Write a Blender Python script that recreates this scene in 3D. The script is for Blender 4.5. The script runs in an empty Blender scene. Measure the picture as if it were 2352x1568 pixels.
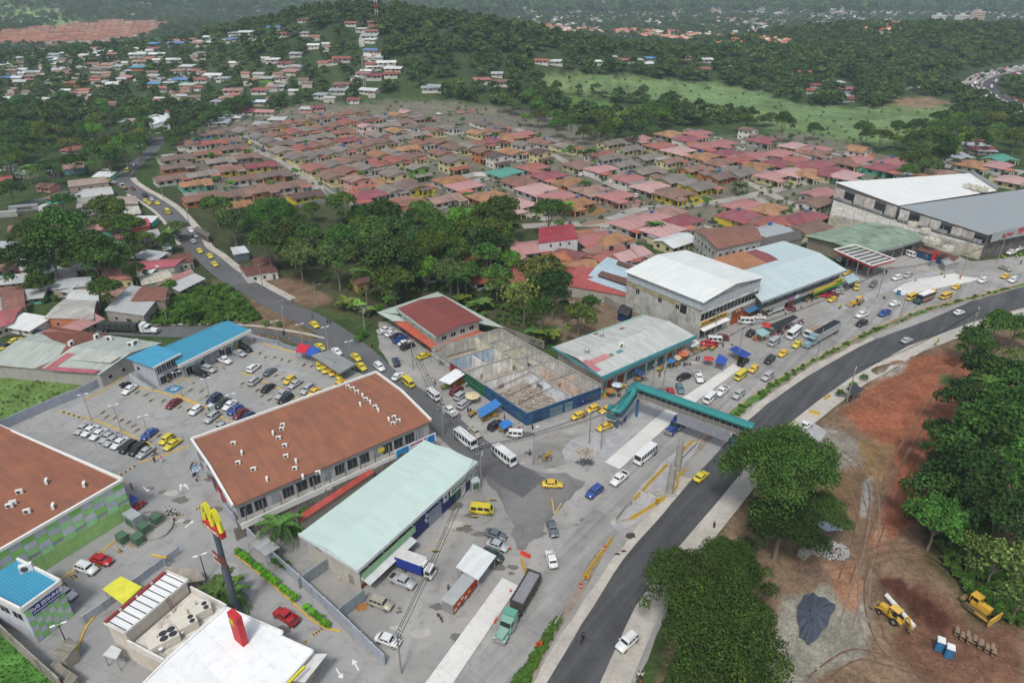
import bpy,bmesh,math,random
import numpy as np
from mathutils import Vector,Matrix
R=random.Random(7)
HAZE=1.45e-4
rad=math.radians
SC=bpy.context.scene
COL=SC.collection
CAM_H,PITCH,FO=97.0,rad(28.0),1568.2
cam=bpy.data.cameras.new("camera")
cam.sensor_width=36.0
cam.lens=36.0*FO/2352.0
cam.clip_start,cam.clip_end=1.0,30000.0
camo=bpy.data.objects.new("camera",cam)
camo.location=(0,0,CAM_H)
camo.rotation_euler=(rad(90)-PITCH,0,0)
COL.objects.link(camo)
SC.camera=camo
SUN_EL,SUN_AZ=rad(58),rad(-165)
wd=bpy.data.worlds.new("World");SC.world=wd;wd.use_nodes=True
nt=wd.node_tree
sky=nt.nodes.new("ShaderNodeTexSky");sky.sky_type='NISHITA';sky.sun_disc=False
sky.sun_elevation=SUN_EL;sky.sun_rotation=SUN_AZ;sky.air_density=1.6;sky.dust_density=4.0;sky.ozone_density=1.0
hs=nt.nodes.new("ShaderNodeHueSaturation");hs.inputs['Saturation'].default_value=0.68
bg=nt.nodes["Background"];bg.inputs[1].default_value=0.1
nt.links.new(sky.outputs[0],hs.inputs['Color']);nt.links.new(hs.outputs[0],bg.inputs[0])
sl=bpy.data.lights.new("sun",'SUN');sl.energy=1.5;sl.angle=rad(10);sl.color=(1.0,0.985,0.955)
so=bpy.data.objects.new("sun",sl);COL.objects.link(so)
sd=Vector((math.sin(SUN_AZ)*math.cos(SUN_EL),math.cos(SUN_AZ)*math.cos(SUN_EL),math.sin(SUN_EL)))
so.rotation_euler=(-sd).to_track_quat('-Z','Y').to_euler();so.location=(0,0,300)
SC.view_settings.view_transform='Standard';SC.view_settings.look='None'
SC.view_settings.exposure=0.45;SC.view_settings.gamma=1.0;SC.view_settings.use_curve_mapping=False
SC.render.engine='CYCLES'
SC.cycles.use_denoising=True
SC.cycles.max_bounces=5;SC.cycles.diffuse_bounces=2;SC.cycles.glossy_bounces=2
SC.cycles.transmission_bounces=2;SC.cycles.volume_bounces=0;SC.cycles.transparent_max_bounces=4
SC.cycles.caustics_reflective=False;SC.cycles.caustics_refractive=False
cp,sp=math.cos(PITCH),math.sin(PITCH)
def ray(u,v):
 x=(u-1176.0)/FO;y=(784.0-v)/FO
 return x,cp+y*sp,-sp+y*cp
def W(u,v,z=0.0):
 dx,dy,dz=ray(u,v);t=(CAM_H-z)/-dz
 return(dx*t,dy*t)
def W3(u,v,z=0.0):
 x,y=W(u,v,z);return(x,y,z)
def proj(x,y,z):
 yy,zz=y,z-CAM_H
 d=yy*cp-zz*sp;h=yy*sp+zz*cp
 return 1176+FO*x/d,784-FO*h/d
def sstep(a,b,x):
 t=np.clip((x-a)/(b-a),0,1);return t*t*(3-2*t)
HG=[(-165,830,150,150,50),(-360,850,200,140,26),(-560,790,230,150,11),(-50,720,120,120,18),(40,760,150,110,20),(220,770,180,110,15),(420,800,180,120,10),(-250,660,200,90,8),(720,1000,260,160,36),(430,1010,170,120,22),(560,850,130,90,8),(-1560,2150,420,330,105),(-900,1500,400,180,8),(-1500,3900,1500,500,120),(-300,3500,700,400,62),(-2900,3000,900,500,150),(2600,4600,1300,500,110),(900,5600,2200,600,150),(3800,5200,1500,700,240),(-1000,6500,4000,700,260)]
def hills(x,y):
 x=np.asarray(x,float);y=np.asarray(y,float);z=0*x
 for cx,cy,rx,ry,h in HG:z=z+h*np.exp(-(((x-cx)/rx)**2+((y-cy)/ry)**2))
 w=2.0*np.sin(x/61+1.3)*np.sin(y/83)+3.5*np.sin(x/210+.4)*np.cos(y/170+.8)
 return(z+w*sstep(640,820,y))*sstep(480,640,y)
def ss1(a,b,x):t=min(max((x-a)/(b-a),0),1);return t*t*(3-2*t)
def hz(x,y):
 if y<480:return 0.0
 z=0.0
 for cx,cy,rx,ry,h in HG:
  q=((x-cx)/rx)**2+((y-cy)/ry)**2
  if q<12:z+=h*math.exp(-q)
 w=2.0*math.sin(x/61+1.3)*math.sin(y/83)+3.5*math.sin(x/210+.4)*math.cos(y/170+.8)
 return(z+w*ss1(640,820,y))*ss1(480,640,y)
def WT(u,v,dz=0.0):
 dx,dy,ddz=ray(u,v)
 t=300.0 if v<640 else 60.0
 if v>500:return W3(u,v,dz)
 step=4.0;last=t
 while t<9000:
  x,y,z=dx*t,dy*t,CAM_H+ddz*t
  if z<hz(x,y)+dz:
   a,b=last,t
   for _ in range(12):
    m=(a+b)/2
    if CAM_H+ddz*m<hz(dx*m,dy*m)+dz:b=m
    else:a=m
   return(dx*b,dy*b,CAM_H+ddz*b)
  last=t;t+=step;step*=1.01
 return(dx*t,dy*t,0.0)
def C(h):
 h=h.lstrip('#');c=[int(h[i:i+2],16)/255 for i in(0,2,4)]
 return tuple((x/12.92 if x<=.04045 else((x+.055)/1.055)**2.4) for x in c)
def col4(c):return(*(C(c) if isinstance(c,str) else c),1.0)
MATS={}
def nodes_of(name,rough=0.8,metal=0.0,spec=0.3):
 m=bpy.data.materials.new(name);m.use_nodes=True
 t=m.node_tree;b=t.nodes["Principled BSDF"]
 b.inputs['Roughness'].default_value=rough;b.inputs['Metallic'].default_value=metal
 b.inputs['Specular IOR Level'].default_value=spec
 MATS[name]=m
 return m,t,b
def N(t,kind,**kw):
 n=t.nodes.new(kind)
 for k,v in kw.items():setattr(n,k,v)
 return n
def mixc(t,fac,a,b,mode='MIX'):
 n=t.nodes.new("ShaderNodeMix");n.data_type='RGBA';n.blend_type=mode
 for s,val in((0,fac),(6,a),(7,b)):
  if isinstance(val,(int,float)):n.inputs[s].default_value=val
  elif isinstance(val,tuple):n.inputs[s].default_value=(*val[:3],1)
  else:t.links.new(val,n.inputs[s])
 return n.outputs[2]
def noise(t,vec,scale,detail=4,rough=.55,dist=0.0):
 n=N(t,"ShaderNodeTexNoise");n.inputs['Scale'].default_value=scale;n.inputs['Detail'].default_value=detail
 n.inputs['Roughness'].default_value=rough;n.inputs['Distortion'].default_value=dist
 if vec is not None:t.links.new(vec,n.inputs['Vector'])
 return n.outputs['Fac']
def ramp(t,fac,stops):
 n=N(t,"ShaderNodeValToRGB");e=n.color_ramp.elements
 while len(e)<len(stops):e.new(0.5)
 for i,(p,c) in enumerate(stops):
  e[i].position=p;e[i].color=(c,c,c,1) if isinstance(c,(int,float)) else(*c[:3],1)
 t.links.new(fac,n.inputs[0]);return n.outputs[0]
def mapping(t,src,scale):
 n=N(t,"ShaderNodeMapping");n.inputs['Scale'].default_value=scale;t.links.new(src,n.inputs[0]);return n.outputs[0]
def geo_pos(t):return N(t,"ShaderNodeNewGeometry").outputs['Position']
def uvm(t):return N(t,"ShaderNodeUVMap").outputs[0]
def objcol(t):return N(t,"ShaderNodeObjectInfo").outputs['Color']
def bump(t,b,h,strength=.3,dist=.05):
 n=N(t,"ShaderNodeBump");n.inputs['Strength'].default_value=strength;n.inputs['Distance'].default_value=dist
 t.links.new(h,n.inputs['Height']);t.links.new(n.outputs[0],b.inputs['Normal'])
def m_flat(name,c,rough=.7,metal=0.,spec=.3,var=.12,scale=1.5):
 m,t,b=nodes_of(name,rough,metal,spec);c=C(c) if isinstance(c,str) else c
 f=noise(t,geo_pos(t),scale,3)
 t.links.new(mixc(t,f,tuple(x*(1-var) for x in c),tuple(x*(1+var) for x in c)),b.inputs['Base Color']);return m
def m_obj(name,rough=.6,spec=.4,dirt=.25,scale=.8,coat=0.,metal=0.):
 m,t,b=nodes_of(name,rough,metal,spec)
 f=ramp(t,noise(t,geo_pos(t),scale,4),((.3,1-dirt),(.65,1.0)))
 t.links.new(mixc(t,1.0,objcol(t),f,'MULTIPLY'),b.inputs['Base Color'])
 if coat:b.inputs['Coat Weight'].default_value=coat
 return m
def m_wall(name,dirt=.45,sc=(1.6,.16),rp=None):
 m,t,b=nodes_of(name,.85,0,.2);uv=uvm(t)
 st=noise(t,mapping(t,uv,(*sc,1)),1.0,5,.65)
 bl=noise(t,geo_pos(t),.35,5,.6)
 k=mixc(t,.5,st,bl)
 f=ramp(t,k,((.38,1-dirt),(.58,1.0)) if not rp else((rp[0][0],1-dirt),(rp[1][0],1.0)))
 t.links.new(mixc(t,1.0,objcol(t),f,'MULTIPLY'),b.inputs['Base Color']);return m
def m_roof(name,rib=.9,stain=.35,stain_c=(.16,.09,.06),amount=(.52,.75),rough=.55,sheet=True,bs=.5,sv=.8):
 m,t,b=nodes_of(name,rough,0,.35);uv=uvm(t)
 wv=N(t,"ShaderNodeTexWave",wave_type='BANDS',bands_direction='X');wv.inputs['Scale'].default_value=1.0/rib
 t.links.new(mapping(t,uv,(.31,1,1)),wv.inputs[0])
 st=noise(t,mapping(t,uv,(.9,.09,1)),1.0,6,.7)
 bl=noise(t,uv,.18,5,.6)
 k=mixc(t,.45,st,bl)
 base=objcol(t)
 sh=None
 if sheet:
  br=N(t,"ShaderNodeTexBrick");br.offset=.5;br.inputs['Scale'].default_value=1.0
  br.inputs['Brick Width'].default_value=1.1;br.inputs['Row Height'].default_value=6.0;br.inputs['Mortar Size'].default_value=0.0
  br.inputs['Color1'].default_value=(sv,sv,sv,1);br.inputs['Color2'].default_value=(1.05,1.05,1.05,1)
  t.links.new(uv,br.inputs[0]);base=mixc(t,.8,base,br.outputs[0],'MULTIPLY')
 lo=ramp(t,wv.outputs['Fac'],((.0,.87),(.5,1.0)))
 base=mixc(t,1.0,base,lo,'MULTIPLY')
 f=ramp(t,k,((amount[0],0.0),(amount[1],stain)))
 t.links.new(mixc(t,f,base,stain_c),b.inputs['Base Color'])
 bump(t,b,wv.outputs['Fac'],bs,.05);return m
def m_pave(name,c1,c2,c3,s1=.05,s2=.6,joint=None,joint_c=.75,rough=.9,streak=None):
 m,t,b=nodes_of(name,rough,0,.15);p=geo_pos(t)
 a=noise(t,p,s1,5,.6,.6);d=noise(t,p,s2,5,.65);g=noise(t,p,7.0,2)
 c=mixc(t,ramp(t,a,((.38,0.),(.62,1.))),c1,c2)
 c=mixc(t,ramp(t,d,((.52,0.),(.72,.7))),c,c3)
 c=mixc(t,1.0,c,ramp(t,g,((.3,.9),(.7,1.06))),'MULTIPLY')
 if joint:
  br=N(t,"ShaderNodeTexBrick");br.offset=0.0;br.inputs['Scale'].default_value=1.0
  br.inputs['Brick Width'].default_value=joint[0];br.inputs['Row Height'].default_value=joint[1];br.inputs['Mortar Size'].default_value=.05
  br.inputs['Color1'].default_value=(.93,.93,.93,1);br.inputs['Color2'].default_value=(1.04,1.04,1.04,1)
  br.inputs['Mortar'].default_value=(joint_c,joint_c,joint_c,1)
  mp=N(t,"ShaderNodeMapping");mp.inputs['Rotation'].default_value=(0,0,joint[2]);t.links.new(p,mp.inputs[0]);t.links.new(mp.outputs[0],br.inputs[0])
  c=mixc(t,1.0,c,br.outputs[0],'MULTIPLY')
 if streak is not None:
  mp0=N(t,"ShaderNodeMapping");mp0 .inputs['Rotation'].default_value=(0,0,streak);t.links.new(p,mp0 .inputs[0])
  mp=N(t,"ShaderNodeMapping");mp.inputs['Scale'].default_value=(.02,.55,1)
  t.links.new(mp0 .outputs[0],mp.inputs[0]);sk=noise(t,mp.outputs[0],1.0,3)
  c=mixc(t,1.0,c,ramp(t,sk,((.35,.8),(.65,1.12))),'MULTIPLY')
 t.links.new(c,b.inputs['Base Color']);return m
paint=m_obj("car_paint",.35,.5,.06,.8,.35)
plain=m_obj("painted_surface",.6,.35,.18)
matte=m_obj("matte_surface",.9,.15,.25,.5)
wallm=m_wall("rendered_wall",.22)
mould=m_wall("mouldy_wall",.6,(2.6,.4),((.36,.5),(.6,1.0)))
roof_new=m_roof("metal_sheet_roof",.45,.3,(.30,.29,.27),(.5,.8),sv=.9)
roof_rust=m_roof("rusted_sheet_roof",.45,.75,(.10,.055,.04),(.45,.7))
roof_old=m_roof("weathered_roof",.5,.7,(.09,.08,.075),(.42,.75),.8)
roof_moss=m_roof("mossy_roof",.6,.75,(.05,.065,.05),(.42,.62),.85)
roof_red=m_roof("painted_sheet_roof",.45,.32,(.5,.38,.36),(.5,.8),.5)
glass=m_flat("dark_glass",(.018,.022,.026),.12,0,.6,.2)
tyre=m_flat("rubber",(.02,.02,.02),.85)
chrome=m_flat("rim_metal",(.42,.42,.42),.35,.6,.5)
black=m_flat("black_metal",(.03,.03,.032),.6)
steel=m_flat("galvanised_steel",(.36,.37,.38),.5,.3,.4)
lampm=m_flat("lamp_lens",(.75,.76,.76),.2,0,.5)
tailm=m_flat("tail_lens",(.35,.02,.015),.3,0,.5)
conc=m_pave("raw_concrete",C('8f8c86'),C('a5a19a'),C('6b6862'),.3,1.2)
yel=m_flat("yellow_paint",'#c9a53e',.7,var=.3,scale=.9)
wht=m_flat("white_paint",'#d8d8d4',.7,var=.15,scale=.9)
whtw=m_flat("white_roof_coat",'#e4e6e6',.5,var=.05,scale=.3)
class MB:
 def __init__(s):s.v=[];s.f=[];s.c=[]
 def quad(s,*p):
  n=len(s.v);s.v+=[tuple(q) for q in p];s.f.append(tuple(range(n,n+len(p))));return s
 def box(s,cx,cy,z0,sx,sy,sz,rot=0.0,taper=1.0):
  c,d=math.cos(rot),math.sin(rot);n=len(s.v)
  for k,z in enumerate((z0,z0+sz)):
   q=taper if k else 1.0
   for a,b in((-1,-1),(1,-1),(1,1),(-1,1)):
    x,y=a*sx/2*q,b*sy/2*q
    s.v.append((cx+x*c-y*d,cy+x*d+y*c,z))
  for q in((3,2,1,0),(4,5,6,7),(0,1,5,4),(1,2,6,5),(2,3,7,6),(3,0,4,7)):s.f.append(tuple(n+i for i in q))
  return s
 def prism(s,poly,z0,z1,bottom=True):
  n=len(s.v);k=len(poly)
  if area2(poly)<0:
   poly=poly[::-1];z0=z0[::-1] if isinstance(z0,(list,tuple)) else z0;z1=z1[::-1] if isinstance(z1,(list,tuple)) else z1
  z0=z0 if isinstance(z0,(list,tuple)) else[z0]*k;z1=z1 if isinstance(z1,(list,tuple)) else[z1]*k
  s.v+=[(p[0],p[1],a) for p,a in zip(poly,z0)]+[(p[0],p[1],a) for p,a in zip(poly,z1)]
  for i in range(k):j=(i+1)%k;s.f.append((n+i,n+j,n+k+j,n+k+i))
  s.f.append(tuple(n+k+i for i in range(k)))
  if bottom:s.f.append(tuple(n+i for i in range(k-1,-1,-1)))
  return s
 def slab(s,q,th):
  k=len(q);n=len(s.v)
  s.v+=[tuple(p) for p in q]+[(p[0],p[1],p[2]-th) for p in q]
  up=(Vector(q[1])-Vector(q[0])).cross(Vector(q[2])-Vector(q[0])).z>0
  top=list(range(n,n+k));bot=[i+k for i in top]
  if not up:top,bot=top[::-1],bot[::-1]
  s.f.append(tuple(top));s.f.append(tuple(bot[::-1]))
  for i in range(k):
   j=(i+1)%k;s.f.append((top[j],top[i],bot[i],bot[j]))
  return s
 def beam(s,a,b,w,h,up=(0,0,1)):
  a,b=Vector(a),Vector(b);d=(b-a).normalized();u=Vector(up)
  if abs(d.dot(u))>.98:u=Vector((1,0,0))
  r=d.cross(u).normalized();u=r.cross(d).normalized();n=len(s.v)
  for p in(a,b):
   for x,y in((-1,-1),(1,-1),(1,1),(-1,1)):s.v.append(tuple(p+r*(x*w/2)+u*(y*h/2)))
  for q in((0,1,2,3),(7,6,5,4),(0,4,5,1),(1,5,6,2),(2,6,7,3),(3,7,4,0)):s.f.append(tuple(n+i for i in q))
  return s
 def tube(s,pts,r,n=6,cap=True):
  pts=[Vector(p) for p in pts];rings=[]
  rr=r if isinstance(r,(list,tuple)) else[r]*len(pts)
  for i,p in enumerate(pts):
   d=(pts[min(i+1,len(pts)-1)]-pts[max(i-1,0)]).normalized()
   u=Vector((0,0,1)) if abs(d.z)<.95 else Vector((1,0,0))
   a=d.cross(u).normalized();b=a.cross(d).normalized()
   k=len(s.v);rings.append(k)
   for j in range(n):
    t=2*math.pi*j/n;s.v.append(tuple(p+(a*math.cos(t)+b*math.sin(t))*rr[i]))
  for i in range(len(pts)-1):
   for j in range(n):s.f.append((rings[i]+j,rings[i]+(j+1)%n,rings[i+1]+(j+1)%n,rings[i+1]+j))
  if cap:
   s.f.append(tuple(rings[0]+j for j in range(n-1,-1,-1)));s.f.append(tuple(rings[-1]+j for j in range(n)))
  return s
 def loft(s,secs,cap=True):
  k=len(secs[0]);n=len(s.v)
  for q in secs:s.v+=[tuple(p) for p in q]
  for i in range(len(secs)-1):
   for j in range(k):a=n+i*k;s.f.append((a+j,a+(j+1)%k,a+k+(j+1)%k,a+k+j))
  if cap:s.f.append(tuple(n+j for j in range(k-1,-1,-1)));s.f.append(tuple(n+(len(secs)-1)*k+j for j in range(k)))
  return s
 def ball(s,c,r,n=8,m=5,sq=1.0,jit=0.0):
  k=len(s.v)
  for i in range(m+1):
   th=math.pi*i/m
   for j in range(n):
    ph=2*math.pi*j/n;q=r*(1+jit*(R.random()-.5))
    s.v.append((c[0]+q*math.sin(th)*math.cos(ph),c[1]+q*math.sin(th)*math.sin(ph),c[2]+q*sq*math.cos(th)))
  for i in range(m):
   for j in range(n):s.f.append((k+i*n+j,k+(i+1)*n+j,k+(i+1)*n+(j+1)%n,k+i*n+(j+1)%n))
  return s
 def mesh(s,name,mat,smooth=False):
  me=bpy.data.meshes.new(name);me.from_pydata(s.v,[],s.f)
  uv=me.uv_layers.new(name="m");co=np.array(s.v,float)
  dat=np.zeros((len(me.loops),2));k=0
  for f in s.f:
   P_=co[list(f)]
   n_=np.cross(P_[1]-P_[0],P_[2]-P_[0])+(np.cross(P_[2]-P_[0],P_[3]-P_[0]) if len(f)>3 else 0)
   h=math.hypot(n_[0],n_[1]);L=math.sqrt(h*h+n_[2]*n_[2]) or 1
   if h/L<.008:a,b_=np.array((1,0,0.)),np.array((0,1,0.))
   else:
    a=np.array((-n_[1],n_[0],0))/h;b_=np.cross(n_/L,a)
   dat[k:k+len(f),0]=P_@a;dat[k:k+len(f),1]=P_@b_;k+=len(f)
  uv.data.foreach_set("uv",dat.ravel())
  if s.c:
   ca=me.color_attributes.new("Col",'FLOAT_COLOR','POINT')
   ca.data.foreach_set("color",np.array(s.c,np.float32).ravel())
  me.materials.append(mat)
  if smooth:me.polygons.foreach_set("use_smooth",[True]*len(me.polygons))
  me.update();return me
 def build(s,name,mat,parent=None,color=None,smooth=False):
  return link(name,s.mesh(name,mat,smooth),parent,color)
def area2(p):return sum(p[i][0]*p[(i+1)%len(p)][1]-p[(i+1)%len(p)][0]*p[i][1] for i in range(len(p)))
def link(name,me,parent=None,color=None,loc=None,rz=None):
 o=bpy.data.objects.new(name,me);COL.objects.link(o)
 if parent is not None:o.parent=parent
 if color is not None:o.color=col4(color)
 if loc is not None:o.location=loc
 if rz is not None:o.rotation_euler=(0,0,rz)
 return o
def tag(o,label,cat,group=None,kind=None):
 o["label"]=label;o["category"]=cat
 if group:o["group"]=group
 if kind:o["kind"]=kind
 return o
def thing(name,label,cat,loc=(0,0,0),rz=0.0,group=None,sc=None):
 o=bpy.data.objects.new(name,None);COL.objects.link(o);o.location=loc;o.rotation_euler=(0,0,rz)
 o.empty_display_size=.2
 if sc:o.scale=sc
 return tag(o,label,cat,group)
def structure(o):o["kind"]="structure";return o
def stuff(o,label=None,cat=None):
 o["kind"]="stuff"
 if label:o["label"]=label;o["category"]=cat
 return o
def sheet(name,poly_px,z,mat,color=None,jag=0.0,world=False,seg=4.0):
 pts=list(poly_px) if world else[W(u,v,z) for u,v in poly_px]
 if jag:
  out=[]
  for i,p in enumerate(pts):
   q=pts[(i+1)%len(pts)];L=math.hypot(q[0]-p[0],q[1]-p[1]);n=max(1,int(L/seg));nx,ny=-(q[1]-p[1])/(L or 1),(q[0]-p[0])/(L or 1)
   for k in range(n):
    t=k/n;j=(R.random()-.5)*2*jag if k else 0
    out.append((p[0]+(q[0]-p[0])*t+nx*j,p[1]+(q[1]-p[1])*t+ny*j))
  pts=out
 if area2(pts)<0:pts=pts[::-1]
 mb=MB();mb.v=[(x,y,z) for x,y in pts];mb.f=[tuple(range(len(pts)))]
 me=mb.mesh(name,mat)
 bm=bmesh.new();bm.from_mesh(me);bmesh.ops.triangulate(bm,faces=bm.faces[:]);bm.to_mesh(me);bm.free()
 return link(name,me,None,color)
def smooth_line(pts,n=6):
 out=[]
 for i in range(len(pts)-1):
  p0=pts[max(i-1,0)];p1=pts[i];p2=pts[i+1];p3=pts[min(i+2,len(pts)-1)]
  for k in range(n):
   t=k/n
   out.append(tuple(.5*(2*b+(c-a)*t+(2*a-5*b+4*c-d)*t*t+(3*b-a-3*c+d)*t**3) for a,b,c,d in zip(p0,p1,p2,p3)))
 out.append(tuple(pts[-1]));return out
def ribbon(name,line,wl,wr,z,mat,color=None,th=0.0,terrain=False):
 mb=MB();L=[];Rr=[]
 for i,p in enumerate(line):
  a=line[max(i-1,0)];b=line[min(i+1,len(line)-1)]
  dx,dy=b[0]-a[0],b[1]-a[1];d=math.hypot(dx,dy) or 1;nx,ny=-dy/d,dx/d
  l=wl(i) if callable(wl) else wl;r=wr(i) if callable(wr) else wr
  A=(p[0]+nx*l,p[1]+ny*l);B=(p[0]-nx*r,p[1]-ny*r)
  L.append((*A,z+(hz(*A) if terrain else 0)));Rr.append((*B,z+(hz(*B) if terrain else 0)))
 for i in range(len(line)-1):
  q=(Rr[i],Rr[i+1],L[i+1],L[i])
  if th:mb.slab(q,th)
  else:mb.quad(*q)
 return mb.build(name,mat,None,color)
# the setting: terrain, roads, pavements
def in_poly(u,v,poly):
 inside=np.zeros(u.shape,bool);d2=np.full(u.shape,1e18);n=len(poly)
 for i in range(n):
  (x1,y1),(x2,y2)=poly[i],poly[(i+1)%n]
  c=((y1>v)!=(y2>v))&(u<(x2-x1)*(v-y1)/((y2-y1) or 1e-9)+x1);inside^=c
  dx,dy=x2-x1,y2-y1;t=np.clip(((u-x1)*dx+(v-y1)*dy)/(dx*dx+dy*dy+1e-9),0,1)
  d2=np.minimum(d2,(u-x1-t*dx)**2+(v-y1-t*dy)**2)
 return np.sqrt(d2)*np.where(inside,1,-1)
def vnoise(x,y,s,seed=0):
 x=x/s+seed*17.3;y=y/s+seed*9.1
 xi,yi=np.floor(x),np.floor(y);fx,fy=x-xi,y-yi
 h=lambda a,b:np.modf(np.abs(np.sin(a*127.1+b*311.7)*43758.5453))[0]
 fx,fy=fx*fx*(3-2*fx),fy*fy*(3-2*fy)
 return(h(xi,yi)*(1-fx)+h(xi+1,yi)*fx)*(1-fy)+(h(xi,yi+1)*(1-fx)+h(xi+1,yi+1)*fx)*fy
SITE=[(1500,1620),(1540,1450),(1620,1290),(1690,1150),(1770,1010),(1850,955),(1925,905),(2010,850),(2100,800),(2200,775),(2420,745),(2420,1620)]
FIELD=[(1215,176),(1330,166),(1500,178),(1650,192),(1740,210),(1850,240),(2000,248),(2110,230),(2190,240),(2220,262),(2140,300),(2020,330),(1930,325),(1800,296),(1650,264),(1480,232),(1330,214),(1250,202)]
ZONES=[([(-100,480),(420,430),(1240,480),(1420,560),(1250,740),(900,720),(500,640),(440,620),(0,700),(-100,700)],'#4b5336',10,14),([(430,300),(700,240),(1000,230),(1250,255),(1420,330),(1900,300),(2080,380),(1900,500),(1500,560),(1250,500),(800,470),(440,450),(370,400)],'#7c796b',8,8),([(1300,222),(1350,225),(1430,245),(1480,262),(1430,275),(1340,262),(1280,245)],'#5d7c42',4,5),(FIELD,'#70885a',8,14),([(0,5),(60,0),(110,18),(180,45),(170,60),(0,68)],'#8fa86c',6,5),([(0,78),(260,48),(395,58),(330,85),(190,105),(60,100),(0,100)],'#a98a76',4,4),([(2060,225),(2130,222),(2190,235),(2130,250),(2050,240)],'#8d7a63',4,5),([(380,660),(480,640),(560,660),(700,740),(740,800),(560,770),(380,760)],'#7d6a54',6,10),([(300,690),(480,650),(560,680),(600,735),(480,750),(300,745)],'#3f5a2e',8,14),([(540,600),(640,640),(760,720),(860,740),(1250,760),(1250,700),(900,660),(650,620)],'#55563c',8,12),([(600,625),(700,640),(760,690),(700,710),(620,660)],'#86705c',6,8),([(1250,690),(1330,650),(1430,690),(1480,720),(1300,790),(1220,760)],'#84745f',6,8),(SITE,'#85705b',10,12),([(1930,945),(1985,890),(2075,830),(2160,805),(2235,812),(2240,865),(2190,970),(2130,1090),(2120,1190),(2050,1240),(2010,1200),(2060,1080),(2010,1000)],'#9c6249',10,14),([(1850,990),(1900,975),(1960,1010),(1990,1070),(1900,1090),(1840,1040)],'#8e8a80',10,14),([(1880,1080),(2010,1060),(2040,1120),(1980,1200),(1880,1180)],'#7f6a4f',8,10),([(1975,1010),(2060,1020),(2030,1110),(1990,1090)],'#8a7250',8,8),([(1800,1370),(1920,1330),(2000,1400),(1985,1500),(1850,1568),(1700,1568),(1780,1470)],'#989588',10,14),([(1995,1210),(2030,1200),(2035,1250),(2000,1265)],'#a87a5e',4,8),([(1900,1290),(1960,1290),(1985,1340),(1960,1400),(1920,1370)],'#a67c62',5,10),([(1870,1280),(1900,1300),(1880,1330),(1830,1330),(1840,1300)],'#77655a',6,8),([(2060,1000),(2110,1010),(2090,1060),(2060,1050)],'#6c4332',8,8),([(1980,1100),(2000,1090),(2010,1140),(1990,1190),(1975,1180)],'#a2a5a2',5,8),([(2110,1320),(2240,1440),(2352,1420),(2352,1568),(2150,1568),(2060,1480)],'#7a5a48',12,14),([(2010,1330),(2055,1312),(2200,1425),(2155,1455)],'#54352a',3,4),([(2120,1290),(2200,1350),(2240,1420),(2352,1440),(2352,1250),(2180,1180),(2120,1200)],'#4a4d30',14,12),([(2165,855),(2195,858),(2180,880),(2160,875)],'#5f7440',4,6),([(2020,855),(2085,830),(2075,850),(1990,880)],'#9b9486',4,6),([(-50,860),(300,830),(200,915),(0,990),(-50,1000)],'#6f8c4c',6,10),([(-50,1460),(20,1450),(120,1545),(160,1600),(-50,1620)],'#55863c',5,8),]
def axis(parts):
 out=[parts[0][0]]
 for a,b,s in parts:
  n=max(1,int(round((b-a)/s)));out+=[a+(b-a)*(i+1)/n for i in range(n)]
 return np.array(out)
xs=axis([(-9000,-3000,300),(-3000,-1200,60),(-1200,-420,14),(-420,-190,3),(-190,190,1.25),(190,420,3),(420,1200,14),(1200,3000,60),(3000,9000,300)])
ys=axis([(-60,45,15),(45,270,1.25),(270,640,3),(640,1000,6),(1000,1800,14),(1800,4000,50),(4000,10000,200)])
X,Y=np.meshgrid(xs,ys)
Z=hills(X,Y)
d_=np.maximum(Y*cp-(Z-CAM_H)*sp,1.0)
U=1176+FO*X/d_;V=784-FO*(Y*sp+(Z-CAM_H)*cp)/d_
U=np.where(Y<20,1e5,U)
fine=np.array(C('#4f6438'));dark=np.array(C('#33452a'))
k=vnoise(X,Y,23,1)[...,None]*.6+vnoise(X,Y,7,2)[...,None]*.4
CO=fine*(1-k)+dark*k
far_g=np.array(C('#435338'))*(.8+.5*vnoise(X,Y,70,3)[...,None])
kk=sstep(560,760,Y)[...,None];CO=CO*(1-kk)+far_g*kk
for poly,c,soft,rg in ZONES:
 us=[p[0] for p in poly];vs=[p[1] for p in poly]
 m=(U>min(us)-40)&(U<max(us)+40)&(V>min(vs)-40)&(V<max(vs)+40)
 if not m.any():continue
 s=in_poly(U[m],V[m],poly)+(vnoise(X[m],Y[m],9,4)-.5)*rg+(vnoise(X[m],Y[m],3.2,5)-.5)*rg
 a=sstep(-soft,soft,s)[:,None]
 CO[m]=CO[m]*(1-a)+np.array(C(c))*a
fm=(in_poly(U,V,FIELD)>-6)[...,None];CO=np.where(fm,CO*(.62+.5*vnoise(X,Y,15,31)[...,None]+.3*vnoise(X,Y,6,32)[...,None])*(1+np.array([.18,.02,-.05])*(vnoise(X,Y,40,33)[...,None]-.4)),CO)
sitem=sstep(-4,16,in_poly(U,V,SITE))*(Y<330)
Z=Z-.06+sitem*((vnoise(X,Y,6,6)-.5)*.5+(vnoise(X,Y,2.6,7)-.5)*.22-.35)
bank=in_poly(U,V,[(2000,850),(2085,815),(2150,795),(2200,790),(2210,815),(2150,830),(2080,850),(2010,875)])
Z=Z+np.where((Y<330),sstep(-6,10,bank)*.9*(vnoise(X,Y,5,8)),0)
CO=CO*.82*(.86+.28*vnoise(X,Y,2.9,9)[...,None])
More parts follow.
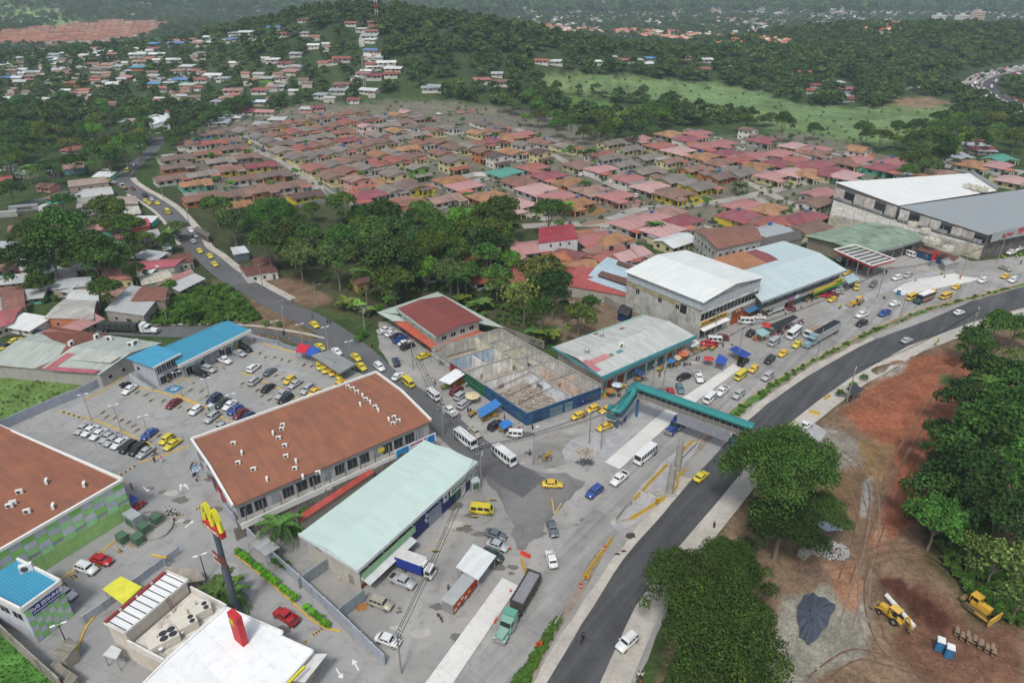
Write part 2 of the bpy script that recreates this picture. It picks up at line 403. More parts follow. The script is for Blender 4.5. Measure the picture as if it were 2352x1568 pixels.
def gz(x,y):
 i=min(max(int(np.searchsorted(xs,x))-1,0),len(xs)-2);j=min(max(int(np.searchsorted(ys,y))-1,0),len(ys)-2);f=(x-xs[i])/(xs[i+1]-xs[i]);g_=(y-ys[j])/(ys[j+1]-ys[j])
 return float((Z[j,i]*(1-f)+Z[j,i+1]*f)*(1-g_)+(Z[j+1,i]*(1-f)+Z[j+1,i+1]*f)*g_)
nyy,nxx=X.shape
me=bpy.data.meshes.new("ground")
me.vertices.add(nxx*nyy);me.vertices.foreach_set("co",np.stack([X,Y,Z],-1).astype(np.float32).ravel())
I=np.arange(nyy*nxx).reshape(nyy,nxx)
q=np.stack([I[:-1,:-1],I[:-1,1:],I[1:,1:],I[1:,:-1]],-1).reshape(-1,4).astype(np.int32)
me.loops.add(q.size);me.loops.foreach_set("vertex_index",q.ravel())
me.polygons.add(len(q));me.polygons.foreach_set("loop_start",np.arange(0,q.size,4,dtype=np.int32));me.polygons.foreach_set("loop_total",np.full(len(q),4,np.int32))
me.polygons.foreach_set("use_smooth",np.ones(len(q),bool))
ca=me.color_attributes.new("Col",'FLOAT_COLOR','POINT')
ca.data.foreach_set("color",np.concatenate([CO,np.ones((nyy,nxx,1))],-1).astype(np.float32).ravel())
me.update();me.validate()
m,t,b=nodes_of("open_ground",.95,0,.1);p_=geo_pos(t)
at=N(t,"ShaderNodeVertexColor");at.layer_name="Col"
n1=noise(t,p_,.9,6,.7);n2=noise(t,p_,.16,5,.65,.8);n3=noise(t,p_,5.0,2)
c_=mixc(t,1.0,at.outputs[0],ramp(t,n1,((.3,.62),(.52,1.0),(.75,1.35))),'MULTIPLY')
c_=mixc(t,1.0,c_,ramp(t,n2,((.35,.78),(.65,1.2))),'MULTIPLY')
n4=noise(t,p_,2.3,6,.75)
c_=mixc(t,1.0,c_,ramp(t,n4,((.36,.68),(.6,1.18))),'MULTIPLY')
c_=mixc(t,ramp(t,n3,((.66,0.),(.74,.5))),c_,C('#8f887a'))
t.links.new(c_,b.inputs['Base Color']);bump(t,b,n1,.5,.25)
me.materials.append(m)
structure(link("ground",me))
asph=m_pave("asphalt",C('#4b4c4e'),C('#57585a'),C('#434446'),.06,.5,streak=rad(-50))
asph_side=m_pave("asphalt_side_road",C('#5a5b5c'),C('#67686a'),C('#505152'),.05,.7)
oldc=m_pave("old_concrete_road",C('#8c8b89'),C('#9b9a97'),C('#757473'),.05,.25,(6.0,4.0,rad(38)),.8,streak=rad(-50))
newc=m_pave("new_concrete",C('#c9c8c4'),C('#d2d1cd'),C('#b5b4af'),.08,.8,(40,5.5,rad(38)),.82)
lotc=m_pave("lot_concrete",C('#8f8f8e'),C('#9d9d9b'),C('#757573'),.045,.35,(5.2,6.4,rad(20)),.8)
walkc=m_pave("pavement_concrete",C('#a9a49b'),C('#bbb6ac'),C('#938e85'),.1,.9,(2.4,2.4,rad(30)),.86)
dustc=m_pave("dusty_frontage",C('#8b8a87'),C('#a09e9a'),C('#747370'),.05,.4)
grassm=m_pave("verge_grass",C('#4a6b33'),C('#5c7a40'),C('#6d6a4c'),.25,1.6)
dirtm=m_pave("verge_dirt",C('#80756a'),C('#92887c'),C('#6c6258'),.2,1.1)
gravelm=m_pave("gravel",C('#97979a'),C('#a9a9a8'),C('#7f7f7c'),.3,2.5)
structure(sheet("forecourt_paving",[(850,1545),(640,1290),(540,1195),(985,1000),(1000,960),(900,850),(870,800),(868,740),(900,735),(1000,800),(1210,965),(1390,895),(1620,770),(1760,680),(1950,610),(1890,560),(2060,530),(2145,560),(2230,600),(2420,580),(2420,700),(2200,745),(2000,850),(1830,975),(1700,1130),(1560,1330),(1440,1620),(830,1620)],.01,dustc,jag=.5))
structure(sheet("parking_lot",[(-90,1030),(0,985),(310,845),(420,835),(575,765),(690,800),(860,870),(985,960),(985,1000),(540,1195),(640,1290),(885,1545),(850,1640),(200,1640),(152,1592),(100,1545),(40,1490),(-20,1430),(-90,1370)],.02,lotc))
L_CARR=[(1030,1600),(1105,1500),(1217,1350),(1330,1205),(1420,1085),(1475,1050),(1560,985),(1640,905),(1700,848),(1740,818),(1800,770),(1900,730),(2000,690),(2100,668),(2200,652),(2420,610)]
R_CARR=[(2420,632),(2338,652),(2200,690),(2100,713),(1952,782),(1864,826),(1772,880),(1660,962),(1560,1060),(1440,1195),(1345,1325),(1270,1430),(1165,1600)]
structure(sheet("concrete_carriageway",L_CARR+R_CARR,.035,oldc,jag=.12))
A_L=[(1238,1600),(1255,1568),(1361,1395),(1432,1283),(1500,1205),(1566,1128),(1665,1018),(1710,971),(1762,927),(1864,858),(1952,808),(2010,779),(2132,735),(2234,690),(2352,657),(2420,638)]
A_R=[(2420,690),(2352,707),(2234,740),(2088,794),(1952,869),(1880,920),(1815,971),(1740,1040),(1656,1143),(1560,1255),(1500,1335),(1458,1395),(1378,1568),(1360,1600)]
structure(sheet("asphalt_carriageway",A_L+A_R,.06,asph,jag=.12))
al=[W(*p) for p in A_R[::-1]]
structure(ribbon("roadside_pavement",al[1:],0.0,4.2,.10,walkc))
SIDE=smooth_line([W(u,v) for u,v in[(1228,1120),(1170,1088),(1120,1052),(1056,1003),(991,943),(892,872),(812,800),(734,745),(656,707),(578,664),(519,628),(480,595),(451,575),(441,558),(423,530),(385,486),(341,456),(315,442),(285,420),(283,405),(306,382),(333,360),(357,335),(362,315)]],5)
structure(ribbon("asphalt_side_road",SIDE,4.1,4.1,.055,asph_side))
i0=11*5-2
structure(ribbon("side_road_pavement",SIDE[i0-12:-22],-4.1,6.9,.085,walkc))
structure(ribbon("side_road_far_pavement",SIDE[i0+12:-30],5.6,-4.1,.085,walkc))
structure(sheet("asphalt_junction",[(1345,1106),(1206,1262),(1188,1262),(1172,1190),(1140,1128),(1080,1062),(1040,1010),(1075,985),(1130,1025),(1190,1068),(1240,1084),(1300,1085)],.048,m_pave("worn_junction_asphalt",C('#656565'),C('#7a7977'),C('#8a8884'),.07,.35),jag=.6,seg=2))
structure(sheet("asphalt_back_road",[(800,850),(700,800),(640,772),(575,766),(500,778),(340,772),(200,765),(-60,772),(-60,748),(200,746),(340,750),(480,748),(580,752),(650,762),(712,782),(760,768),(830,800)],.045,asph_side,jag=.2))
structure(ribbon("back_road_kerb",smooth_line([W(u,v) for u,v in[(745,777),(700,766),(640,756),(580,748),(480,744),(340,746),(200,742),(0,744)]],3),.5,.5,.12,walkc,th=.12))
structure(ribbon("asphalt_lane",smooth_line([W(u,v) for u,v in[(285,412),(240,418),(180,440),(110,455),(40,475)]],4),3,3,.05,asph_side))
structure(ribbon("lane_kerb",smooth_line([W(u,v) for u,v in[(250,432),(190,448),(150,456)]],4),.9,.9,.1,walkc,th=.1))
structure(sheet("new_concrete_lane",[(1154,1326),(1191,1344),(1040,1568),(1012,1605),(945,1605),(976,1568)],.16,newc))
structure(sheet("new_concrete_lane",[(1389,1061),(1423,1077),(1552,961),(1608,915),(1704,844),(1685,835),(1557,920),(1516,950)],.16,newc))
structure(sheet("new_concrete_lane",[(2071,653),(2110,640),(2192,627),(2215,635),(2255,640),(2225,648),(2073,678),(2050,668)],.12,newc))
structure(sheet("concrete_shoulder",[(1232,1575),(1255,1568),(1361,1395),(1432,1283),(1500,1205),(1590,1098),(1560,1092),(1470,1200),(1405,1285),(1340,1380),(1262,1500),(1215,1575)],.052,walkc,jag=.3))
structure(sheet("concrete_shoulder",[(1665,1018),(1762,927),(1864,858),(1952,808),(2010,779),(2000,770),(1930,800),(1840,852),(1740,925),(1650,1005)],.052,walkc,jag=.4))
structure(sheet("median_verge",[(1657,958),(1772,876),(1864,824),(2010,750),(2132,704),(2338,652),(2420,632),(2420,640),(2338,662),(2132,718),(2010,768),(1864,840),(1790,890),(1730,930),(1665,985),(1560,1075),(1545,1068)],.07,dirtm,jag=.35))
structure(sheet("median_grass_strip",[(1660,962),(1772,880),(1864,828),(2010,754),(2132,708),(2338,655),(2420,634),(2420,637),(2338,659),(2132,713),(2010,762),(1864,834),(1780,890),(1668,976)],.085,grassm,jag=.5,seg=2))
structure(sheet("median_verge",[(1160,1600),(1225,1500),(1300,1385),(1335,1325),(1375,1260),(1385,1275),(1300,1420),(1205,1600)],.07,dirtm,jag=.35))
structure(sheet("median_grass_strip",[(1166,1600),(1228,1505),(1276,1420),(1292,1418),(1240,1520),(1200,1600)],.085,grassm,jag=.5,seg=2))
structure(sheet("median_rubble_strip",[(1400,1200),(1450,1150),(1520,1060),(1590,1010),(1605,1020),(1555,1090),(1480,1190),(1420,1220)],.075,gravelm,jag=.5))
structure(sheet("roadworks_gravel",[(1300,1060),(1389,1061),(1516,950),(1500,925),(1440,930),(1380,990),(1310,1010),(1290,1035)],.03,gravelm,jag=.9))
structure(sheet("roadworks_gravel",[(2030,672),(2071,650),(2190,625),(2185,615),(2060,640),(1950,690),(1880,720),(1960,705)],.055,gravelm,jag=.5))
structure(sheet("site_access_gravel",[(1815,975),(1860,965),(1900,990),(1860,1030),(1790,1060),(1770,1010)],.03,gravelm,jag=.8))
structure(sheet("cracked_asphalt_patch",[(1225,1015),(1290,990),(1340,1010),(1330,1055),(1270,1075),(1225,1065)],.028,m_pave("broken_asphalt",C('#83817e'),C('#928f8a'),C('#6a6866'),.2,1.3),jag=.8))
crk=m_flat("crack_tar",'#3f3e3d',.9,var=.3)
CRK=structure(bpy.data.objects.new("paving_cracks",None));COL.objects.link(CRK)
def crack(u,v,a,n,z=.066,w=.06):
 x,y=W(u,v);mb=MB();p=(x,y)
 for i in range(n):
  a+=R.uniform(-.6,.6);q=(p[0]+math.cos(a)*1.3,p[1]+math.sin(a)*1.3);mb.beam((*p,z),(*q,z),w*R.uniform(.6,1.6),.006);p=q
 mb.build("crack",crk,CRK)
for i in range(40):
 u,v=R.choice([(1270,1040),(1100,1180),(1300,1150),(1560,860),(1330,1010),(1150,1120),(1700,760)]);crack(u+R.uniform(-60,60),v+R.uniform(-40,40),R.random()*6.3,R.randint(2,6),.066,.035)
for i in range(40):crack(R.uniform(120,820),R.uniform(880,1080),R.choice([.5,2.0])+R.uniform(-.2,.2),R.randint(3,8),.026,.03)
damp=m_flat("damp_stain",'#6a6762',.85,var=.3);mid_d=m_flat("pale_scrape",'#aaa7a0',.9,var=.2)
def blot(u,v,r,m,z):
 x,y=W(u,v);n=14;structure(MB().quad(*[(x+r*R.uniform(.5,1.1)*math.cos(6.283*i/n),y+.6*r*R.uniform(.5,1.1)*math.sin(6.283*i/n),z) for i in range(n)]).build("paving_stain",m))
for i in range(60):
 u,v=R.choice([(1270,1040),(1100,1180),(980,1420),(1300,1180),(1560,860),(700,1450),(430,1150),(1180,1330)]);blot(u+R.uniform(-90,90),v+R.uniform(-50,50),R.uniform(.5,2.4),R.choice([damp,damp,mid_d]),.0265+.0001*i)
for u,v,r in((1450,1230,1.5),(1432,1265,.7),(1418,1272,.7)):blot(u,v,r,crk,.058)
strc=m_pave("street_concrete",C('#938e86'),C('#a5a097'),C('#837e77'),.06,.5,(5,5,rad(25)),.9)
for pts,w in[([(472,325),(545,335),(640,365),(700,405),(760,450),(790,465)],3.2),([(640,330),(720,395)],0),([(1120,265),(1195,300),(1300,345),(1420,385),(1560,420)],3.0),([(1150,402),(1085,425),(1180,480),(1260,505)],3.0),([(1200,520),(1300,515),(1390,512),(1470,480),(1600,470),(1700,455),(1850,420)],3.4),([(1390,515),(1420,560),(1500,600),(1560,640)],3.0),([(1420,420),(1480,445),(1560,470)],2.6),([(1560,350),(1640,390),(1740,430),(1830,470),(1900,440)],2.8),([(1740,455),(1800,490),(1850,470)],2.6),([(985,245),(1100,262),(1200,300)],2.4),([(1260,350),(1340,395),(1440,440)],2.6),([(720,330),(830,300),(960,290)],2.2)]:
 ks=globals().get('ks',0)+1
 if w:structure(ribbon("estate_street",smooth_line([W(u,v) for u,v in pts],5),w,w,.03+.006*ks,strc))
def hill_street(pts,w):return structure(ribbon("hillside_street",smooth_line([WT(u,v)[:2] for u,v in pts],6),w,w,.25,strc,terrain=True))
hill_street([(130,215),(112,190),(100,165),(92,135)],3.0)
hill_street([(600,215),(620,195),(632,170)],2.4);hill_street([(832,108),(830,90),(838,72)],2.4);hill_street([(440,195),(420,178),(400,172)],2.2)
HW=smooth_line([WT(u,v)[:2] for u,v in[(2420,270),(2330,245),(2262,212),(2245,195),(2265,178),(2330,162),(2420,152)]],6)
structure(ribbon("distant_highway",HW,11,5,.35,strc,terrain=True))
structure(ribbon("distant_highway_lanes",HW,-4,15,.45,asph,terrain=True))
structure(ribbon("hill_road",smooth_line([WT(u,v)[:2] for u,v in[(1990,222),(2080,205),(2160,195),(2235,188)]],4),3,3,.35,strc,terrain=True))
rut=[m_flat("rut_dark",'#69503f',.95,var=.35,scale=1.2),m_flat("rut_pale",'#7a5c49',.95,var=.35,scale=1.2),m_flat("rut_grey",'#7d6e60',.95,var=.35,scale=1.2)]
for k,(pts,mi) in enumerate([([(2215,830),(2160,930),(2100,1040),(2050,1130),(2010,1230),(1985,1330)],0),([(2195,840),(2130,940),(2070,1040),(2030,1130),(1990,1230)],1),([(2180,870),(2110,980),(2060,1060),(2020,1160)],0),([(1850,985),(1930,1010),(1990,1070),(2010,1150),(2000,1260),(1960,1380),(1930,1480)],2),([(1860,1000),(1940,1040),(1985,1110),(1975,1220),(1940,1330)],0),([(1870,970),(1960,990),(2020,1040),(2030,1120)],1),([(1995,1270),(2060,1250),(2140,1262),(2210,1320)],0),([(1990,1290),(2060,1268),(2130,1285),(2190,1340)],0),([(1850,1310),(1920,1290),(1990,1265),(2080,1235)],1),([(1990,1300),(1985,1400),(2010,1480),(2100,1560)],2),([(2010,1280),(2000,1380),(2040,1490),(2160,1550)],0),([(1940,930),(2020,890),(2110,850),(2190,835)],0),([(1955,945),(2040,905),(2130,865)],1),([(1870,1560),(1960,1500),(2060,1520),(2200,1560)],0),([(1900,1100),(1940,1130),(1960,1190)],0),([(1905,1085),(1960,1110),(1985,1180)],1)]):
 ln=smooth_line([W(u,v) for u,v in pts],14)
 for off in(-.95,.95):
  mb=MB();L_=[]
  for i,p in enumerate(ln):
   a,b=ln[max(i-1,0)],ln[min(i+1,len(ln)-1)];d=math.dist(a,b) or 1;nx,ny=-(b[1]-a[1])/d,(b[0]-a[0])/d;w=.15+.06*math.sin(i*1.7+k)
   L_.append([(p[0]+nx*(off+q*w),p[1]+ny*(off+q*w),gz(p[0]+nx*(off+q*w),p[1]+ny*(off+q*w))+.02+.002*k) for q in(-1,1)])
  for i in range(len(ln)-1):
   if(i+k*5)%23:mb.quad(L_[i][0],L_[i+1][0],L_[i+1][1],L_[i][1])
  structure(mb.build("wheel_rut",rut[mi]))
# building helpers
def kid(mb,name,mat,t,color=None,smooth=False):
 o=mb.build(name,mat,None,color,smooth);o.parent=t
 o.matrix_parent_inverse=Matrix.Translation(-t.location) if t.parent is None else Matrix.Identity(4)
 return o
def base_thing(name,label,cat,pts,group=None,z=0.0):
 cx=sum(p[0] for p in pts)/len(pts);cy=sum(p[1] for p in pts)/len(pts)
 return thing(name,label,cat,(cx,cy,z),0,group)
def lerp(a,b,t):return tuple(x+(y-x)*t for x,y in zip(a,b))
def cen(poly):return(sum(p[0] for p in poly)/len(poly),sum(p[1] for p in poly)/len(poly))
def inset(poly,d):
 if area2(poly)<0:s=-1
 else:s=1
 out=[];n=len(poly)
 for i in range(n):
  p0,p1,p2=poly[i-1],poly[i],poly[(i+1)%n]
  def nrm(a,b):
   L=math.dist(a,b) or 1;return(-(b[1]-a[1])/L*s,(b[0]-a[0])/L*s)
  n1,n2=nrm(p0,p1),nrm(p1,p2);k=1+n1[0]*n2[0]+n1[1]*n2[1]
  out.append((p1[0]+(n1[0]+n2[0])*d/max(k,.3),p1[1]+(n1[1]+n2[1])*d/max(k,.3)))
 return out
class Edge:
 def __init__(s,a,b,c):
  s.a=a;s.b=b;s.L=math.dist(a,b);s.d=((b[0]-a[0])/s.L,(b[1]-a[1])/s.L)
  n=(s.d[1],-s.d[0]);m=((a[0]+b[0])/2-c[0],(a[1]+b[1])/2-c[1])
  s.n=n if n[0]*m[0]+n[1]*m[1]>0 else(-n[0],-n[1])
 def pt(s,x,z,off=0.0):return(s.a[0]+s.d[0]*x+s.n[0]*off,s.a[1]+s.d[1]*x+s.n[1]*off,z)
 def panel(s,x0,x1,z0,z1,off,th,mb=None):
  mb=mb or MB()
  pts=[s.pt(x0,0,off)[:2],s.pt(x1,0,off)[:2],s.pt(x1,0,off-th)[:2],s.pt(x0,0,off-th)[:2]]
  return mb.prism(pts,z0,z1)
 def ang(s):
  r=(-s.n[1],s.n[0]);return math.atan2(r[1],r[0]),r
def window(t,e,x0,x1,z0,z1,frame='#c9c9c6',mullion=0,name='window',pane=None):
 w=kid(e.panel(x0,x1,z0,z1,.05,.12),name,plain,t,frame)
 n=max(1,mullion);g=.08;step=(x1-x0)/n
 for i in range(n):
  kid(e.panel(x0+i*step+g,x0+(i+1)*step-g,z0+g,z1-g,.07,.05),'pane',pane or glass,w)
 return w
def door(t,e,x0,x1,z1,c='#5a5f63',z0=.05):
 d=kid(e.panel(x0,x1,z0,z1,.06,.12),'door',plain,t,c)
 kid(e.panel(x1-.3,x1-.2,z0+.9,z0+1.2,.11,.05),'handle',chrome,d);return d
def lettering(t,e,body,xc,zc,size,c,off=.14,bold=.01,name='lettering',mat=None):
 a,r=e.ang();cu=bpy.data.curves.new(name,'FONT');cu.body=body;cu.size=size;cu.align_x='CENTER';cu.align_y='CENTER'
 cu.extrude=.025;cu.offset=bold;cu.resolution_u=2;cu.materials.append(mat or plain)
 o=bpy.data.objects.new(name,cu);COL.objects.link(o);o.color=col4(c)
 p=e.pt(xc,zc,off);n=e.n
 M=Matrix(((r[0],0,n[0],p[0]),(r[1],0,n[1],p[1]),(0,1,0,p[2]),(0,0,0,1)))
 o.parent=t;o.matrix_world=M;o.matrix_parent_inverse=Matrix.Translation(-t.location) if t.parent is None else Matrix.Identity(4)
 o.matrix_basis=M
 bpy.context.view_layer.update()
 me=bpy.data.meshes.new_from_object(o.evaluated_get(bpy.context.evaluated_depsgraph_get()));me.name=name
 m=link(name,me,t,c);m.matrix_parent_inverse=o.matrix_parent_inverse.copy();m.matrix_basis=M;bpy.data.objects.remove(o)
 return m
def sign(t,e,x0,x1,z0,z1,c,body=None,tc='#ffffff',size=None,off=.12,name='sign'):
 o=kid(e.panel(x0,x1,z0,z1,off,.1),name,plain,t,c)
 if body:lettering(t,e,body,(x0+x1)/2,(z0+z1)/2,size or(z1-z0)*.75,tc,off+.03)
 return o
def shell(t,P4,z,rise=1.0,kind='gable',over=.6,wall_c='#b9b7b2',roof_c='#b0b5b2',wm=None,rm=None,axis=0,th=.18,z0=0.0,walls=True,ridge=.5):
 if axis:P4=P4[axis:]+P4[:axis]
 Q=inset(P4,over);c=cen(Q)
 A,B,D,E_=P4
 if kind=='gable':
  M1,M2=lerp(B,D,ridge),lerp(E_,A,1-ridge);m1,m2=lerp(Q[1],Q[2],ridge),lerp(Q[3],Q[0],1-ridge)
  if walls:kid(MB().prism([Q[0],Q[1],m1,Q[2],Q[3],m2],z0,[z-th,z-th,z+rise-th*1.2,z-th,z-th,z+rise-th*1.2]),'wall',wm or wallm,t,wall_c)
  r=MB();r.slab([(*A,z),(*B,z),(*M1,z+rise),(*M2,z+rise)],th);r.slab([(*M2,z+rise),(*M1,z+rise),(*D,z),(*E_,z)],th)
  rf=kid(r,'roof',rm or roof_new,t,roof_c)
 elif kind=='shed':
  if walls:kid(MB().prism(Q,z0,[z-th,z-th,z+rise-th*1.5,z+rise-th*1.5]),'wall',wm or wallm,t,wall_c)
  rf=kid(MB().slab([(*A,z),(*B,z),(*D,z+rise),(*E_,z+rise)],th),'roof',rm or roof_new,t,roof_c)
 elif kind=='hip':
  if walls:kid(MB().prism(Q,z0,z-th),'wall',wm or wallm,t,wall_c)
  h=min(.45,.5*math.dist(B,D)/math.dist(A,B));M1=lerp(lerp(B,D,.5),lerp(A,E_,.5),h);M2=lerp(lerp(A,E_,.5),lerp(B,D,.5),h)
  r=MB();zt=z+rise
  r.quad((*A,z),(*B,z),(*M1,zt),(*M2,zt)).quad((*D,z),(*E_,z),(*M2,zt),(*M1,zt)).quad((*B,z),(*D,z),(*M1,zt)).quad((*E_,z),(*A,z),(*M2,zt))
  r.prism([A,B,D,E_],z-th,z-.01);rf=kid(r,'roof',rm or roof_new,t,roof_c)
 else:
  if walls:kid(MB().prism(Q,z0,z-th),'wall',wm or wallm,t,wall_c)
  rf=kid(MB().prism([A,B,D,E_],z-th,z),'roof',rm or roof_new,t,roof_c)
 return[Edge(Q[i],Q[(i+1)%4],c) for i in range(4)],rf
def Q4(z,*px):return[W(u,v,z) for u,v in px]
def roof_z(P4,z,rise,kind,p,axis=0,ridge=.5):
 if axis:P4=P4[axis:]+P4[:axis]
 A,B,D,E_=P4
 dx,dy=lerp(E_,D,.5)[0]-lerp(A,B,.5)[0],lerp(E_,D,.5)[1]-lerp(A,B,.5)[1]
 m=lerp(A,B,.5);f=((p[0]-m[0])*dx+(p[1]-m[1])*dy)/(dx*dx+dy*dy)
 if kind=='gable':return z+rise*(1-abs(f-ridge)/(ridge if f<ridge else 1-ridge))
 if kind=='shed':return z+rise*f
 return z
ac_case=MB().box(0,0,.06,.95,.38,.72).box(-.36,0,0,.08,.36,.06).box(.36,0,0,.08,.36,.06).mesh("casing",m_flat("condenser_casing",'#d9dad6',.5,var=.06))
ac_fan=MB().tube([(-.12,-.20,.42),(-.12,-.215,.42)],.28,14).mesh("fan_grille",m_flat("condenser_grille",'#4a4c4d',.6))
ac_pipe=MB().tube([(.45,.05,.25),(.62,.05,.3),(.72,.0,.02)],.03,5).mesh("pipe",black)
def ac_unit(x,y,z,rz,label,group=None,s=1.0):
 t=thing("air_conditioner",label,"air conditioner",(x,y,z),rz,group,(s,s,s))
 link("casing",ac_case,t);link("fan_grille",ac_fan,t);link("pipe",ac_pipe,t);return t
big_case=MB().box(0,0,.15,3.0,2.0,1.5).box(0,0,0,2.8,1.8,.15).mesh("casing",m_flat("rooftop_unit_casing",'#c9c4b6',.55,var=.12))
big_fan=MB().tube([(0,0,1.66),(0,0,1.72)],.42,16).mesh("fan",m_flat("fan_dark",'#33353a',.6))
big_coil=MB().box(1.51,0,.35,.04,1.7,1.2).mesh("coil_grille",m_flat("coil_grey",'#5e6063',.7))
def big_ac(x,y,z,rz,label,fans=((.8,.5),(.8,-.5)),s=(1,1,1)):
 t=thing("rooftop_air_conditioner",label,"air conditioner",(x,y,z),rz,None,s)
 link("casing",big_case,t);link("coil_grille",big_coil,t)
 for fx,fy in fans:link("fan",big_fan,t,None,(fx,fy,0))
 return t
ORD="first second third fourth fifth sixth seventh eighth ninth tenth eleventh twelfth thirteenth fourteenth fifteenth sixteenth".split()
# the shopping centre on the left
z=7.2;RISE=1.1
P4=Q4(z,(535,1163),(990,966),(864,856),(440,1010))
t=base_thing("retail_wing","long two-storey shop building with brown ribbed metal roof and white front balcony","shop building",P4)
E4,rf=shell(t,P4,z,RISE,'gable',.5,'#a9aaac','#9c6449',rm=m_roof("brown_ribbed_roof",.5,.62,(.12,.075,.065),(.38,.68),.6),th=.25)
fr,en,bk,en2=E4
cp_=MB()
for a,b,zz in((P4[1],P4[2],RISE),(P4[2],P4[3],0),(P4[3],P4[0],RISE)):
 m_=lerp(a,b,.5)
 for p,q,z1,z2 in((a,m_,z,z+zz),(m_,b,z+zz,z)):
  cp_.beam((*p,z1+.25),(*q,z2+.25),.45,.55)
kid(cp_,'parapet',wht,t)
zb=.3;n_u=11;ph=(z-.6)/5
for i in range(n_u):
 for j in range(5):
  x0=en2 .L*i/n_u+.03;x1=en2 .L*(i+1)/n_u-.03
  dark_=(i*7+j*5+(i*j)%3)%2==0
  kid(en2 .panel(x0,x1,zb+j*ph+.02,zb+(j+1)*ph-.03,.10 if dark_ else.07,.09),'panel',plain,t,R.choice(['#5d4650','#6d5660','#55404a']) if dark_ else R.choice(['#b9bac0','#aeb0b8','#c4c5c9']))
sign(t,en2,en2 .L*.52,en2 .L*.74,2.9,3.7,'#c22a34',off=.35)
sign(t,en2,en2 .L*.1,en2 .L*.2,4.6,6.2,'#8f9298',off=.3)
kid(fr.panel(-.3,fr.L+.3,3.0,3.25,2.2,2.2),'balcony_floor',conc,t)
kid(fr.panel(-.3,fr.L+.3,2.55,3.95,2.4,.2),'balcony_wall',wht,t)
for i in range(13):
 x=1+i*(fr.L-2)/12
 kid(MB().box(*fr.pt(x,0,2.1)[:2],3.2,.22,.22,z-3.6,math.atan2(fr.d[1],fr.d[0])),'post',plain,t,'#77797c')
for i in range(15):
 x0=.6+i*(fr.L-1.2)/15;x1=x0+(fr.L-1.2)/15-.5
 if i%4==2:door(t,fr,x0+.6,x1-.4,5.8,'#8b9096',3.3)
 else:window(t,fr,x0,x1,3.4,5.9,'#6f7376',2+i%2,'shop_window')
for i in range(8):
 x0=1+i*(fr.L-2)/8;kid(fr.panel(x0,x0+3.4,.3,2.3,.08,.1),'grille_panel',plain,t,R.choice(['#6c7278','#5b6066','#7d8288']))
s_=kid(fr.panel(fr.L*.76,fr.L+.2,2.9,5.2,2.65,.12),'banner',plain,t,'#d9dfe6')
for x0,x1,z0,z1,c in((.77,.84,3.0,5.1,'#2f8fd0'),(.78,.82,3.1,3.8,'#e0d53a'),(.86,.905,3.3,4.4,'#dfe6ee'),(.915,.955,3.3,4.4,'#63b4dd'),(.955,.995,3.0,5.0,'#1c7fc6'),(.85,.95,4.55,4.95,'#b54a76')):
 kid(fr.panel(fr.L*x0,fr.L*x1,z0,z1,2.68,.02),'banner_print',plain,s_,c)
sign(t,fr,fr.L*.70,fr.L*.735,4.4,5.4,'#d8c53f',off=.2)
for k_,(u,v) in enumerate([(537,1022),(557,1047),(583,1080),(613,1100),(648,990),(628,1000),(650,980),(641,1013),(655,1028),(657,1050),(680,1060),(677,1075),(695,1092),(730,1082),(548,1068),(799,887),(810,893),(820,902),(833,912),(841,922),(851,930),(862,940),(869,947),(828,935),(893,965),(903,973),(915,967),(905,960)]):
 x,y=W(u,v,z+.6);zz=roof_z(P4,z,RISE,'gable',(x,y))
 w_="lower left part" if k_ in(0,1,2,3,14) else "middle cluster" if k_<14 else "row near the far end" if k_<24 else "cluster by the front right corner"
 ac_unit(x,y,zz,rad(20)+R.choice([0,0,1.57]),f"white air conditioner, {w_} of the long brown roof, {ORD[k_ % 15]} one","condensers on the long brown roof",1.08)
z=9.0
P4=[W(282,1103,z),W(-190,1375,z),None,W(0,980,z)]
ed_=[(P4[3][i]-P4[0][i]) for i in(0,1)];P4[3]=(P4[0][0]+ed_[0]*1.6,P4[0][1]+ed_[1]*1.6);P4[2]=(P4[1][0]+ed_[0]*1.6,P4[1][1]+ed_[1]*1.6)
t=base_thing("supermarket_hall","hall with brown metal roof and checkered green and grey panel wall","shop building",P4)
E4,rf=shell(t,P4,z,.9,'shed',.15,'#a5a9b2','#986046',rm=MATS["brown_ribbed_roof"],th=.25)
fr=E4[0]
cp_=MB()
for a,b in((P4[0],P4[1]),(P4[3],P4[0])):cp_.beam((*a,z+.2),(*b,z+.2),.5,.6)
kid(cp_,'parapet',wht,t)
gw,gh=2.1,1.4
for i in range(int(fr.L/gw)):
 for j in range(4):
  zt=z-.25-j*gh;g_=(i+j)%2==0
  if j==3 and not g_:continue
  c_=R.choice(['#8fcf6c','#a2d99a','#9bd48e','#a9dca0','#8cc870']) if g_ else R.choice(['#bcc3cf','#c6ccd6','#b6bdc9'])
  kid(fr.panel(i*gw+.02,(i+1)*gw-.02,zt-gh+.03,zt-.02,.09,.07),'panel',plain,t,c_)
kid(fr.panel(0,fr.L,.1,z-.3-3.55*gh,.05,.05),'green_base_panel',plain,t,'#9cc578')
for i in range(14):kid(fr.panel(fr.L*i/14,fr.L*i/14+.06,.15,z-.3-3.55*gh,.09,.05),'base_joint',plain,t,'#b0d68c')
for k_,(u,v) in enumerate([(107,1106),(193,1112),(122,1162),(30,1155),(22,1162),(45,1130),(62,1174)]):
 x,y=W(u,v,z+.5);ac_unit(x,y,roof_z(P4,z,.9,'shed',(x,y)),R.choice([.4,2.0]),f"white air conditioner on the brown roof above the checkered wall, {ORD[k_]} of seven","condensers on the supermarket roof",1.25)
z=8.0
P4=[W(139,1334,z),W(49,1399,z),W(-60,1345,z),W(40,1284,z)]
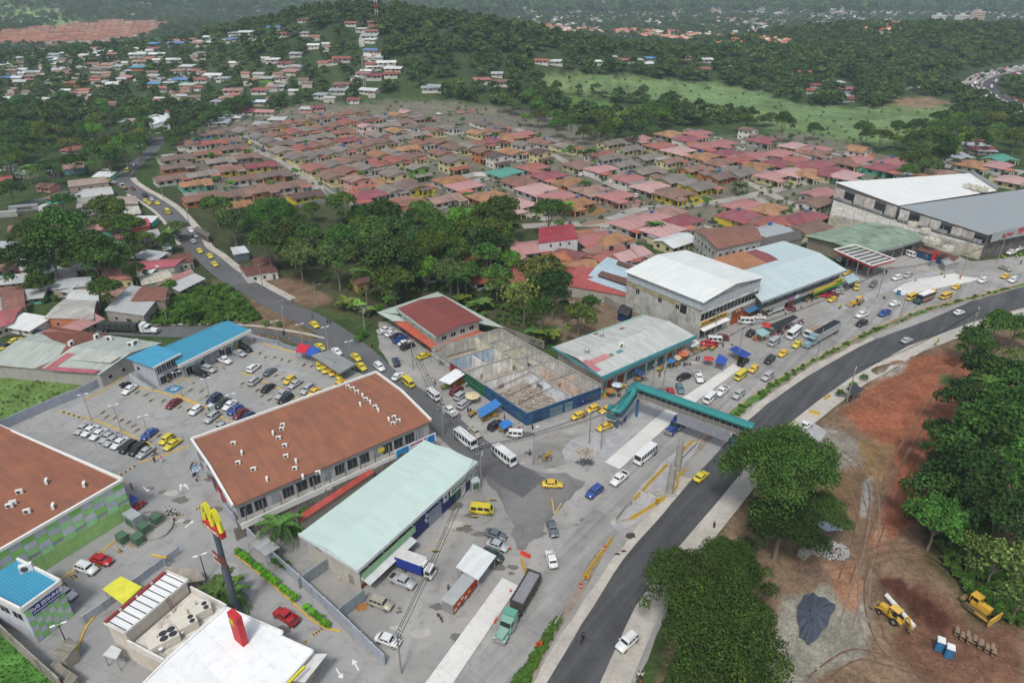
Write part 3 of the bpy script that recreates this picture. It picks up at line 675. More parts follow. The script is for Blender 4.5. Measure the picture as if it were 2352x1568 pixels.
t=base_thing("insurance_office","white annex with blue metal roof and checkered corner wall","office building",P4)
E4,rf=shell(t,P4,z-.5,.35,'shed',.15,'#c3c8d2','#3d8cab',rm=m_roof("blue_ribbed_roof",.5,.15,(.2,.4,.45),(.5,.8),.5,sv=.93),th=.2)
e0,e1=E4[0],E4[1]
cp_=MB()
for a,b in((P4[3],P4[0]),(P4[0],P4[1]),(P4[1],P4[2])):cp_.beam((*a,z-.1),(*b,z-.1),.35,.9)
kid(cp_,'parapet',wht,t)
for i in range(6):
 for j in range(6):
  g_=(i+j)%2==0;w_=e0 .L/6
  kid(e0 .panel(i*w_+.02,(i+1)*w_-.02,.1+j*1.15,.1+(j+1)*1.15-.03,.22,.18),'panel',plain,t,R.choice(['#93d07e','#9ed68c','#8ac874']) if g_ else R.choice(['#bcc1ce','#c6cad4']))
sign(t,e0,.6*1,e0 .L*.86,5.6,7.3,'#26357f',None,off=.4)
lettering(t,e0,"GyG SEGUROS",e0 .L*.46,6.75,.82,'#e4e6f0',.45)
lettering(t,e0,"CORREDORES DE SEGUROS",e0 .L*.46,6.0,.38,'#c4c9e0',.45)
sign(t,e0,e0 .L*.02,.55,5.8,7.2,'#c9c3d4',None,off=.35,name='poster')
for i in range(3):window(t,e1,1+i*3.3,3.4+i*3.3,4.6,6.2,'#d0d3d8',2)
x,y=W(62,1308,z);ac_unit(x,y,z-.3,.5,"white air conditioner on the blue annex roof",None,2.0)
z=4.6
P4=[W(410,843,z),W(577,760,z),W(508,742,z),W(372,800,z)]
t=base_thing("clinic_row","single-storey clinic row with bright blue metal roof and white fascia","shop building",P4)
E4,rf=shell(t,P4,z+.3,1.3,'gable',1.2,'#a3a7ae','#3b88a4',rm=MATS["blue_ribbed_roof"],th=.2,ridge=.72)
fr=E4[0]
kid(MB().beam((*P4[0],z+.1),(*P4[1],z+.1),.3,1.0),'fascia',wht,t)
n=9
for i in range(n):
 x0=1+i*(fr.L-2)/n;x1=x0+(fr.L-2)/n-.5
 if i in(0,5,6):window(t,fr,x0,x1,.3,3.0,'#8f9498',2,'shop_window')
 elif i in(2,8):door(t,fr,x0+.3,x1-.3,2.8,'#3c4146')
 else:kid(fr.panel(x0,x1,.15,3.0,.08,.1),'shutter',plain,t,'#8e939b')
for x0,x1,c in((.80,.83,'#76b04a'),(.93,.955,'#76b04a')):kid(fr.panel(fr.L*x0,fr.L*x1,.4,3.0,.12,.06),'green_pillar',plain,t,c)
o=sign(t,fr,fr.L*.845,fr.L*.875,.6,2.0,'#c8262d',off=.14,name='notice');sign(t,fr,fr.L*.853,fr.L*.867,1.0,1.6,'#e8e8e8',off=.17,name='notice_sheet')
sign(t,fr,fr.L*.02,fr.L*.27,3.2,4.1,'#d9dddd',"CENTRO MEDICO",'#4c8f86',.65,off=1.0)
sign(t,fr,fr.L*.55,fr.L*.75,3.1,3.9,'#cfd2d2',"FARMACIA",'#55585a',.6,off=1.0)
z=6.8
P4=[W(351,843,z),W(414,810,z),W(359,796,z),W(290,827,z)]
t=base_thing("clinic_tower_block","two-storey corner block with blue mono-pitch roof, glazed upper floor and outside stair","clinic building",P4)
E4,rf=shell(t,P4,z-.2,.9,'shed',.9,'#aeb2ba','#4292b2',rm=MATS["blue_ribbed_roof"],th=.2)
fr,lf=E4[0],E4[3]
kid(MB().beam((*P4[0],z-.3),(*P4[1],z-.3),.25,.5),'fascia',wht,t)
for i in range(4):window(t,fr,.6+i*(fr.L-1)/4,.4+(i+1)*(fr.L-1)/4,3.7,5.9,'#c0c3c6',2)
for i in range(3):window(t,fr,.8+i*(fr.L-1)/3,.5+(i+1)*(fr.L-1)/3,.3,2.6,'#7c8084',2,'shop_window')
sign(t,fr,.1,fr.L,2.75,3.5,'#c9ccd2',"Clinica Dental",'#70757c',.55,off=.5)
window(t,lf,1,2.2,3.8,5.0)
st=MB();a=Vector(lf.pt(lf.L*.1,3.4,1.2));bq=Vector(lf.pt(lf.L*.98,.1,1.2))
for i in range(12):
 p=a.lerp(bq,i/11);st.beam(p+Vector((lf.n[0],lf.n[1],0))*-.7,p+Vector((lf.n[0],lf.n[1],0))*.7,.34,.12)
st.beam(a+Vector((lf.n[0]*.75,lf.n[1]*.75,.1)),bq+Vector((lf.n[0]*.75,lf.n[1]*.75,.1)),.1,.3)
kid(st,'stair',steel,t)
kid(MB().prism([lf.pt(lf.L*.0,0,2.0)[:2],lf.pt(lf.L*.98,0,2.0)[:2],lf.pt(lf.L*.98,0,1.85)[:2],lf.pt(0,0,1.85)[:2]],0,[3.6,.6,.6,3.6]),'stair_wall',wallm,t,'#b3b7bf')
z=4.2
P4=[W(228,860,z),W(372,787,z),W(122,752,z),W(-40,835,z)]
t=base_thing("patched_warehouse","long low warehouse with patched roof, rusty brown left and pale grey-green right","warehouse",P4)
E4,rf=shell(t,P4,z,1.6,'gable',.3,'#a6a59f','#a9b0a8',rm=m_roof("stained_grey_roof",.6,.6,(.16,.2,.18),(.45,.8),.75),axis=1,th=.15)
A,B,D,E_=P4
def strip(f0,f1,g0,g1,c,dz=.06,mat=roof_old):
 pts=[]
 for f,g in((f0,g0),(f1,g0),(f1,g1),(f0,g1)):
  p=lerp(lerp(A,E_,f),lerp(B,D,f),g);pts.append((*p,z+1.6*(1-abs(f*2-1))*0+roof_z(P4,z,1.6,'gable',p,1)-z+dz))
 return kid(MB().slab(pts,.05),'roof_sheet',mat,t,c)
strip(.5,.98,.0,.5,'#8a5040',.05,roof_rust);strip(.5,.98,.5,1,'#7d4a3c',.05,roof_rust)
strip(.72,.98,.1,.9,'#9c6a5a',.09,roof_rust);strip(.40,.47,.0,.35,'#b0646a',.09);strip(.02,.4,-.02,.06,'#a85d66',.09,roof_red);strip(.36,.5,.0,.98,'#8a4f40',.07,roof_rust)
for g0,c in((.22,'#b3b6ae'),(.5,'#98a39c'),(.8,'#a5b5ac')):strip(.02,.36,g0,g0+.16,c,.08,MATS["stained_grey_roof"])
for i in range(5):window(t,E4[3],2+i*4,3.2+i*4,1.5,2.6)
for k_,(u,v) in enumerate([(222,774),(250,778),(300,792),(311,785),(166,797)]):
 x,y=W(u,v,z+1);ac_unit(x,y,roof_z(P4,z,1.6,'gable',(x,y),1)+.05,R.random()*3,f"grey air conditioner on the patched warehouse roof, {ORD[k_]} from the right","condensers on the patched roof",1.7)
# mint-roofed shop row
z=6.0
P4=[W(822,1310,z),W(1097,1062,z),W(972,1012,z),W(686,1226,z)]
t=base_thing("mint_roofed_shop","shop row with pale mint metal roof, blue front panels and green band","shop building",P4)
E4,rf=shell(t,P4,z,.8,'gable',.9,'#b9b5ab','#b9cdc6',rm=m_roof("mint_ribbed_roof",.42,.14,(.5,.66,.62),(.55,.85),.55,sv=.95),th=.22,wm=wallm)
fr,en,bk,lf=E4
kid(MB().beam((*P4[0],z-.1),(*P4[1],z-.1),.25,.75).beam((*P4[3],z-.1),(*P4[0],z-.1),.25,.75).beam((*P4[1],z-.1),(*P4[2],z-.1),.25,.7),'fascia',plain,t,'#c9d2d4')
kid(fr.panel(0,fr.L*.42,2.9,4.3,.9,.12),'green_band',plain,t,'#8fb890')
kid(fr.panel(0,fr.L*.5,3.9,5.4,.15,.1),'slat_panel',plain,t,'#5c6447')
kid(fr.panel(fr.L*.42,fr.L*.82,.1,5.2,.14,.12),'blue_front_panel',plain,t,'#27356f')
kid(fr.panel(fr.L*.56,fr.L*.68,.1,3.6,.2,.06),'grey_shutter',plain,t,'#8d95a5')
for i in range(6):
 a_=i*1.047;xx,zz=fr.L*.555+.75*math.cos(a_),2.6+.75*math.sin(a_);kid(fr.panel(xx-.28,xx+.28,zz-.28,zz+.28,.2,.06),'rosette_print',plain,t,'#c4cadd')
sign(t,fr,fr.L*.70,fr.L*.75,2.6,4.6,'#d7dade',"%",'#303a66',1.3,off=.24)
sign(t,fr,fr.L*.755,fr.L*.995,3.2,4.7,'#cdd8cc',"MINI SUPER POLO SUR",'#3c4a42',.72,off=.6)
for x0,x1,c in((.77,.81,'#2b3350'),(.82,.87,'#3a6a52'),(.88,.92,'#dcdcd8'),(.93,.98,'#2e3d6a')):kid(fr.panel(fr.L*x0,fr.L*x1,.1,2.6,.15,.1),'shopfront_panel',plain,t,c)
kid(fr.panel(0,fr.L*.42,.1,1.2,.12,.1),'dado',plain,t,'#7a4a3c')
kid(fr.panel(fr.L*.28,fr.L*.42,1.2,2.9,.12,.1),'red_front_panel',plain,t,'#7d4236')
for x0 in(.03,.13,.21):door(t,fr,fr.L*x0,fr.L*x0+1.6,2.6,'#6c7076')
aw=MB();a,bq=fr.pt(0,2.9,.2),fr.pt(fr.L*.38,2.9,.2);c_,d2=fr.pt(fr.L*.38,2.5,2.4),fr.pt(0,2.5,2.4);aw.slab([a,bq,c_,d2],.08);kid(aw,'awning',roof_new,t,'#c6cbcc')
for i in range(9):kid(MB().tube([fr.pt(1+i*(fr.L-2)/8,z-.5,.8),fr.pt(1+i*(fr.L-2)/8,z-.3,1.8)],.05,4),'lamp_bracket',steel,t)
window(t,lf,2,4,3.6,4.6);door(t,lf,lf.L-3,lf.L-1.8,2.2,'#8f8a80')
for i in range(24):
 p=en.pt(i*en.L/24,z+.55,.95);kid(MB().tube([(p[0],p[1],z+.2),(p[0],p[1],z+.8)],.035,4),'rail_post',steel,t) if i%3==0 else None
P5=[W(690,1196,3.4),W(860,1083,3.4),W(850,1078,3.4),W(680,1188,3.4)]
t2=base_thing("red_lean_to","narrow red sheet-metal lean-to behind the mint-roofed shop","shed roof",P5)
shell(t2,P5,3.3,.3,'shed',.2,'#9b968c','#a8493f',rm=roof_red)
# fast-food restaurant in the foreground
z=5.2
beige='#c8c1b4'
P4=[W(286,1453,7.2),W(239,1430,7.2),W(383,1310,7.2),W(432,1330,7.2)]
cx_,cy_=W(520,1560,0)
t=thing("burger_restaurant","beige fast-food restaurant with large white flat roof and sunken plant deck","restaurant",(*W(470,1540),0))
kid(MB().prism(inset(P4,.25),0,6.7),'wall',wallm,t,beige)
kid(MB().slab([(*P4[0],6.75),(*P4[1],7.0),(*P4[2],7.0),(*P4[3],6.75)],.12),'ribbed_roof',roof_new,t,'#e6e8e8')
for i in range(10):
 f=(i+.5)/10;a=lerp(P4[0],P4[3],f);bq=lerp(P4[1],P4[2],f);kid(MB().beam((*a,6.82),(*bq,7.06),.14,.08),'roof_rib',plain,t,'#4a4b4c')
for a,bq,c_ in((P4[1],P4[2],'#8f3a36'),):
 for i in range(4):kid(MB().beam((*lerp(a,bq,i/4+.01),7.15),(*lerp(a,bq,(i+1)/4-.03),7.15),.5,.5),'red_trim',plain,t,c_)
cpm=MB()
for a,bq in((P4[0],P4[1]),(P4[1],P4[2]),(P4[2],P4[3]),(P4[3],P4[0])):cpm.beam((*a,7.1),(*bq,7.1),.22,.3)
kid(cpm,'parapet',plain,t,'#d3cfc6')
D2=[P4[0],P4[3],W(520,1392,5.2),W(380,1518,5.2)]
kid(MB().prism(inset(D2,.1),0,4.3),'deck_wall',wallm,t,beige)
kid(MB().prism(inset(D2,.3),4.3,4.36),'plant_deck',m_pave("stained_deck",C('#c9c4ba'),C('#d4d0c6'),C('#5a554c'),.35,.5),t)
cpm=MB()
for a,bq in((D2[0],D2[3]),(D2[1],D2[2]),(D2[2],D2[3])):cpm.beam((*a,4.9),(*bq,4.9),.3,1.4)
kid(cpm,'deck_parapet',plain,t,'#d8d6d0')
MR=[W(392,1508,5.4),W(520,1396,5.4),W(650,1452,5.4),W(645,1462,5.4),W(720,1496,5.4),W(540,1700,5.4),W(300,1600,5.4)]
kid(MB().prism(inset(MR,.25),0,5.1),'main_wall',wallm,t,'#b9ac9b')
kid(MB().prism(MR,5.1,5.45),'white_roof',m_pave("white_membrane",C('#dfe2e3'),C('#e6e8e8'),C('#cfd2d3'),.12,.6,(9,3.2,rad(40)),.9,.5),t)
cpm=MB()
for i in range(len(MR)):cpm.beam((*MR[i],5.55),(*MR[(i+1)%len(MR)],5.55),.3,.35)
kid(cpm,'roof_kerb',plain,t,'#e2e3e2')
kid(MB().beam((*W(700,1530,6.2),6.2),(*W(630,1600,6.2),6.2),.35,.35),'yellow_rail',plain,t,'#d8d02e')
PT=[W(690,1500,4.6),W(752,1500,4.6),W(700,1566,4.6),W(665,1560,4.6)]
kid(MB().prism(PT,4.4,4.6),'entrance_canopy',plain,t,'#cfd0cc')
for i in range(3):kid(MB().beam((*W(676+i,1530+6*i,4.9-i*.4),4.9-i*.4),(*W(715+i,1500+5*i,4.9-i*.4),4.9-i*.4),.12,.2),'louvre',plain,t,'#a69a88')
for(u,v),rz,s,lb,fn in[((375,1470),.9,(1.5,1.25,1),"large beige four-fan rooftop cooling unit on the plant deck",((1.0,.5),(1.0,-.4),(.2,.5),(.1,-.4))),((430,1434),.9,(1,1,1),"beige two-fan rooftop cooling unit at the middle of the plant deck",((.8,.5),(.8,-.5))),((462,1403),.9,(1,1,1),"beige two-fan rooftop cooling unit by the upper deck wall",((.8,.5),(.8,-.5))),((437,1392),.9,(.5,.6,.7),"small grey hooded vent box on the plant deck",())]:
 x,y=W(u,v,5.2);big_ac(x,y,4.36,rz-.2,lb,fn,s)
for k_,(u,v) in enumerate([(418,1452),(405,1462),(385,1478),(370,1490),(398,1448)]):
 x,y=W(u,v,5);vt=thing("roof_vent",f"white mushroom exhaust vent beside the white roof edge, {ORD[k_]} of five","vent",(x,y,4.36),0,"exhaust vents")
 MB().tube([(0,0,0),(0,0,.7)],.28,10).build('stack',steel,vt);MB().ball((0,0,.85),.42,10,5,.55).build('cap',wht,vt)
x0=W3(395,1385,4.4)
lt=thing("roof_ladder","rusty steel ladder up the beige wall of the plant deck","ladder",(x0[0],x0[1],4.36))
p1,p2=Vector(lerp(P4[0],P4[3],.62)+(4.36,)),Vector(lerp(P4[0],P4[3],.62)+(7.3,))
dd=(Vector(P4[3]+(0,))-Vector(P4[0]+(0,))).normalized();nn=Vector((dd.y,-dd.x,0))*1
kid(MB().beam(p1+nn*1.0,p2+nn*.2,.06,.06).beam(p1+dd*.5+nn*1.0,p2+dd*.5+nn*.2,.06,.06),'rail',m_flat("rust",'#6a4438'),lt)
for i in range(9):kid(MB().beam((p1+nn*1.0).lerp(p2+nn*.2,(i+.5)/9),(p1+dd*.5+nn*1.0).lerp(p2+dd*.5+nn*.2,(i+.5)/9),.05,.05),'rung',MATS["rust"],lt)
for px,zz,c,lb in(([(235,1352),(277,1322),(327,1348),(283,1388)],3.2,'#d9d548',"square yellow drive-through canopy beside the beige restaurant wall"),([(236,1503),(257,1480),(280,1492),(268,1514)],2.8,'#c7cacb',"small pale metal hood over the drive-through window")):
 q=Q4(zz,*px);tt=base_thing("drive_through_canopy",lb,"canopy",q)
 kid(MB().slab([(*q[0],zz),(*q[1],zz),(*q[2],zz+.15),(*q[3],zz+.15)],.18),'canopy_roof',plain,tt,c)
 for i in(0,1,2,3):a=lerp(q[i],cen(q),.12);kid(MB().tube([(*a,0),(*a,zz)],.09,8),'post',steel,tt)
def shed(px,zz,rise,wc,rc,label,name="shed",cat="shed",kind='gable',rm=None,axis=0,over=.3,wm=None,win=0,grp=None,z0=0.0):
 q=Q4(zz,*px);tt=base_thing(name,label,cat,q,grp);ed,rf=shell(tt,q,zz,rise,kind,over,wc,rc,rm=rm,axis=axis,wm=wm)
 for i in range(win):
  e=ed[0] if i%2==0 else ed[3]
  if e.L>2.2:x0=e.L*(.2+.3*(i//2));window(tt,e,x0,min(x0+1.1,e.L-.2),.9,min(2.1,zz-.4))
 if win:door(tt,ed[0],ed[0].L*.82,min(ed[0].L*.82+.9,ed[0].L-.1),min(2.1,zz-.3))
 return tt
shed([(117,1497),(158,1462),(180,1480),(147,1520)],2.6,.15,'#c3bba9','#9c9688',"beige block utility room with mossy flat roof beside the checkered corner","utility_room","utility room",'shed',roof_moss)
shed([(105,1535),(125,1515),(180,1553),(160,1575)],2.2,.1,'#bdb5a4','#8d877a',"roofless-looking beige waste enclosure next to the utility room","waste_enclosure","enclosure",'flat',roof_moss)
shed([(400,1345),(472,1330),(452,1306),(378,1300)],2.8,.1,'#b9b1a2','#a59d8e',"low beige service block with dark windows by the drive-through exit","service_block","service block",'flat',roof_old,win=2)
bx_,by_=W(548,1418)
t=thing("arch_pole_sign","tall grey pole sign carrying yellow double arches over a red board","pole sign",(bx_,by_,0))
kid(MB().tube([(bx_,by_,0),(bx_,by_,12)],.62,14),'pole',m_flat("slate_paint",'#4b5560',.5),t);kid(MB().tube([(bx_,by_,12),(bx_,by_,20.6)],.45,14),'upper_pole',MATS["slate_paint"],t)
ex=Vector((math.cos(rad(-38)),math.sin(rad(-38)),0));ey=Vector((-ex.y,ex.x,0));O_=Vector((bx_,by_,0))
kid(MB().beam(O_-ex*2.6+Vector((0,0,20.4)),O_+ex*2.6+Vector((0,0,20.4)),.9,1.3),'sign_board',plain,t,'#b3382e')
arch=MB()
def archpts(x0,w,h):return[O_+ex*(x0+w*(i/14))+Vector((0,0,21+h*(1-abs(2*i/14-1)**2.2))) for i in range(15)]
for x0 in(-2.4,0.0):
 pts=archpts(x0,2.4,3.6)
 for i in range(14):arch.beam(pts[i],pts[i+1],.75,.5)
kid(arch,'double_arch',m_flat("arch_yellow",'#d9d23c',.45,var=.05),t)
eb=Edge((O_-ex*3.2)[:2],(O_+ex*3.2)[:2],(O_+ey*5)[:2])
lettering(t,eb,"McDonald's",3.2,20.4,.85,'#e8d9c8',.55)
for i,(zz,dx) in enumerate(((14.6,-.9),(13.3,-.6),(14.6,1.0),(13.4,1.2))):
 kid(MB().beam(O_+ex*(dx-.9)+ey*(-.5)+Vector((0,0,zz)),O_+ex*(dx+.9)+ey*(-.5)+Vector((0,0,zz)),.15,.9),'side_board',plain,t,'#8d3a33' if i<2 else '#5a3a34')
 if i<2:lettering(t,eb,"McCafe" if i==0 else "Auto Mac",3.2+dx,zz,.5,'#d8c8bc',.68)
q=W3(566,1482,5.4)
t=thing("red_slab_sign","upright red slab sign with small yellow emblem at the roof edge","sign",q)
o_=Vector(q);kid(MB().beam(o_+ex*-1.3+Vector((0,0,0)),o_+ex*-1.3+Vector((0,0,6.2)),1.0,2.4,ex),'slab',plain,t,'#bf3038')
am=MB()
for k_ in(-.55,.0):
 pts=[o_+ex*(-1.6+k_+.55*i/8)-ey*.62+Vector((0,0,4.2+1.1*(1-abs(2*i/8-1)**2.2))) for i in range(9)]
 for i in range(8):am.beam(pts[i],pts[i+1],.1,.17,ey)
kid(am,'emblem',MATS["arch_yellow"],t)
# along the main road
z=6.8
P4=[W(1001,775,z),W(1110,735,z),W(1019,680,z),W(910,709,z)]
t=base_thing("red_roofed_store","two-storey grey store with dark red ribbed roof and orange awning round it","store",P4)
E4,rf=shell(t,P4,z,1.0,'gable',1.0,'#c2c0bb','#84423c',rm=m_roof("dark_red_roof",.55,.6,(.09,.06,.06),(.42,.72),.75),axis=1,wm=wallm)
for e in E4:
 m_=e.pt(e.L/2,0)
 if e.n[1]<-.2:
  for i in range(4):x0=e.L*(.1+.22*i);window(t,e,x0,x0+1.7,4.5,5.8,'#c0c0bc',2)
kid(MB().beam((*P4[3],z-.3),(*P4[0],z-.3),.3,.9),'gutter_board',plain,t,'#9db0a8')
c0=cen(P4)
def apron(px,z_out,z_in,frac,c,mat=roof_red,name='awning'):
 q=[W(u,v,z_out) for u,v in px];inn=[lerp(a,c0,frac) for a in q]
 return kid(MB().slab([(*q[0],z_out),(*q[1],z_out),(*inn[1],z_in),(*inn[0],z_in)],.12),name,mat,t,c)
apron([(1000,806),(1116,764)],3.1,3.9,.3,'#b4614c');apron([(900,736),(1000,806)],3.1,3.9,.3,'#b85a45');
apron([(866,717),(1005,670)],3.6,4.6,.35,'#aebdb3',roof_new,'rear_roof');apron([(1005,670),(1158,752)],3.6,4.6,.4,'#b3beb4',roof_new,'rear_roof');apron([(866,717),(902,737)],3.6,4.0,.35,'#aebdb3',roof_new,'rear_roof')
base=inset([W(900,736,3),W(1000,806,3),W(1116,764,3),W(1015,705,3)],1.4);kid(MB().prism(base,0,3.2),'ground_floor',wallm,t,'#8d5a50')
eb=Edge(base[0],base[1],cen(base))
for i in range(4):kid(eb.panel(1.5+i*4,4.2+i*4,.1,2.5,.08,.1),'shutter',plain,t,R.choice(['#3a3c40','#55585c','#6d4a42']))
rawc=m_wall("gutted_wall",.5)
F=W(1210,977);Lc=W(993,828);Rc=W(1378,916);Bk=W(1168,795)
t=base_thing("gutted_block","roofless gutted corner building with open rooms and rubble inside","ruined building",[F,Lc,Rc,Bk])
def GP(a,b):
 p=lerp(F,Rc,a);q_=lerp(Lc,(Lc[0]+Rc[0]-F[0],Lc[1]+Rc[1]-F[1]),a);return lerp(p,q_,b)
def wall_run(a,b,h,c,th=.22,gaps=(),name='partition_wall',mat=rawc):
 L=math.dist(a,b);cuts=[0.0]+[g for gg in gaps for g in gg]+[1.0]
 mb=MB();d=((b[0]-a[0])/L,(b[1]-a[1])/L);n=(-d[1]*th/2,d[0]*th/2)
 for i in range(0,len(cuts),2):
  p,q=lerp(a,b,cuts[i]),lerp(a,b,cuts[i+1]);mb.prism([(p[0]+n[0],p[1]+n[1]),(q[0]+n[0],q[1]+n[1]),(q[0]-n[0],q[1]-n[1]),(p[0]-n[0],p[1]-n[1])],0,h)
 for s_,e_ in gaps:
  p,q=lerp(a,b,s_),lerp(a,b,e_);mb.prism([(p[0]+n[0],p[1]+n[1]),(q[0]+n[0],q[1]+n[1]),(q[0]-n[0],q[1]-n[1]),(p[0]-n[0],p[1]-n[1])],2.1,h)
 return kid(mb,name,mat,t,c)
wall_run(GP(0,0),GP(1,0),3.6,'#33597f',.3,(),'front_wall',wallm);wall_run(GP(0,0),GP(0,.40),3.6,'#2f5a86',.3,(),'side_wall',wallm)
wall_run(GP(0,.40),GP(0,.62),3.4,'#2e6a48',.3,(),'side_wall',wallm);wall_run(GP(0,.62),GP(0,.78),3.4,'#96312f',.3,(),'side_wall',wallm);wall_run(GP(0,.78),GP(0,1),3.4,'#b9b6b0',.3,((.3,.6),),'side_wall',wallm)
wall_run(GP(1,0),GP(1,1),3.8,'#c4c1ba',.3);wall_run(GP(0,1),GP(1,1),4.0,'#bcb9b2',.3)
wall_run(GP(0,.42),GP(1,.42),4.0,'#e2e1dc',.28,((.2,.28),(.62,.7)));wall_run(GP(0,.60),GP(.62,.60),4.0,'#e0dfda',.28,((.3,.36),));wall_run(GP(0,.78),GP(.62,.78),4.0,'#b0c6d8',.28,((.5,.56),(.7,.76)))
wall_run(GP(.58,0),GP(.58,.42),3.9,'#dfe2e6',.28,((.6,.75),));wall_run(GP(.8,0),GP(.8,.42),3.6,'#d6c0b2',.25);wall_run(GP(.62,.42),GP(.62,1),4.2,'#d8d5c2',.28,((.2,.28),(.7,.78)))
wall_run(GP(.30,.60),GP(.30,.78),3.8,'#e0ddd6',.22);wall_run(GP(.58,.22),GP(1,.22),3.8,'#d8c4b6',.22,((.4,.5),))
for k_ in(.56,.7,.85):wall_run(GP(.62,k_),GP(1,k_),4.2,R.choice(['#dad8c4','#d0d1c8','#d6ccc0']),.22,((.45,.58),))
wall_run(GP(.81,.42),GP(.81,1),4.2,'#d6d4c2',.22,((.15,.25),(.55,.64),(.8,.88)))
cb=MB()
for a,b_ in((GP(.58,0),GP(.58,.42)),(GP(.8,0),GP(.8,.42)),(GP(.58,.22),GP(1,.22)),(GP(.62,.56),GP(1,.56)),(GP(.62,.7),GP(1,.7)),(GP(.62,.85),GP(1,.85)),(GP(0,.42),GP(1,.42)),(GP(0,.6),GP(.62,.6)),(GP(0,.78),GP(.62,.78)),(GP(.62,.42),GP(.62,1)),(GP(1,0),GP(1,1)),(GP(0,1),GP(1,1)),(GP(.81,.42),GP(.81,1))):cb.beam((*a,4.2),(*b_,4.2),.36,.3)
kid(cb,'ring_beam',conc,t)
for k_ in range(3):
 a,b_=Vector((*GP(.02,.10+.11*k_),3.7)),Vector((*GP(.56,.14+.11*k_),3.9));mb=MB()
 mb.beam(a,b_,.08,.08).beam(a+Vector((0,0,.5)),b_+Vector((0,0,.5)),.08,.08)
 for i in range(16):mb.beam(a.lerp(b_,i/16)+Vector((0,0,.5*(i%2))),a.lerp(b_,(i+1)/16)+Vector((0,0,.5*((i+1)%2))),.05,.05)
 kid(mb,'lattice_joist',m_flat("rusty_steel",'#4a3f3a'),t)
for j,(a0,a1,lab) in enumerate(((GP(0,0),GP(1,0),'front'),(GP(0,0),GP(0,1),'side'))):
 n_=16;e=Edge(a0,a1,cen([F,Rc,Lc,Bk]));mb=MB()
 for zz,off in((3.6,.3),(2.9,1.6)):mb.beam(e.pt(0,zz,off),e.pt(e.L,zz,off),.12,.12)
 for i in range(n_+1):mb.beam(e.pt(e.L*i/n_,3.6,.1),e.pt(e.L*i/n_,2.9,1.6),.08,.08)
 kid(mb,'awning_frame',plain,t,'#2c4c66' if j==0 else '#40565f')
for x0,x1,c in((.08,.2,'#24405f'),(.3,.46,'#6b8087'),(.5,.6,'#7d9096'),(.66,.8,'#2d3a78'),(.86,.95,'#46566c')):
 e=Edge(F,Rc,cen([F,Rc,Lc,Bk]));kid(e.panel(e.L*x0,e.L*x1,.1,2.6,.22,.06),'shutter',plain,t,c)
e=Edge(F,Lc,cen([F,Rc,Lc,Bk]))
for x0 in(.04,.12,.2,.3):kid(e.panel(e.L*x0,e.L*x0+1.8,.1,2.5,.22,.06),'shutter',plain,t,R.choice(['#2b4c74','#3b628f','#3f5f6a']))
kid(MB().prism([GP(.02,.02),GP(.98,.02),GP(.98,.98),GP(.02,.98)],.02,.12),'floor_slab',m_pave("rubble_floor",C('#8f867a'),C('#a39b8f'),C('#73685b'),.3,1.0),t)
rub=MB()
for i in range(420):
 a,b_=R.random()**.8*.55+.02,R.random()*.38+.02;
 if i>300:a,b_=.6+R.random()*.38,.03+R.random()*.9
 p=GP(a,b_);s_=R.uniform(.12,.7);rub.box(p[0],p[1],.1+R.random()*.35*(i<300),s_*R.uniform(1,3),s_*.5,s_*.3,R.random()*3.1)
o=kid(rub,'rubble',m_pave("rubble_mix",C('#b8b0a4'),C('#8a7c6c'),C('#d8d4cc'),1.2,3.0),t);o["kind"]="stuff"
z=5.6
P4=[W(1384,866,z),W(1599,772,z),W(1477,722,z),W(1268,797,z)]
t=base_thing("market_hall","market hall with huge pale grey roof and teal fascia board","market building",P4)
E4,rf=shell(t,P4,z,1.3,'gable',1.2,'#b1a79c','#b7bab6',rm=m_roof("pale_market_roof",.5,.45,(.27,.26,.24),(.5,.75),.7),th=.2)
A,B,D,E_=P4
kid(MB().beam((*A,z-.3),(*B,z-.3),.3,1.2).beam((*E_,z),(*A,z-.2),.3,.5),'fascia',plain,t,'#4a8f98')
def patch(f0,f1,g0,g1,c,mat=roof_red,dz=.05):
 pts=[]
 for f,g in((f0,g0),(f1,g0),(f1,g1),(f0,g1)):
  p=lerp(lerp(A,B,f),lerp(E_,D,f),g);pts.append((*p,roof_z(P4,z,1.3,'gable',p)+dz))
 return kid(MB().slab(pts,.04),'roof_sheet',mat,t,c)
patch(.0,.12,.5,.97,'#b06a6a');patch(.0,.05,.12,.5,'#b4747a');patch(.05,.22,.26,.36,'#b98080');patch(.23,.26,.27,.33,'#4f7a4a');patch(.30,.36,.27,.33,'#5f8a8f')
patch(.1,1,.955,.995,'#8fb3ac',roof_new);patch(.62,.66,.78,.83,'#8d5a4c',roof_rust);patch(.4,.44,.90,.95,'#7d5a4c',roof_rust)
fr=E4[0]
for i in range(8):
 x0=1+i*(fr.L-2)/8;kid(fr.panel(x0,x0+3.2,.1,2.8,.08,.1),'stall_front',plain,t,R.choice(['#6a3b30','#3f5a5e','#7d5a3c','#37556e','#8a8478','#54432f']))
for i in range(10):p=fr.pt(.6+i*(fr.L-1.2)/9,0,1.0);kid(MB().box(p[0],p[1],0,.25,.25,z-.9),'post',plain,t,'#4c7f86')
for k_,(u,v,lb,s_) in enumerate([(1427,797,"white air conditioner on the middle of the market roof",1.6)]):
 x,y=W(u,v,z+1);ac_unit(x,y,roof_z(P4,z,1.3,'gable',(x,y))+.02,.6,lb,None,s_)
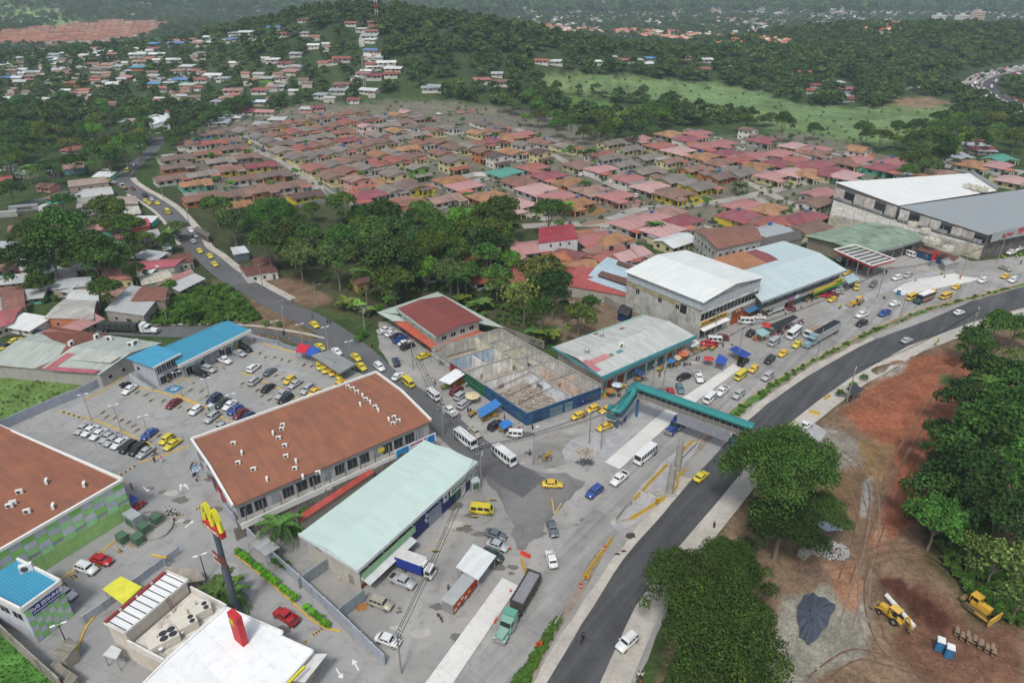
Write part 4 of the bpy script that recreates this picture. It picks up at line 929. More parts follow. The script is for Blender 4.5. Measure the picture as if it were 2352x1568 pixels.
for k_,(u,v) in enumerate([(1382,766),(1348,808)]):
 x,y=W(u,v,z+1.6);vt=thing("roof_exhaust",["silver exhaust stack near the market roof ridge","curved galvanised exhaust duct at the market roof corner"][k_],"exhaust",(x,y,roof_z(P4,z,1.3,'gable',(x,y))))
 MB().tube([(0,0,0),(0,0,1.3)],.5,10).build('stack',steel,vt);MB().tube([(0,0,1.3),(0,0,1.7)],[.8,.3],10).build('cap',steel,vt)
z=13.0
P4=[W(1616,695,z),W(1757,637,z),W(1576,574,z),W(1434,623,z)]
t=base_thing("hardware_store","tall mouldy white hardware store with broad white gabled roof","store",P4)
E4,rf=shell(t,P4,z,2.0,'gable',.8,'#c2c0ba','#d5d9d6',rm=m_roof("white_sheet_roof",.6,.25,(.6,.62,.6),(.5,.8),.5,sv=.93),axis=1,wm=mould)
fr=max(E4,key=lambda e:e.n[0]-e.n[1]);lf=max(E4,key=lambda e:-e.n[0]-e.n[1])
for e,n_ in((fr,12),(lf,11)):
 for i in range(n_):kid(e.panel(e.L*i/n_+.08,e.L*(i+1)/n_-.08,z-3.0,z-.7,.1,.08),'clerestory_panel',plain,t,'#b4bcc2')
 kid(e.panel(-.2,e.L+.2,z-3.2,z-3.02,.2,.2),'ledge',plain,t,'#8d9296');kid(e.panel(-.2,e.L+.2,z-.68,z-.5,.2,.2),'ledge',plain,t,'#8d9296')
kid(lf.panel(0,lf.L*.72,z-4.4,z-3.25,.14,.12),'mustard_band',mould,t,'#b3ac83')
for i in range(16):window(t,fr,fr.L*i/16+.1,fr.L*(i+1)/16-.1,6.2,8.7,'#70757a',1)
kid(fr.panel(-.1,fr.L+.1,8.75,9.8,.25,.2),'white_band',mould,t,'#d9d9d5');kid(fr.panel(-.1,fr.L+.1,4.9,6.1,.25,.2),'white_band',wallm,t,'#d3d3cf')
for x0,x1,c in((.55,.72,'#a24f2c'),(.74,.98,'#c25f28')):kid(fr.panel(fr.L*x0,fr.L*x1,.1,4.2,.16,.1),'shopfront',plain,t,c)
window(t,fr,fr.L*.60,fr.L*.68,.4,3.0,'#7d4a30',2,'shop_window');window(t,fr,fr.L*.80,fr.L*.92,.4,2.8,'#7d4a30',2,'shop_window')
a_,r_=fr.ang()
fx=(lambda f:fr.L*f) if(fr.d[0]*r_[0]+fr.d[1]*r_[1])>0 else(lambda f:fr.L*(1-f))
def fpanel(f0,f1,z0,z1,off,th):return fr.panel(min(fx(f0),fx(f1)),max(fx(f0),fx(f1)),z0,z1,off,th)
kid(fpanel(.0,.44,4.6,6.0,.5,.15),'shop_sign',plain,t,'#d2a534');lettering(t,fr,"AUTO FERRECENTRO J.L",fx(.22),5.3,1.1,'#2b2520',.56,.03)
kid(fpanel(.55,.72,3.4,5.2,.5,.15),'cafe_sign',plain,t,'#7a4427');lettering(t,fr,"Rio Cafe",fx(.635),4.6,.8,'#dcc7a0',.56)
kid(MB().slab([(*fr.pt(fx(.74),0,.2)[:2],4.0),(*fr.pt(fx(1.0),0,.2)[:2],4.0),(*fr.pt(fx(1.0),0,2.6)[:2],3.6),(*fr.pt(fx(.74),0,2.6)[:2],3.6)],.12),'awning',plain,t,'#3f6f93')
kid(MB().slab([(*fr.pt(fx(.0),0,.2)[:2],4.0),(*fr.pt(fx(.44),0,.2)[:2],4.0),(*fr.pt(fx(.44),0,1.8)[:2],3.7),(*fr.pt(fx(.0),0,1.8)[:2],3.7)],.15),'canopy',wht,t)
for f in(.02,.12,.22,.32):window(t,fr,min(fx(f),fx(f+.08)),max(fx(f),fx(f+.08)),.4,3.2,'#4c7f93',2,'shop_window')
for f,z0 in((.14,7.0),(.45,7.2),(.68,7.4)):x0=lf.L*(1-f) if lf.a[0]>lf.b[0] else lf.L*f;window(t,lf,x0,x0+1.5,z0-.2,z0+1.5,'#a5a49f',2)
x0=lf.L*.22 if lf.a[0]>lf.b[0] else lf.L*.74;window(t,lf,x0,x0+2.4,6.6,9.4,'#50524f',4)
z=7.0
P4=[W(1750,694,z),W(1946,620,z),W(1800,553,z),W(1634,596,z)]
t=base_thing("shop_arcade","two-storey shop arcade under wide pale blue-grey roof with maroon and orange rear slope","shop building",P4)
E4,rf=shell(t,P4,z,1.6,'gable',1.5,'#77797b','#b4c4c6',rm=m_roof("pale_blue_roof",.6,.3,(.5,.55,.55),(.5,.8),.6,sv=.92),ridge=.42)
A,B,D,E_=P4
for f0,f1,g0,g1,c in((0,.42,.56,1,'#b07a55'),(.42,1,.56,.97,'#89474a'),(.0,1,.41,.43,'#9a7a6c')):
 pts=[(*lerp(lerp(A,B,f),lerp(E_,D,f),g),roof_z(P4,z,1.6,'gable',lerp(lerp(A,B,f),lerp(E_,D,f),g),0,.42)+.06) for f,g in((f0,g0),(f1,g0),(f1,g1),(f0,g1))]
 kid(MB().slab(pts,.05),'roof_sheet',roof_old if c[1]!='8' else roof_red,t,c)
kid(MB().beam((*A,z-.3),(*B,z-.3),.25,.8),'fascia',plain,t,'#8f979a')
fr=E4[0]
kid(fr.panel(0,fr.L,3.3,3.5,1.6,1.6),'gallery_floor',conc,t);kid(fr.panel(0,fr.L,3.5,4.4,1.6,.12),'gallery_rail',plain,t,'#9a9c9c')
for i in range(8):window(t,fr,1+i*(fr.L-2)/8,2.6+i*(fr.L-2)/8,4.4,6.0,'#5f6466',2)
for i in range(9):kid(fr.panel(.6+i*(fr.L-1)/9,.2+(i+1)*(fr.L-1)/9,.1,2.9,.1,.1),'shopfront',plain,t,R.choice(['#263a6b','#3d6a72','#2b2b30','#6d5a3c','#44566a']))
sg=kid(fr.panel(fr.L*.58,fr.L*.84,3.0,4.6,2.2,.15),'sign_board',plain,t,'#c9b437');kid(fr.panel(fr.L*.58,fr.L*.84,2.4,3.3,2.25,.15),'sign_board',plain,t,'#2f7f45')
kid(fr.panel(fr.L*.845,fr.L*.98,3.4,5.2,2.2,.15),'sign_board',plain,t,'#cdb93b');kid(fr.panel(fr.L*.845,fr.L*.98,2.4,3.5,2.22,.15),'sign_board',plain,t,'#398a4a')
lettering(t,fr,"Precio",fr.L*.91,4.3,1.4,'#3a5a2c',2.26,.03);lettering(t,fr,"VA",fr.L*.55,3.8,1.2,'#b99a3a',1.9,.04)
kid(fr.panel(fr.L*.26,fr.L*.34,3.7,4.7,1.75,.1),'poster',plain,t,'#a06f9a');kid(fr.panel(fr.L*.36,fr.L*.40,3.6,4.8,1.75,.1),'poster',plain,t,'#c9d4dc')
zt=6.0
q=Q4(zt,(2002,611),(2055,596),(1964,563),(1916,574));t=base_thing("petrol_canopy","red and white petrol station canopy on twin columns with open ribbed top","canopy",q)
for i in range(4):
 a,b_=q[i],q[(i+1)%4];kid(MB().beam((*a,zt-.3),(*b_,zt-.3),.35,.7),'red_fascia',plain,t,'#b3262c');kid(MB().beam((*a,zt+.2),(*b_,zt+.2),.55,.3),'white_rim',wht,t)
kid(MB().prism(inset(q,.3),zt-.65,zt-.35),'deck',plain,t,'#b5b7b5')
for i in range(7):kid(MB().beam((*lerp(q[0],q[3],(i+.5)/7),zt+.05),(*lerp(q[1],q[2],(i+.5)/7),zt+.05),.35,.3),'roof_beam',plain,t,'#3f4143')
for i in range(8):kid(MB().beam((*lerp(q[0],q[1],(i+.5)/8),zt-.2),(*lerp(q[3],q[2],(i+.5)/8),zt-.2),.25,.15),'ceiling_strip',wht,t)
for f in(.22,.78):
 for g in(.35,.65):p=lerp(lerp(q[0],q[3],f),lerp(q[1],q[2],f),g);kid(MB().box(p[0],p[1],0,.5,.5,zt-.6),'column',plain,t,'#a3a5a6')
for k_,f in enumerate((.25,.5,.78)):
 p=lerp(lerp(q[0],q[3],f),lerp(q[1],q[2],f),.5);tt=thing("fuel_pump",f"petrol pump under the canopy, {ORD[k_]} from the road","fuel pump",(*p,0),.4,"pumps under the canopy")
 MB().box(0,0,.15,.9,.55,1.9).build('cabinet',plain,tt,'#9d2c2e');MB().box(0,0,1.2,.7,.6,.5).build('display',glass,tt);MB().box(0,0,0,2.4,1.1,.15).build('island',conc,tt)
tt=thing("price_totem","tall red and grey petrol price totem beside the forecourt lawn","price sign",(*W(2140,612),0))
MB().box(0,0,0,1.8,.35,2.6).build('base',plain,tt,'#8e9092');MB().box(0,0,2.6,1.9,.4,3.4).build('red_board',plain,tt,'#b52a30');MB().box(.5,-.22,2.9,.7,.05,2.4).build('price_panel',plain,tt,'#34363a')
z=5.5
P4=[W(2060,570,z),W(2138,546,z),W(2000,509,z),W(1846,541,z)]
t=base_thing("mossy_workshop","low workshop with broad moss-green roof behind the petrol canopy","workshop",P4)
P4b=[W(1985,585,z),W(2138,546,z),W(2000,509,z),W(1846,541,z)]
E4,rf=shell(t,P4b,z,1.0,'gable',1.2,'#8a8274','#93a892',rm=roof_moss)
fr=E4[0];kid(MB().beam((*P4b[0],z-.2),(*P4b[1],z-.2),.25,.8),'fascia',plain,t,'#8d9692')
for i in range(5):kid(fr.panel(1+i*6,6+i*6,.1,3.4,.1,.1),'bay_opening',glass,t) if 6+i*6<fr.L else None
sign(t,fr,fr.L*.05,fr.L*.22,3.8,5.0,'#c0622e',off=.3);sign(t,fr,fr.L*.4,fr.L*.62,3.9,5.0,'#d9d9d6',off=.3)
z=12.0
PW=[W(2064,472,z),W(2290,438,z),W(2226,405,z),W(1918,426,z)]
PG=[W(2270,540,z-2),W(2470,500,z-2),W(2420,425,z),W(2066,474,z)]
t=base_thing("supermarket_warehouse","very large warehouse supermarket with white and grey metal roofs and streaked side wall","supermarket",PG)
E4,_=shell(t,PW,z,1.5,'shed',.4,'#6e6c69','#dadcda',rm=MATS["white_sheet_roof"],wm=wallm)  # dark wall tone here and below paints in shaded gaps between upper panels
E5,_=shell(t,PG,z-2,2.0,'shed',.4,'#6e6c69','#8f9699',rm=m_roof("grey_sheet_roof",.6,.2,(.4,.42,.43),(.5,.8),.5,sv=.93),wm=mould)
bl=W(1900,520);br_=W(2246,596)
fw=Edge(bl,br_,cen(PG));base=[bl,br_,inset(PG,.5)[0],inset(PW,.5)[3]]
kid(MB().prism(base,0,5.6),'lower_storey',mould,t,'#c4c1b8')
for i in range(9):kid(fw.panel(fw.L*i/9+.2,fw.L*(i+1)/9-.3,.2,5.0,.12,.1),'yard_wall_panel',mould,t,R.choice(['#c6c2b2','#bdb9b0','#c2bda8']))
for(a_,b_,z0_,z1_,n_) in((inset(PW,.4)[3],inset(PW,.4)[0],11.5,11.5,6),(inset(PG,.4)[3],inset(PG,.4)[0],11.5,9.6,8)):
 ue=Edge(a_,b_,cen(PG))
 for i in range(n_):
  zt=z0_+(z1_-z0_)*(i+.5)/n_-.4;x0,x1=ue.L*i/n_+.15,ue.L*(i+1)/n_-.15
  if i%3!=1:kid(ue.panel(x0,x1,6.6,zt,.3,.25),'upper_panel',mould,t,R.choice(['#d0c8c4','#c6c0bc','#cfccc8']))
  else:
   kid(ue.panel(x0,x1,5.7,zt-.6,.1,.08),'recess_shade',glass,t)  # dark flush panel stands in for the shade of a plant recess
   for k_ in range(3):kid(ue.panel(x0+.3+k_*1.6,x0+1.5+k_*1.6,5.8,7.4,.9,.7),'condenser_box',plain,t,'#9fa3a4') if x0+1.5+k_*1.6<x1 else None
 kid(ue.panel(0,ue.L,6.1,6.35,1.2,1.2),'ledge',plain,t,'#77787a')
for i in range(12):kid(MB().tube([fw.pt(fw.L*i/12,5.6,-.2),fw.pt(fw.L*i/12,10,-.2)],.09,5),'downpipe',steel,t)
ff=Edge(W(2272,545,z-3),W(2470,505,z-3),cen(PG));kid(ff.panel(0,ff.L,z-4.6,z-.6,1.2,.3),'sign_fascia',plain,t,'#a3a7aa')
lettering(t,ff,"super",ff.L*.17,z-2.6,2.8,'#b8242c',1.25,.06);lettering(t,ff,"99",ff.L*.31,z-2.4,3.6,'#b8242c',1.25,.12)
for i in range(5):kid(ff.panel(2+i*6,7+i*6,.2,5,-.5,.1),'shopfront',plain,t,'#5a4038')
kid(MB().beam((*PW[2],z+2.4),(*PW[1],z+1.2),.3,1.6),'roof_screen',steel,t)
for k_,(u,v) in enumerate([(2222,432),(2240,436),(2258,440),(2100,505),(2128,520),(2135,540),(2150,545),(2180,560)]):
 zz=12.6 if k_<3 else 8.6;x,y=W(u,v,zz)
 big_ac(x,y,zz if k_<3 else 5.7,.3,f"grey plant unit on the big supermarket {'roof edge' if k_ < 3 else 'side deck'}, {ORD[k_]} counted from the back",((0,0),),(1.1,1.1,1.2))
shed([(2108,574),(2192,600),(2203,591),(2120,563)],3.0,.2,'#2b4a78','#7a4f42',"long blue container shed with rusty roof beside the petrol forecourt","container_shed","shed",'shed',roof_rust,win=2)
shed([(2172,610),(2205,600),(2192,590),(2160,598)],2.8,.3,'#a5a3a0','#9ea3a4',"small grey kiosk with posters at the end of the blue container shed","kiosk","kiosk",'shed',roof_old)
shed([(1745,570),(1845,548),(1835,530),(1735,552)],4.2,.3,'#8d8880','#5f5a56',"dark sheet roof between the arcade and the mossy workshop","dark_roofed_store","store",'shed',roof_old)
z=8.5
P4=Q4(z,(1648,573),(1752,550),(1730,515),(1592,527));t=base_thing("mouldy_apartment_house","mouldy two-storey white house with split brown metal roof","house",P4)
E4,rf=shell(t,P4,z,1.0,'gable',.5,'#c4c2bc','#8a5f50',rm=roof_rust,wm=mould)
for e in E4:
 if e.n[1]<.3:
  for zz in(1.2,5.0):
   for i in range(int(e.L/3.4)):window(t,e,1+i*3.4,2.3+i*3.4,zz,zz+1.3,'#8d8c88',2)
shed([(1300,655),(1440,680),(1470,640),(1330,610)],4.0,.8,'#a9a59c','#a8504a',"low red-roofed shed beside the boundary wall left of the hardware store","red_roofed_shed","shed",'gable',roof_red)
tt=shed([(1345,640),(1440,672),(1470,612),(1395,590)],4.6,.8,'#9c978d','#a9bcc6',"patched pale blue and brown sheet roof beside the hardware store","patchwork_store","store",'gable',roof_new)
for i,(q_,c) in enumerate([([(1372,632),(1440,655),(1447,642),(1382,622)],'#6d4a40'),([(1415,605),(1465,622),(1470,614),(1420,598)],'#6a4438'),([(1400,640),(1440,652),(1446,640),(1410,630)],'#b48a8c')]):
 q5=Q4(5.6,*q_);kid(MB().slab([(*p,5.65-.02*i) for p in q5],.05),'roof_sheet',roof_rust,tt,c)
shed([(1268,632),(1325,648),(1360,622),(1300,608)],4.2,.5,'#a59d92','#9c4a42',"red rusty roof with crossed ridges between grove and patchwork store","rusty_roof_house","house",'gable',roof_rust)
teal=m_flat("translucent_teal_sheet",'#2f7a7a',.35,var=.22,scale=.5)
Z1=6.2
b0=Vector(W3(1458,905,Z1));b1=Vector(W3(1722,1000,Z1));b2=b0+(b1-b0)*1.02
t=thing("pedestrian_bridge","covered pedestrian bridge with teal barrel roof and zigzag stair tower across the road","footbridge",(b0 .x,b0 .y,0))
ax=(b1-b0).normalized();sx=Vector((-ax.y,ax.x,0))
def barrel(path,r,name):
 mb=MB();secs=[]
 for i,p in enumerate(path):
  p=Vector(p);d=(Vector(path[min(i+1,len(path)-1)])-Vector(path[max(i-1,0)]));d.z=0;d.normalize();s_=Vector((-d.y,d.x,0));q=r*(1+.04*(i%2))
  secs.append([tuple(p+s_*q*math.cos(a)+Vector((0,0,q*.85*math.sin(a)))) for a in[math.pi*k/8 for k in range(9)]]+[tuple(p+s_*(q-.08)*math.cos(a)+Vector((0,0,(q-.08)*.85*math.sin(a)))) for a in[math.pi*(8-k)/8 for k in range(9)]])
 mb.loft(secs);return kid(mb,name,teal,t,None,True)
n_=40
barrel([b0 .lerp(b2,i/n_)+Vector((0,0,2.3)) for i in range(n_+1)],1.25,'barrel_roof')
s2=Vector(W3(1418,962,2.6));s3=Vector(W3(1396,955,2.6))
s1=b0+(s2-b0)*.5;s1 .z=4.2
barrel([b0+Vector((0,0,2.3)),b0 .lerp(s1,.5)+Vector((0,0,2.25)),s1+Vector((0,0,2.2)),s1 .lerp(s2,.5)+Vector((0,0,2.2)),s2+Vector((0,0,2.2)),s2 .lerp(s3,.6)+Vector((0,0,2.2)),s3+Vector((0,0,2.2))],1.3,'stair_roof')
kid(MB().beam(b0,b2,2.3,.45),'deck',conc,t)
for s_ in(-1,1):
 o_=sx*(1.1*s_);kid(MB().beam(b0+o_+Vector((0,0,1.2)),b2+o_+Vector((0,0,1.2)),.08,.1),'handrail',steel,t)
 kid(MB().beam(b0+o_+Vector((0,0,.6)),b2+o_+Vector((0,0,.6)),.04,.95),'mesh_panel',m_flat("dull_mesh",'#75736c',.8),t)
for i in range(n_//2+1):
 p=b0 .lerp(b2,i/(n_//2))
 for s_ in(-1,1):kid(MB().beam(p+sx*1.12*s_,p+sx*1.15*s_+Vector((0,0,2.35)),.08,.08),'post',plain,t,'#8fa3a3')
for a,b_ in((b0,s1),(s1,s2),(s2,s3)):
 n2=10;mb=MB();d=(b_-a);d.z=0;d.normalize();sv=Vector((-d.y,d.x,0))
 for i in range(n2):p=a.lerp(b_,(i+.5)/n2);mb.beam(p-sv*1.1,p+sv*1.1,.35,.12)
 mb.beam(a-sv*1.1,b_-sv*1.1,.1,.4).beam(a+sv*1.1,b_+sv*1.1,.1,.4)
 kid(mb,'stair_flight',steel,t)
 for s_ in(-1,1):kid(MB().beam(a+sv*1.1*s_+Vector((0,0,1)),b_+sv*1.1*s_+Vector((0,0,1)),.06,.9),'stair_rail',plain,t,'#3c6a80')
for p in(b0+ax*1.0,b0+(b1-b0)*.88,s2,s1):kid(MB().box(p.x,p.y,0,.55,.55,p.z-.1),'pier',plain,t,'#2f5f86')
bb=Edge((b0+(b1-b0)*.42-sx*1.4)[:2],(b0+(b1-b0)*.86-sx*1.4)[:2],(b0+sx*20)[:2]) if(b0-sx)[1]<(b0+sx)[1] else Edge((b0+(b1-b0)*.42+sx*1.4)[:2],(b0+(b1-b0)*.86+sx*1.4)[:2],(b0-sx*20)[:2])
kid(bb.panel(0,bb.L,Z1-2.6,Z1+.1,.2,.15),'blank_billboard',plain,t,'#8c8f98')
# walls and fences
def wall_line(label,pxs,h,c,th=.2,seg=4.0,name="boundary_wall",mat=None,posts=True,cat="wall",cap=None):
 pts=[W(u,v) for u,v in pxs];t=base_thing(name,label,cat,pts)
 for i in range(len(pts)-1):
  a,b_=pts[i],pts[i+1];L=math.dist(a,b_);n=max(1,round(L/seg))
  for k in range(n):
   p,q=lerp(a,b_,k/n),lerp(a,b_,(k+1)/n)
   kid(MB().beam((*p,h/2),(*q,h/2),th,h),'wall_panel',mat or wallm,t,c)
   if posts:kid(MB().box(p[0],p[1],0,th*1.7,th*1.7,h+.08,math.atan2(b_[1]-a[1],b_[0]-a[0])),'post',mat or wallm,t,c)
   if cap:kid(MB().beam((*p,h+.05),(*q,h+.05),th+.1,.1),'coping',plain,t,cap)
 return t
wall_line("long grey boundary wall along the back of the parking lot",[(0,990),(100,945),(190,908),(310,848)],2.6,'#9fa6b2')
wall_line("low grey wall at the lot corner by the side road",[(585,785),(640,790),(655,800),(720,815),(745,830)],1.4,'#8f969f',seg=5)
wall_line("tall grey panel wall between drive-through lane and shop yard",[(520,1180),(600,1262),(690,1342),(780,1425),(885,1528)],2.6,'#a5abb6',seg=3.6)
wall_line("block retaining wall under the long brown-roofed wing",[(545,1240),(700,1172),(850,1106),(990,1040)],3.0,'#8c8880',seg=5,mat=mould)
wall_line("curved pale ramp wall beside the green checkered hall",[(196,1430),(240,1400),(300,1355),(360,1310),(415,1270)],1.8,'#a5abb5',seg=5)
wall_line("grey fence panel closing the yard beside the mint-roofed shop",[(690,1350),(770,1295)],2.6,'#8d979c',seg=3)
wall_line("grey metal gate panels at the yard front of the mint-roofed shop",[(785,1420),(840,1378)],2.8,'#8b989e',seg=3,name="yard_gate",cat="gate")
wall_line("mossy stone boundary wall at the bottom left lawn",[(-20,1430),(40,1490),(100,1545),(150,1590)],3.4,'#a09c92',seg=6,mat=mould)
wall_line("mouldy block wall behind the market clearing",[(1290,690),(1345,668),(1432,722)],2.6,'#a19e96',mat=mould)
wall_line("concrete yard wall beside the red-roofed store",[(1105,790),(1160,768),(1250,800)],2.4,'#96928a',mat=mould)
wall_line("grey garden wall of the yellow house by the big domed tree",[(690,478),(770,458),(745,440)],2.0,'#8f9496')
wall_line("white garden wall round the green-roofed villa",[(960,440),(1090,405),(1190,405)],2.2,'#dcdcd8',name="garden_wall")
wall_line("low white lawn wall between the two bungalows by the grove",[(1143,590),(1190,622)],1.0,'#d0cfc9',name="garden_wall")
wall_line("pink and brown street wall by the orange hexagonal house",[(1340,520),(1475,495)],1.6,'#b79c8a',name="garden_wall")
# houses
def hmesh(fn):
 L=[]
 def add(name,mb,mat,ck=None,par=-1):L.append((name,mb.mesh(name,mat),mat,ck,par));return len(L)-1
 fn(add);return L
def win_local(add,x,y,z,w,h,nx,ny,ck='trim'):
 r=math.atan2(ny,nx)+math.pi/2
 k=add('window',MB().box(x+nx*.04,y+ny*.04,z,w,.1,h,r),plain,ck);add('pane',MB().box(x+nx*.07,y+ny*.07,z+.1,w-.2,.08,h-.2,r),glass,None,k)
def gable_roof(hx,hy,z,rise,th=.16,y0=None):
 m=MB();m.slab([(-hx,-hy,z),(-hx,hy,z),(0,hy,z+rise),(0,-hy,z+rise)],th);m.slab([(hx,-hy,z),(hx,hy,z),(0,hy,z+rise),(0,-hy,z+rise)],th);return m
def gable_wall(hx,hy,z,rise):return MB().prism([(-hx,-hy),(0,-hy),(hx,-hy),(hx,hy),(0,hy),(-hx,hy)],0,[z,z+rise,z,z,z+rise,z])
def hA(add):
 add('wall',gable_wall(3.6,4.6,2.9,1.0),wallm,'wall');add('roof',gable_roof(4.2,5.1,2.85,1.25),roof_old,'roof')
 add('porch_roof',MB().slab([(-.4,-4.6,3.0),(4.0,-4.6,3.0),(4.0,-7.4,2.6),(-.4,-7.4,2.6)],.14),roof_old,'roof')
 for x in(-.2,1.8,3.8):add('column',MB().box(x,-7.2,0,.28,.28,2.55),wallm,'wall')
 add('garden_wall',MB().box(0,-8.2,0,7.6,.15,.8).box(-3.8,-6.4,0,.15,3.6,.8),wallm,'wall')
 add('door',MB().box(.8,-4.62,0,.95,.1,2.1),plain,'door')
 for x in(-2.2,2.6):win_local(add,x,-4.6,1.0,1.5,1.2,0,-1)
 for y in(-2.5,1.5):win_local(add,-3.6,y,1.1,1.3,1.1,-1,0)
 for y in(-1.5,2.2):win_local(add,3.6,y,1.1,1.3,1.1,1,0)
def hB(add):
 add('wall',MB().prism([(-5.6,-3.6),(5.6,-3.6),(5.6,0),(5.6,3.6),(-5.6,3.6),(-5.6,0)],0,[2.8,2.8,3.9,2.8,2.8,3.9]),wallm,'wall')
 m=MB();m.slab([(-6.1,-4.3,2.75),(6.1,-4.3,2.75),(6.1,0,4.05),(-6.1,0,4.05)],.16);m.slab([(-6.1,4.3,2.75),(6.1,4.3,2.75),(6.1,0,4.05),(-6.1,0,4.05)],.16);add('roof',m,roof_old,'roof')
 add('carport_roof',MB().slab([(2.2,-4.2,2.75),(6.0,-4.2,2.75),(6.0,-6.6,2.5),(2.2,-6.6,2.5)],.12),roof_old,'roof')
 for x in(2.4,5.8):add('column',MB().box(x,-6.4,0,.25,.25,2.45),wallm,'wall')
 add('door',MB().box(1.2,-3.62,0,.95,.1,2.1),plain,'door')
 for x in(-4.2,-1.4,3.8):win_local(add,x,-3.6,1.0,1.7,1.2,0,-1)
 for y in(-1.8,1.8):win_local(add,-5.6,y,1.1,1.2,1.1,-1,0);win_local(add,5.6,y,1.1,1.2,1.1,1,0)
def hip(hx,hy,z,rise,k):
 m=MB();m.quad((-hx,-hy,z),(hx,-hy,z),(hx-k,0,z+rise),(-hx+k,0,z+rise)).quad((hx,hy,z),(-hx,hy,z),(-hx+k,0,z+rise),(hx-k,0,z+rise)).quad((hx,-hy,z),(hx,hy,z),(hx-k,0,z+rise)).quad((-hx,hy,z),(-hx,-hy,z),(-hx+k,0,z+rise))
 m.box(0,0,z-.16,hx*2-.02,hy*2-.02,.15);return m
def hC(add):
 add('wall',MB().box(0,0,0,10.4,7.8,2.95),wallm,'wall');add('roof',hip(6.1,4.8,3.0,1.5,3.4),roof_red,'roof')
 add('porch_roof',MB().slab([(-6.0,-4.7,2.95),(-1.0,-4.7,2.95),(-1.0,-7.6,2.6),(-6.0,-7.6,2.6)],.14),roof_red,'roof')
 for x in(-5.7,-3.5,-1.3):add('column',MB().box(x,-7.3,0,.28,.28,2.55),wallm,'wall')
 add('door',MB().box(-2.6,-3.92,0,1.0,.1,2.1),plain,'door')
 for x in(.6,3.6):win_local(add,x,-3.9,.9,1.8,1.3,0,-1)
 for y in(-2,1.8):win_local(add,-5.2,y,1.0,1.4,1.2,-1,0);win_local(add,5.2,y,1.0,1.4,1.2,1,0)
 add('garden_wall',MB().box(2.6,-8.6,0,6.4,.15,1.0).box(5.9,-5.5,0,.15,6,1.0),wallm,'wall')
def hD(add):
 add('wall',gable_wall(4.2,3.8,5.7,.9),wallm,'wall');add('roof',gable_roof(4.8,4.3,5.65,1.1),roof_old,'roof')
 add('porch_roof',MB().slab([(-4.4,-3.8,3.1),(4.4,-3.8,3.1),(4.4,-6.8,2.6),(-4.4,-6.8,2.6)],.14),roof_old,'roof')
 for x in(-4.1,0,4.1):add('column',MB().box(x,-6.5,0,.28,.28,2.55),wallm,'wall')
 add('door',MB().box(.4,-3.82,0,1.0,.1,2.1),plain,'door')
 for z in(.9,3.8):
  for x in(-2.6,2.4):win_local(add,x,-3.8,z,1.5,1.2,0,-1)
  for y in(-1.6,1.8):win_local(add,-4.2,y,z,1.3,1.2,-1,0);win_local(add,4.2,y,z,1.3,1.2,1,0)
def hS(add):
 add('wall',MB().prism([(-4.4,-3.4),(4.4,-3.4),(4.4,3.4),(-4.4,3.4)],-2.5,[2.4,2.4,3.1,3.1]),wallm,'wall')
 add('roof',MB().slab([(-5.0,-4.2,2.35),(5.0,-4.2,2.35),(5.0,3.9,3.2),(-5.0,3.9,3.2)],.16),roof_new,'roof')
 add('door',MB().box(.6,-3.42,0,.95,.1,2.0),plain,'door')
 for x in(-2.6,2.8):win_local(add,x,-3.4,.9,1.5,1.1,0,-1)
def hT(add):
 add('wall',MB().prism([(-5,-3.3),(5,-3.3),(5,0),(5,3.3),(-5,3.3),(-5,0)],-2.5,[2.6,2.6,3.6,2.6,2.6,3.6]),wallm,'wall')
 m=MB();m.slab([(-5.5,-4.1,2.45),(5.5,-4.1,2.45),(5.5,0,3.8),(-5.5,0,3.8)],.16);m.slab([(-5.5,4.1,2.45),(5.5,4.1,2.45),(5.5,0,3.8),(-5.5,0,3.8)],.16);add('roof',m,roof_rust,'roof')
 add('door',MB().box(-.6,-3.32,0,.95,.1,2.0),plain,'door')
 for x in(-3.2,2.4):win_local(add,x,-3.3,.9,1.6,1.1,0,-1)
HOUSE={k:hmesh(f) for k,f in dict(A=hA,B=hB,C=hC,D=hD,S=hS,T=hT).items()}
ROOFS={'r':('rust-brown',['#86695c','#7d6256','#8c6d60','#77665e','#8a6252'],roof_old),'g':('weathered grey',['#857c74','#7c746d','#8e857c'],roof_old),'o':('orange',['#a87c58','#ae845f','#a0744f'],roof_rust),'p':('faded pink-red',['#a9736f','#b08380','#a06763','#b89490'],roof_red),'c':('crimson',['#83434a','#8d4d52'],roof_red),'s':('scarlet',['#945348','#9a5e52'],roof_red),'n':('green',['#4f9080'],roof_new),'w':('white',['#d3d6d4','#c6cbca'],roof_new),'t':('pale tin',['#a9adae','#b3b6b5','#9aa1a4'],roof_new),'d':('dark brown',['#5e4a42'],roof_old),'b':('blue',['#4f8fb5','#5c7fae'],roof_new),'k':('rust-streaked',['#8d6a5c','#a08274'],roof_rust)}
WALLS={'y':('cream',['#cfc394','#d3c79a','#c9be92']),'w':('white',['#cfcdc6','#d5d3cd','#c2c0b9']),'p':('pink',['#cf9a94','#c98f8a']),'Y':('yellow',['#cdb93f','#d0bb55']),'g':('grey',['#a19f99','#938f89']),'G':('green',['#6f9a4c']),'T':('turquoise',['#6cbfa5']),'o':('orange',['#c48a54','#b87a4c']),'b':('blue',['#8fa6bd'])}
NTH=lambda i:(ORD+["seventeenth","eighteenth","nineteenth","twentieth"])[i] if i<20 else f"{i + 1}th"
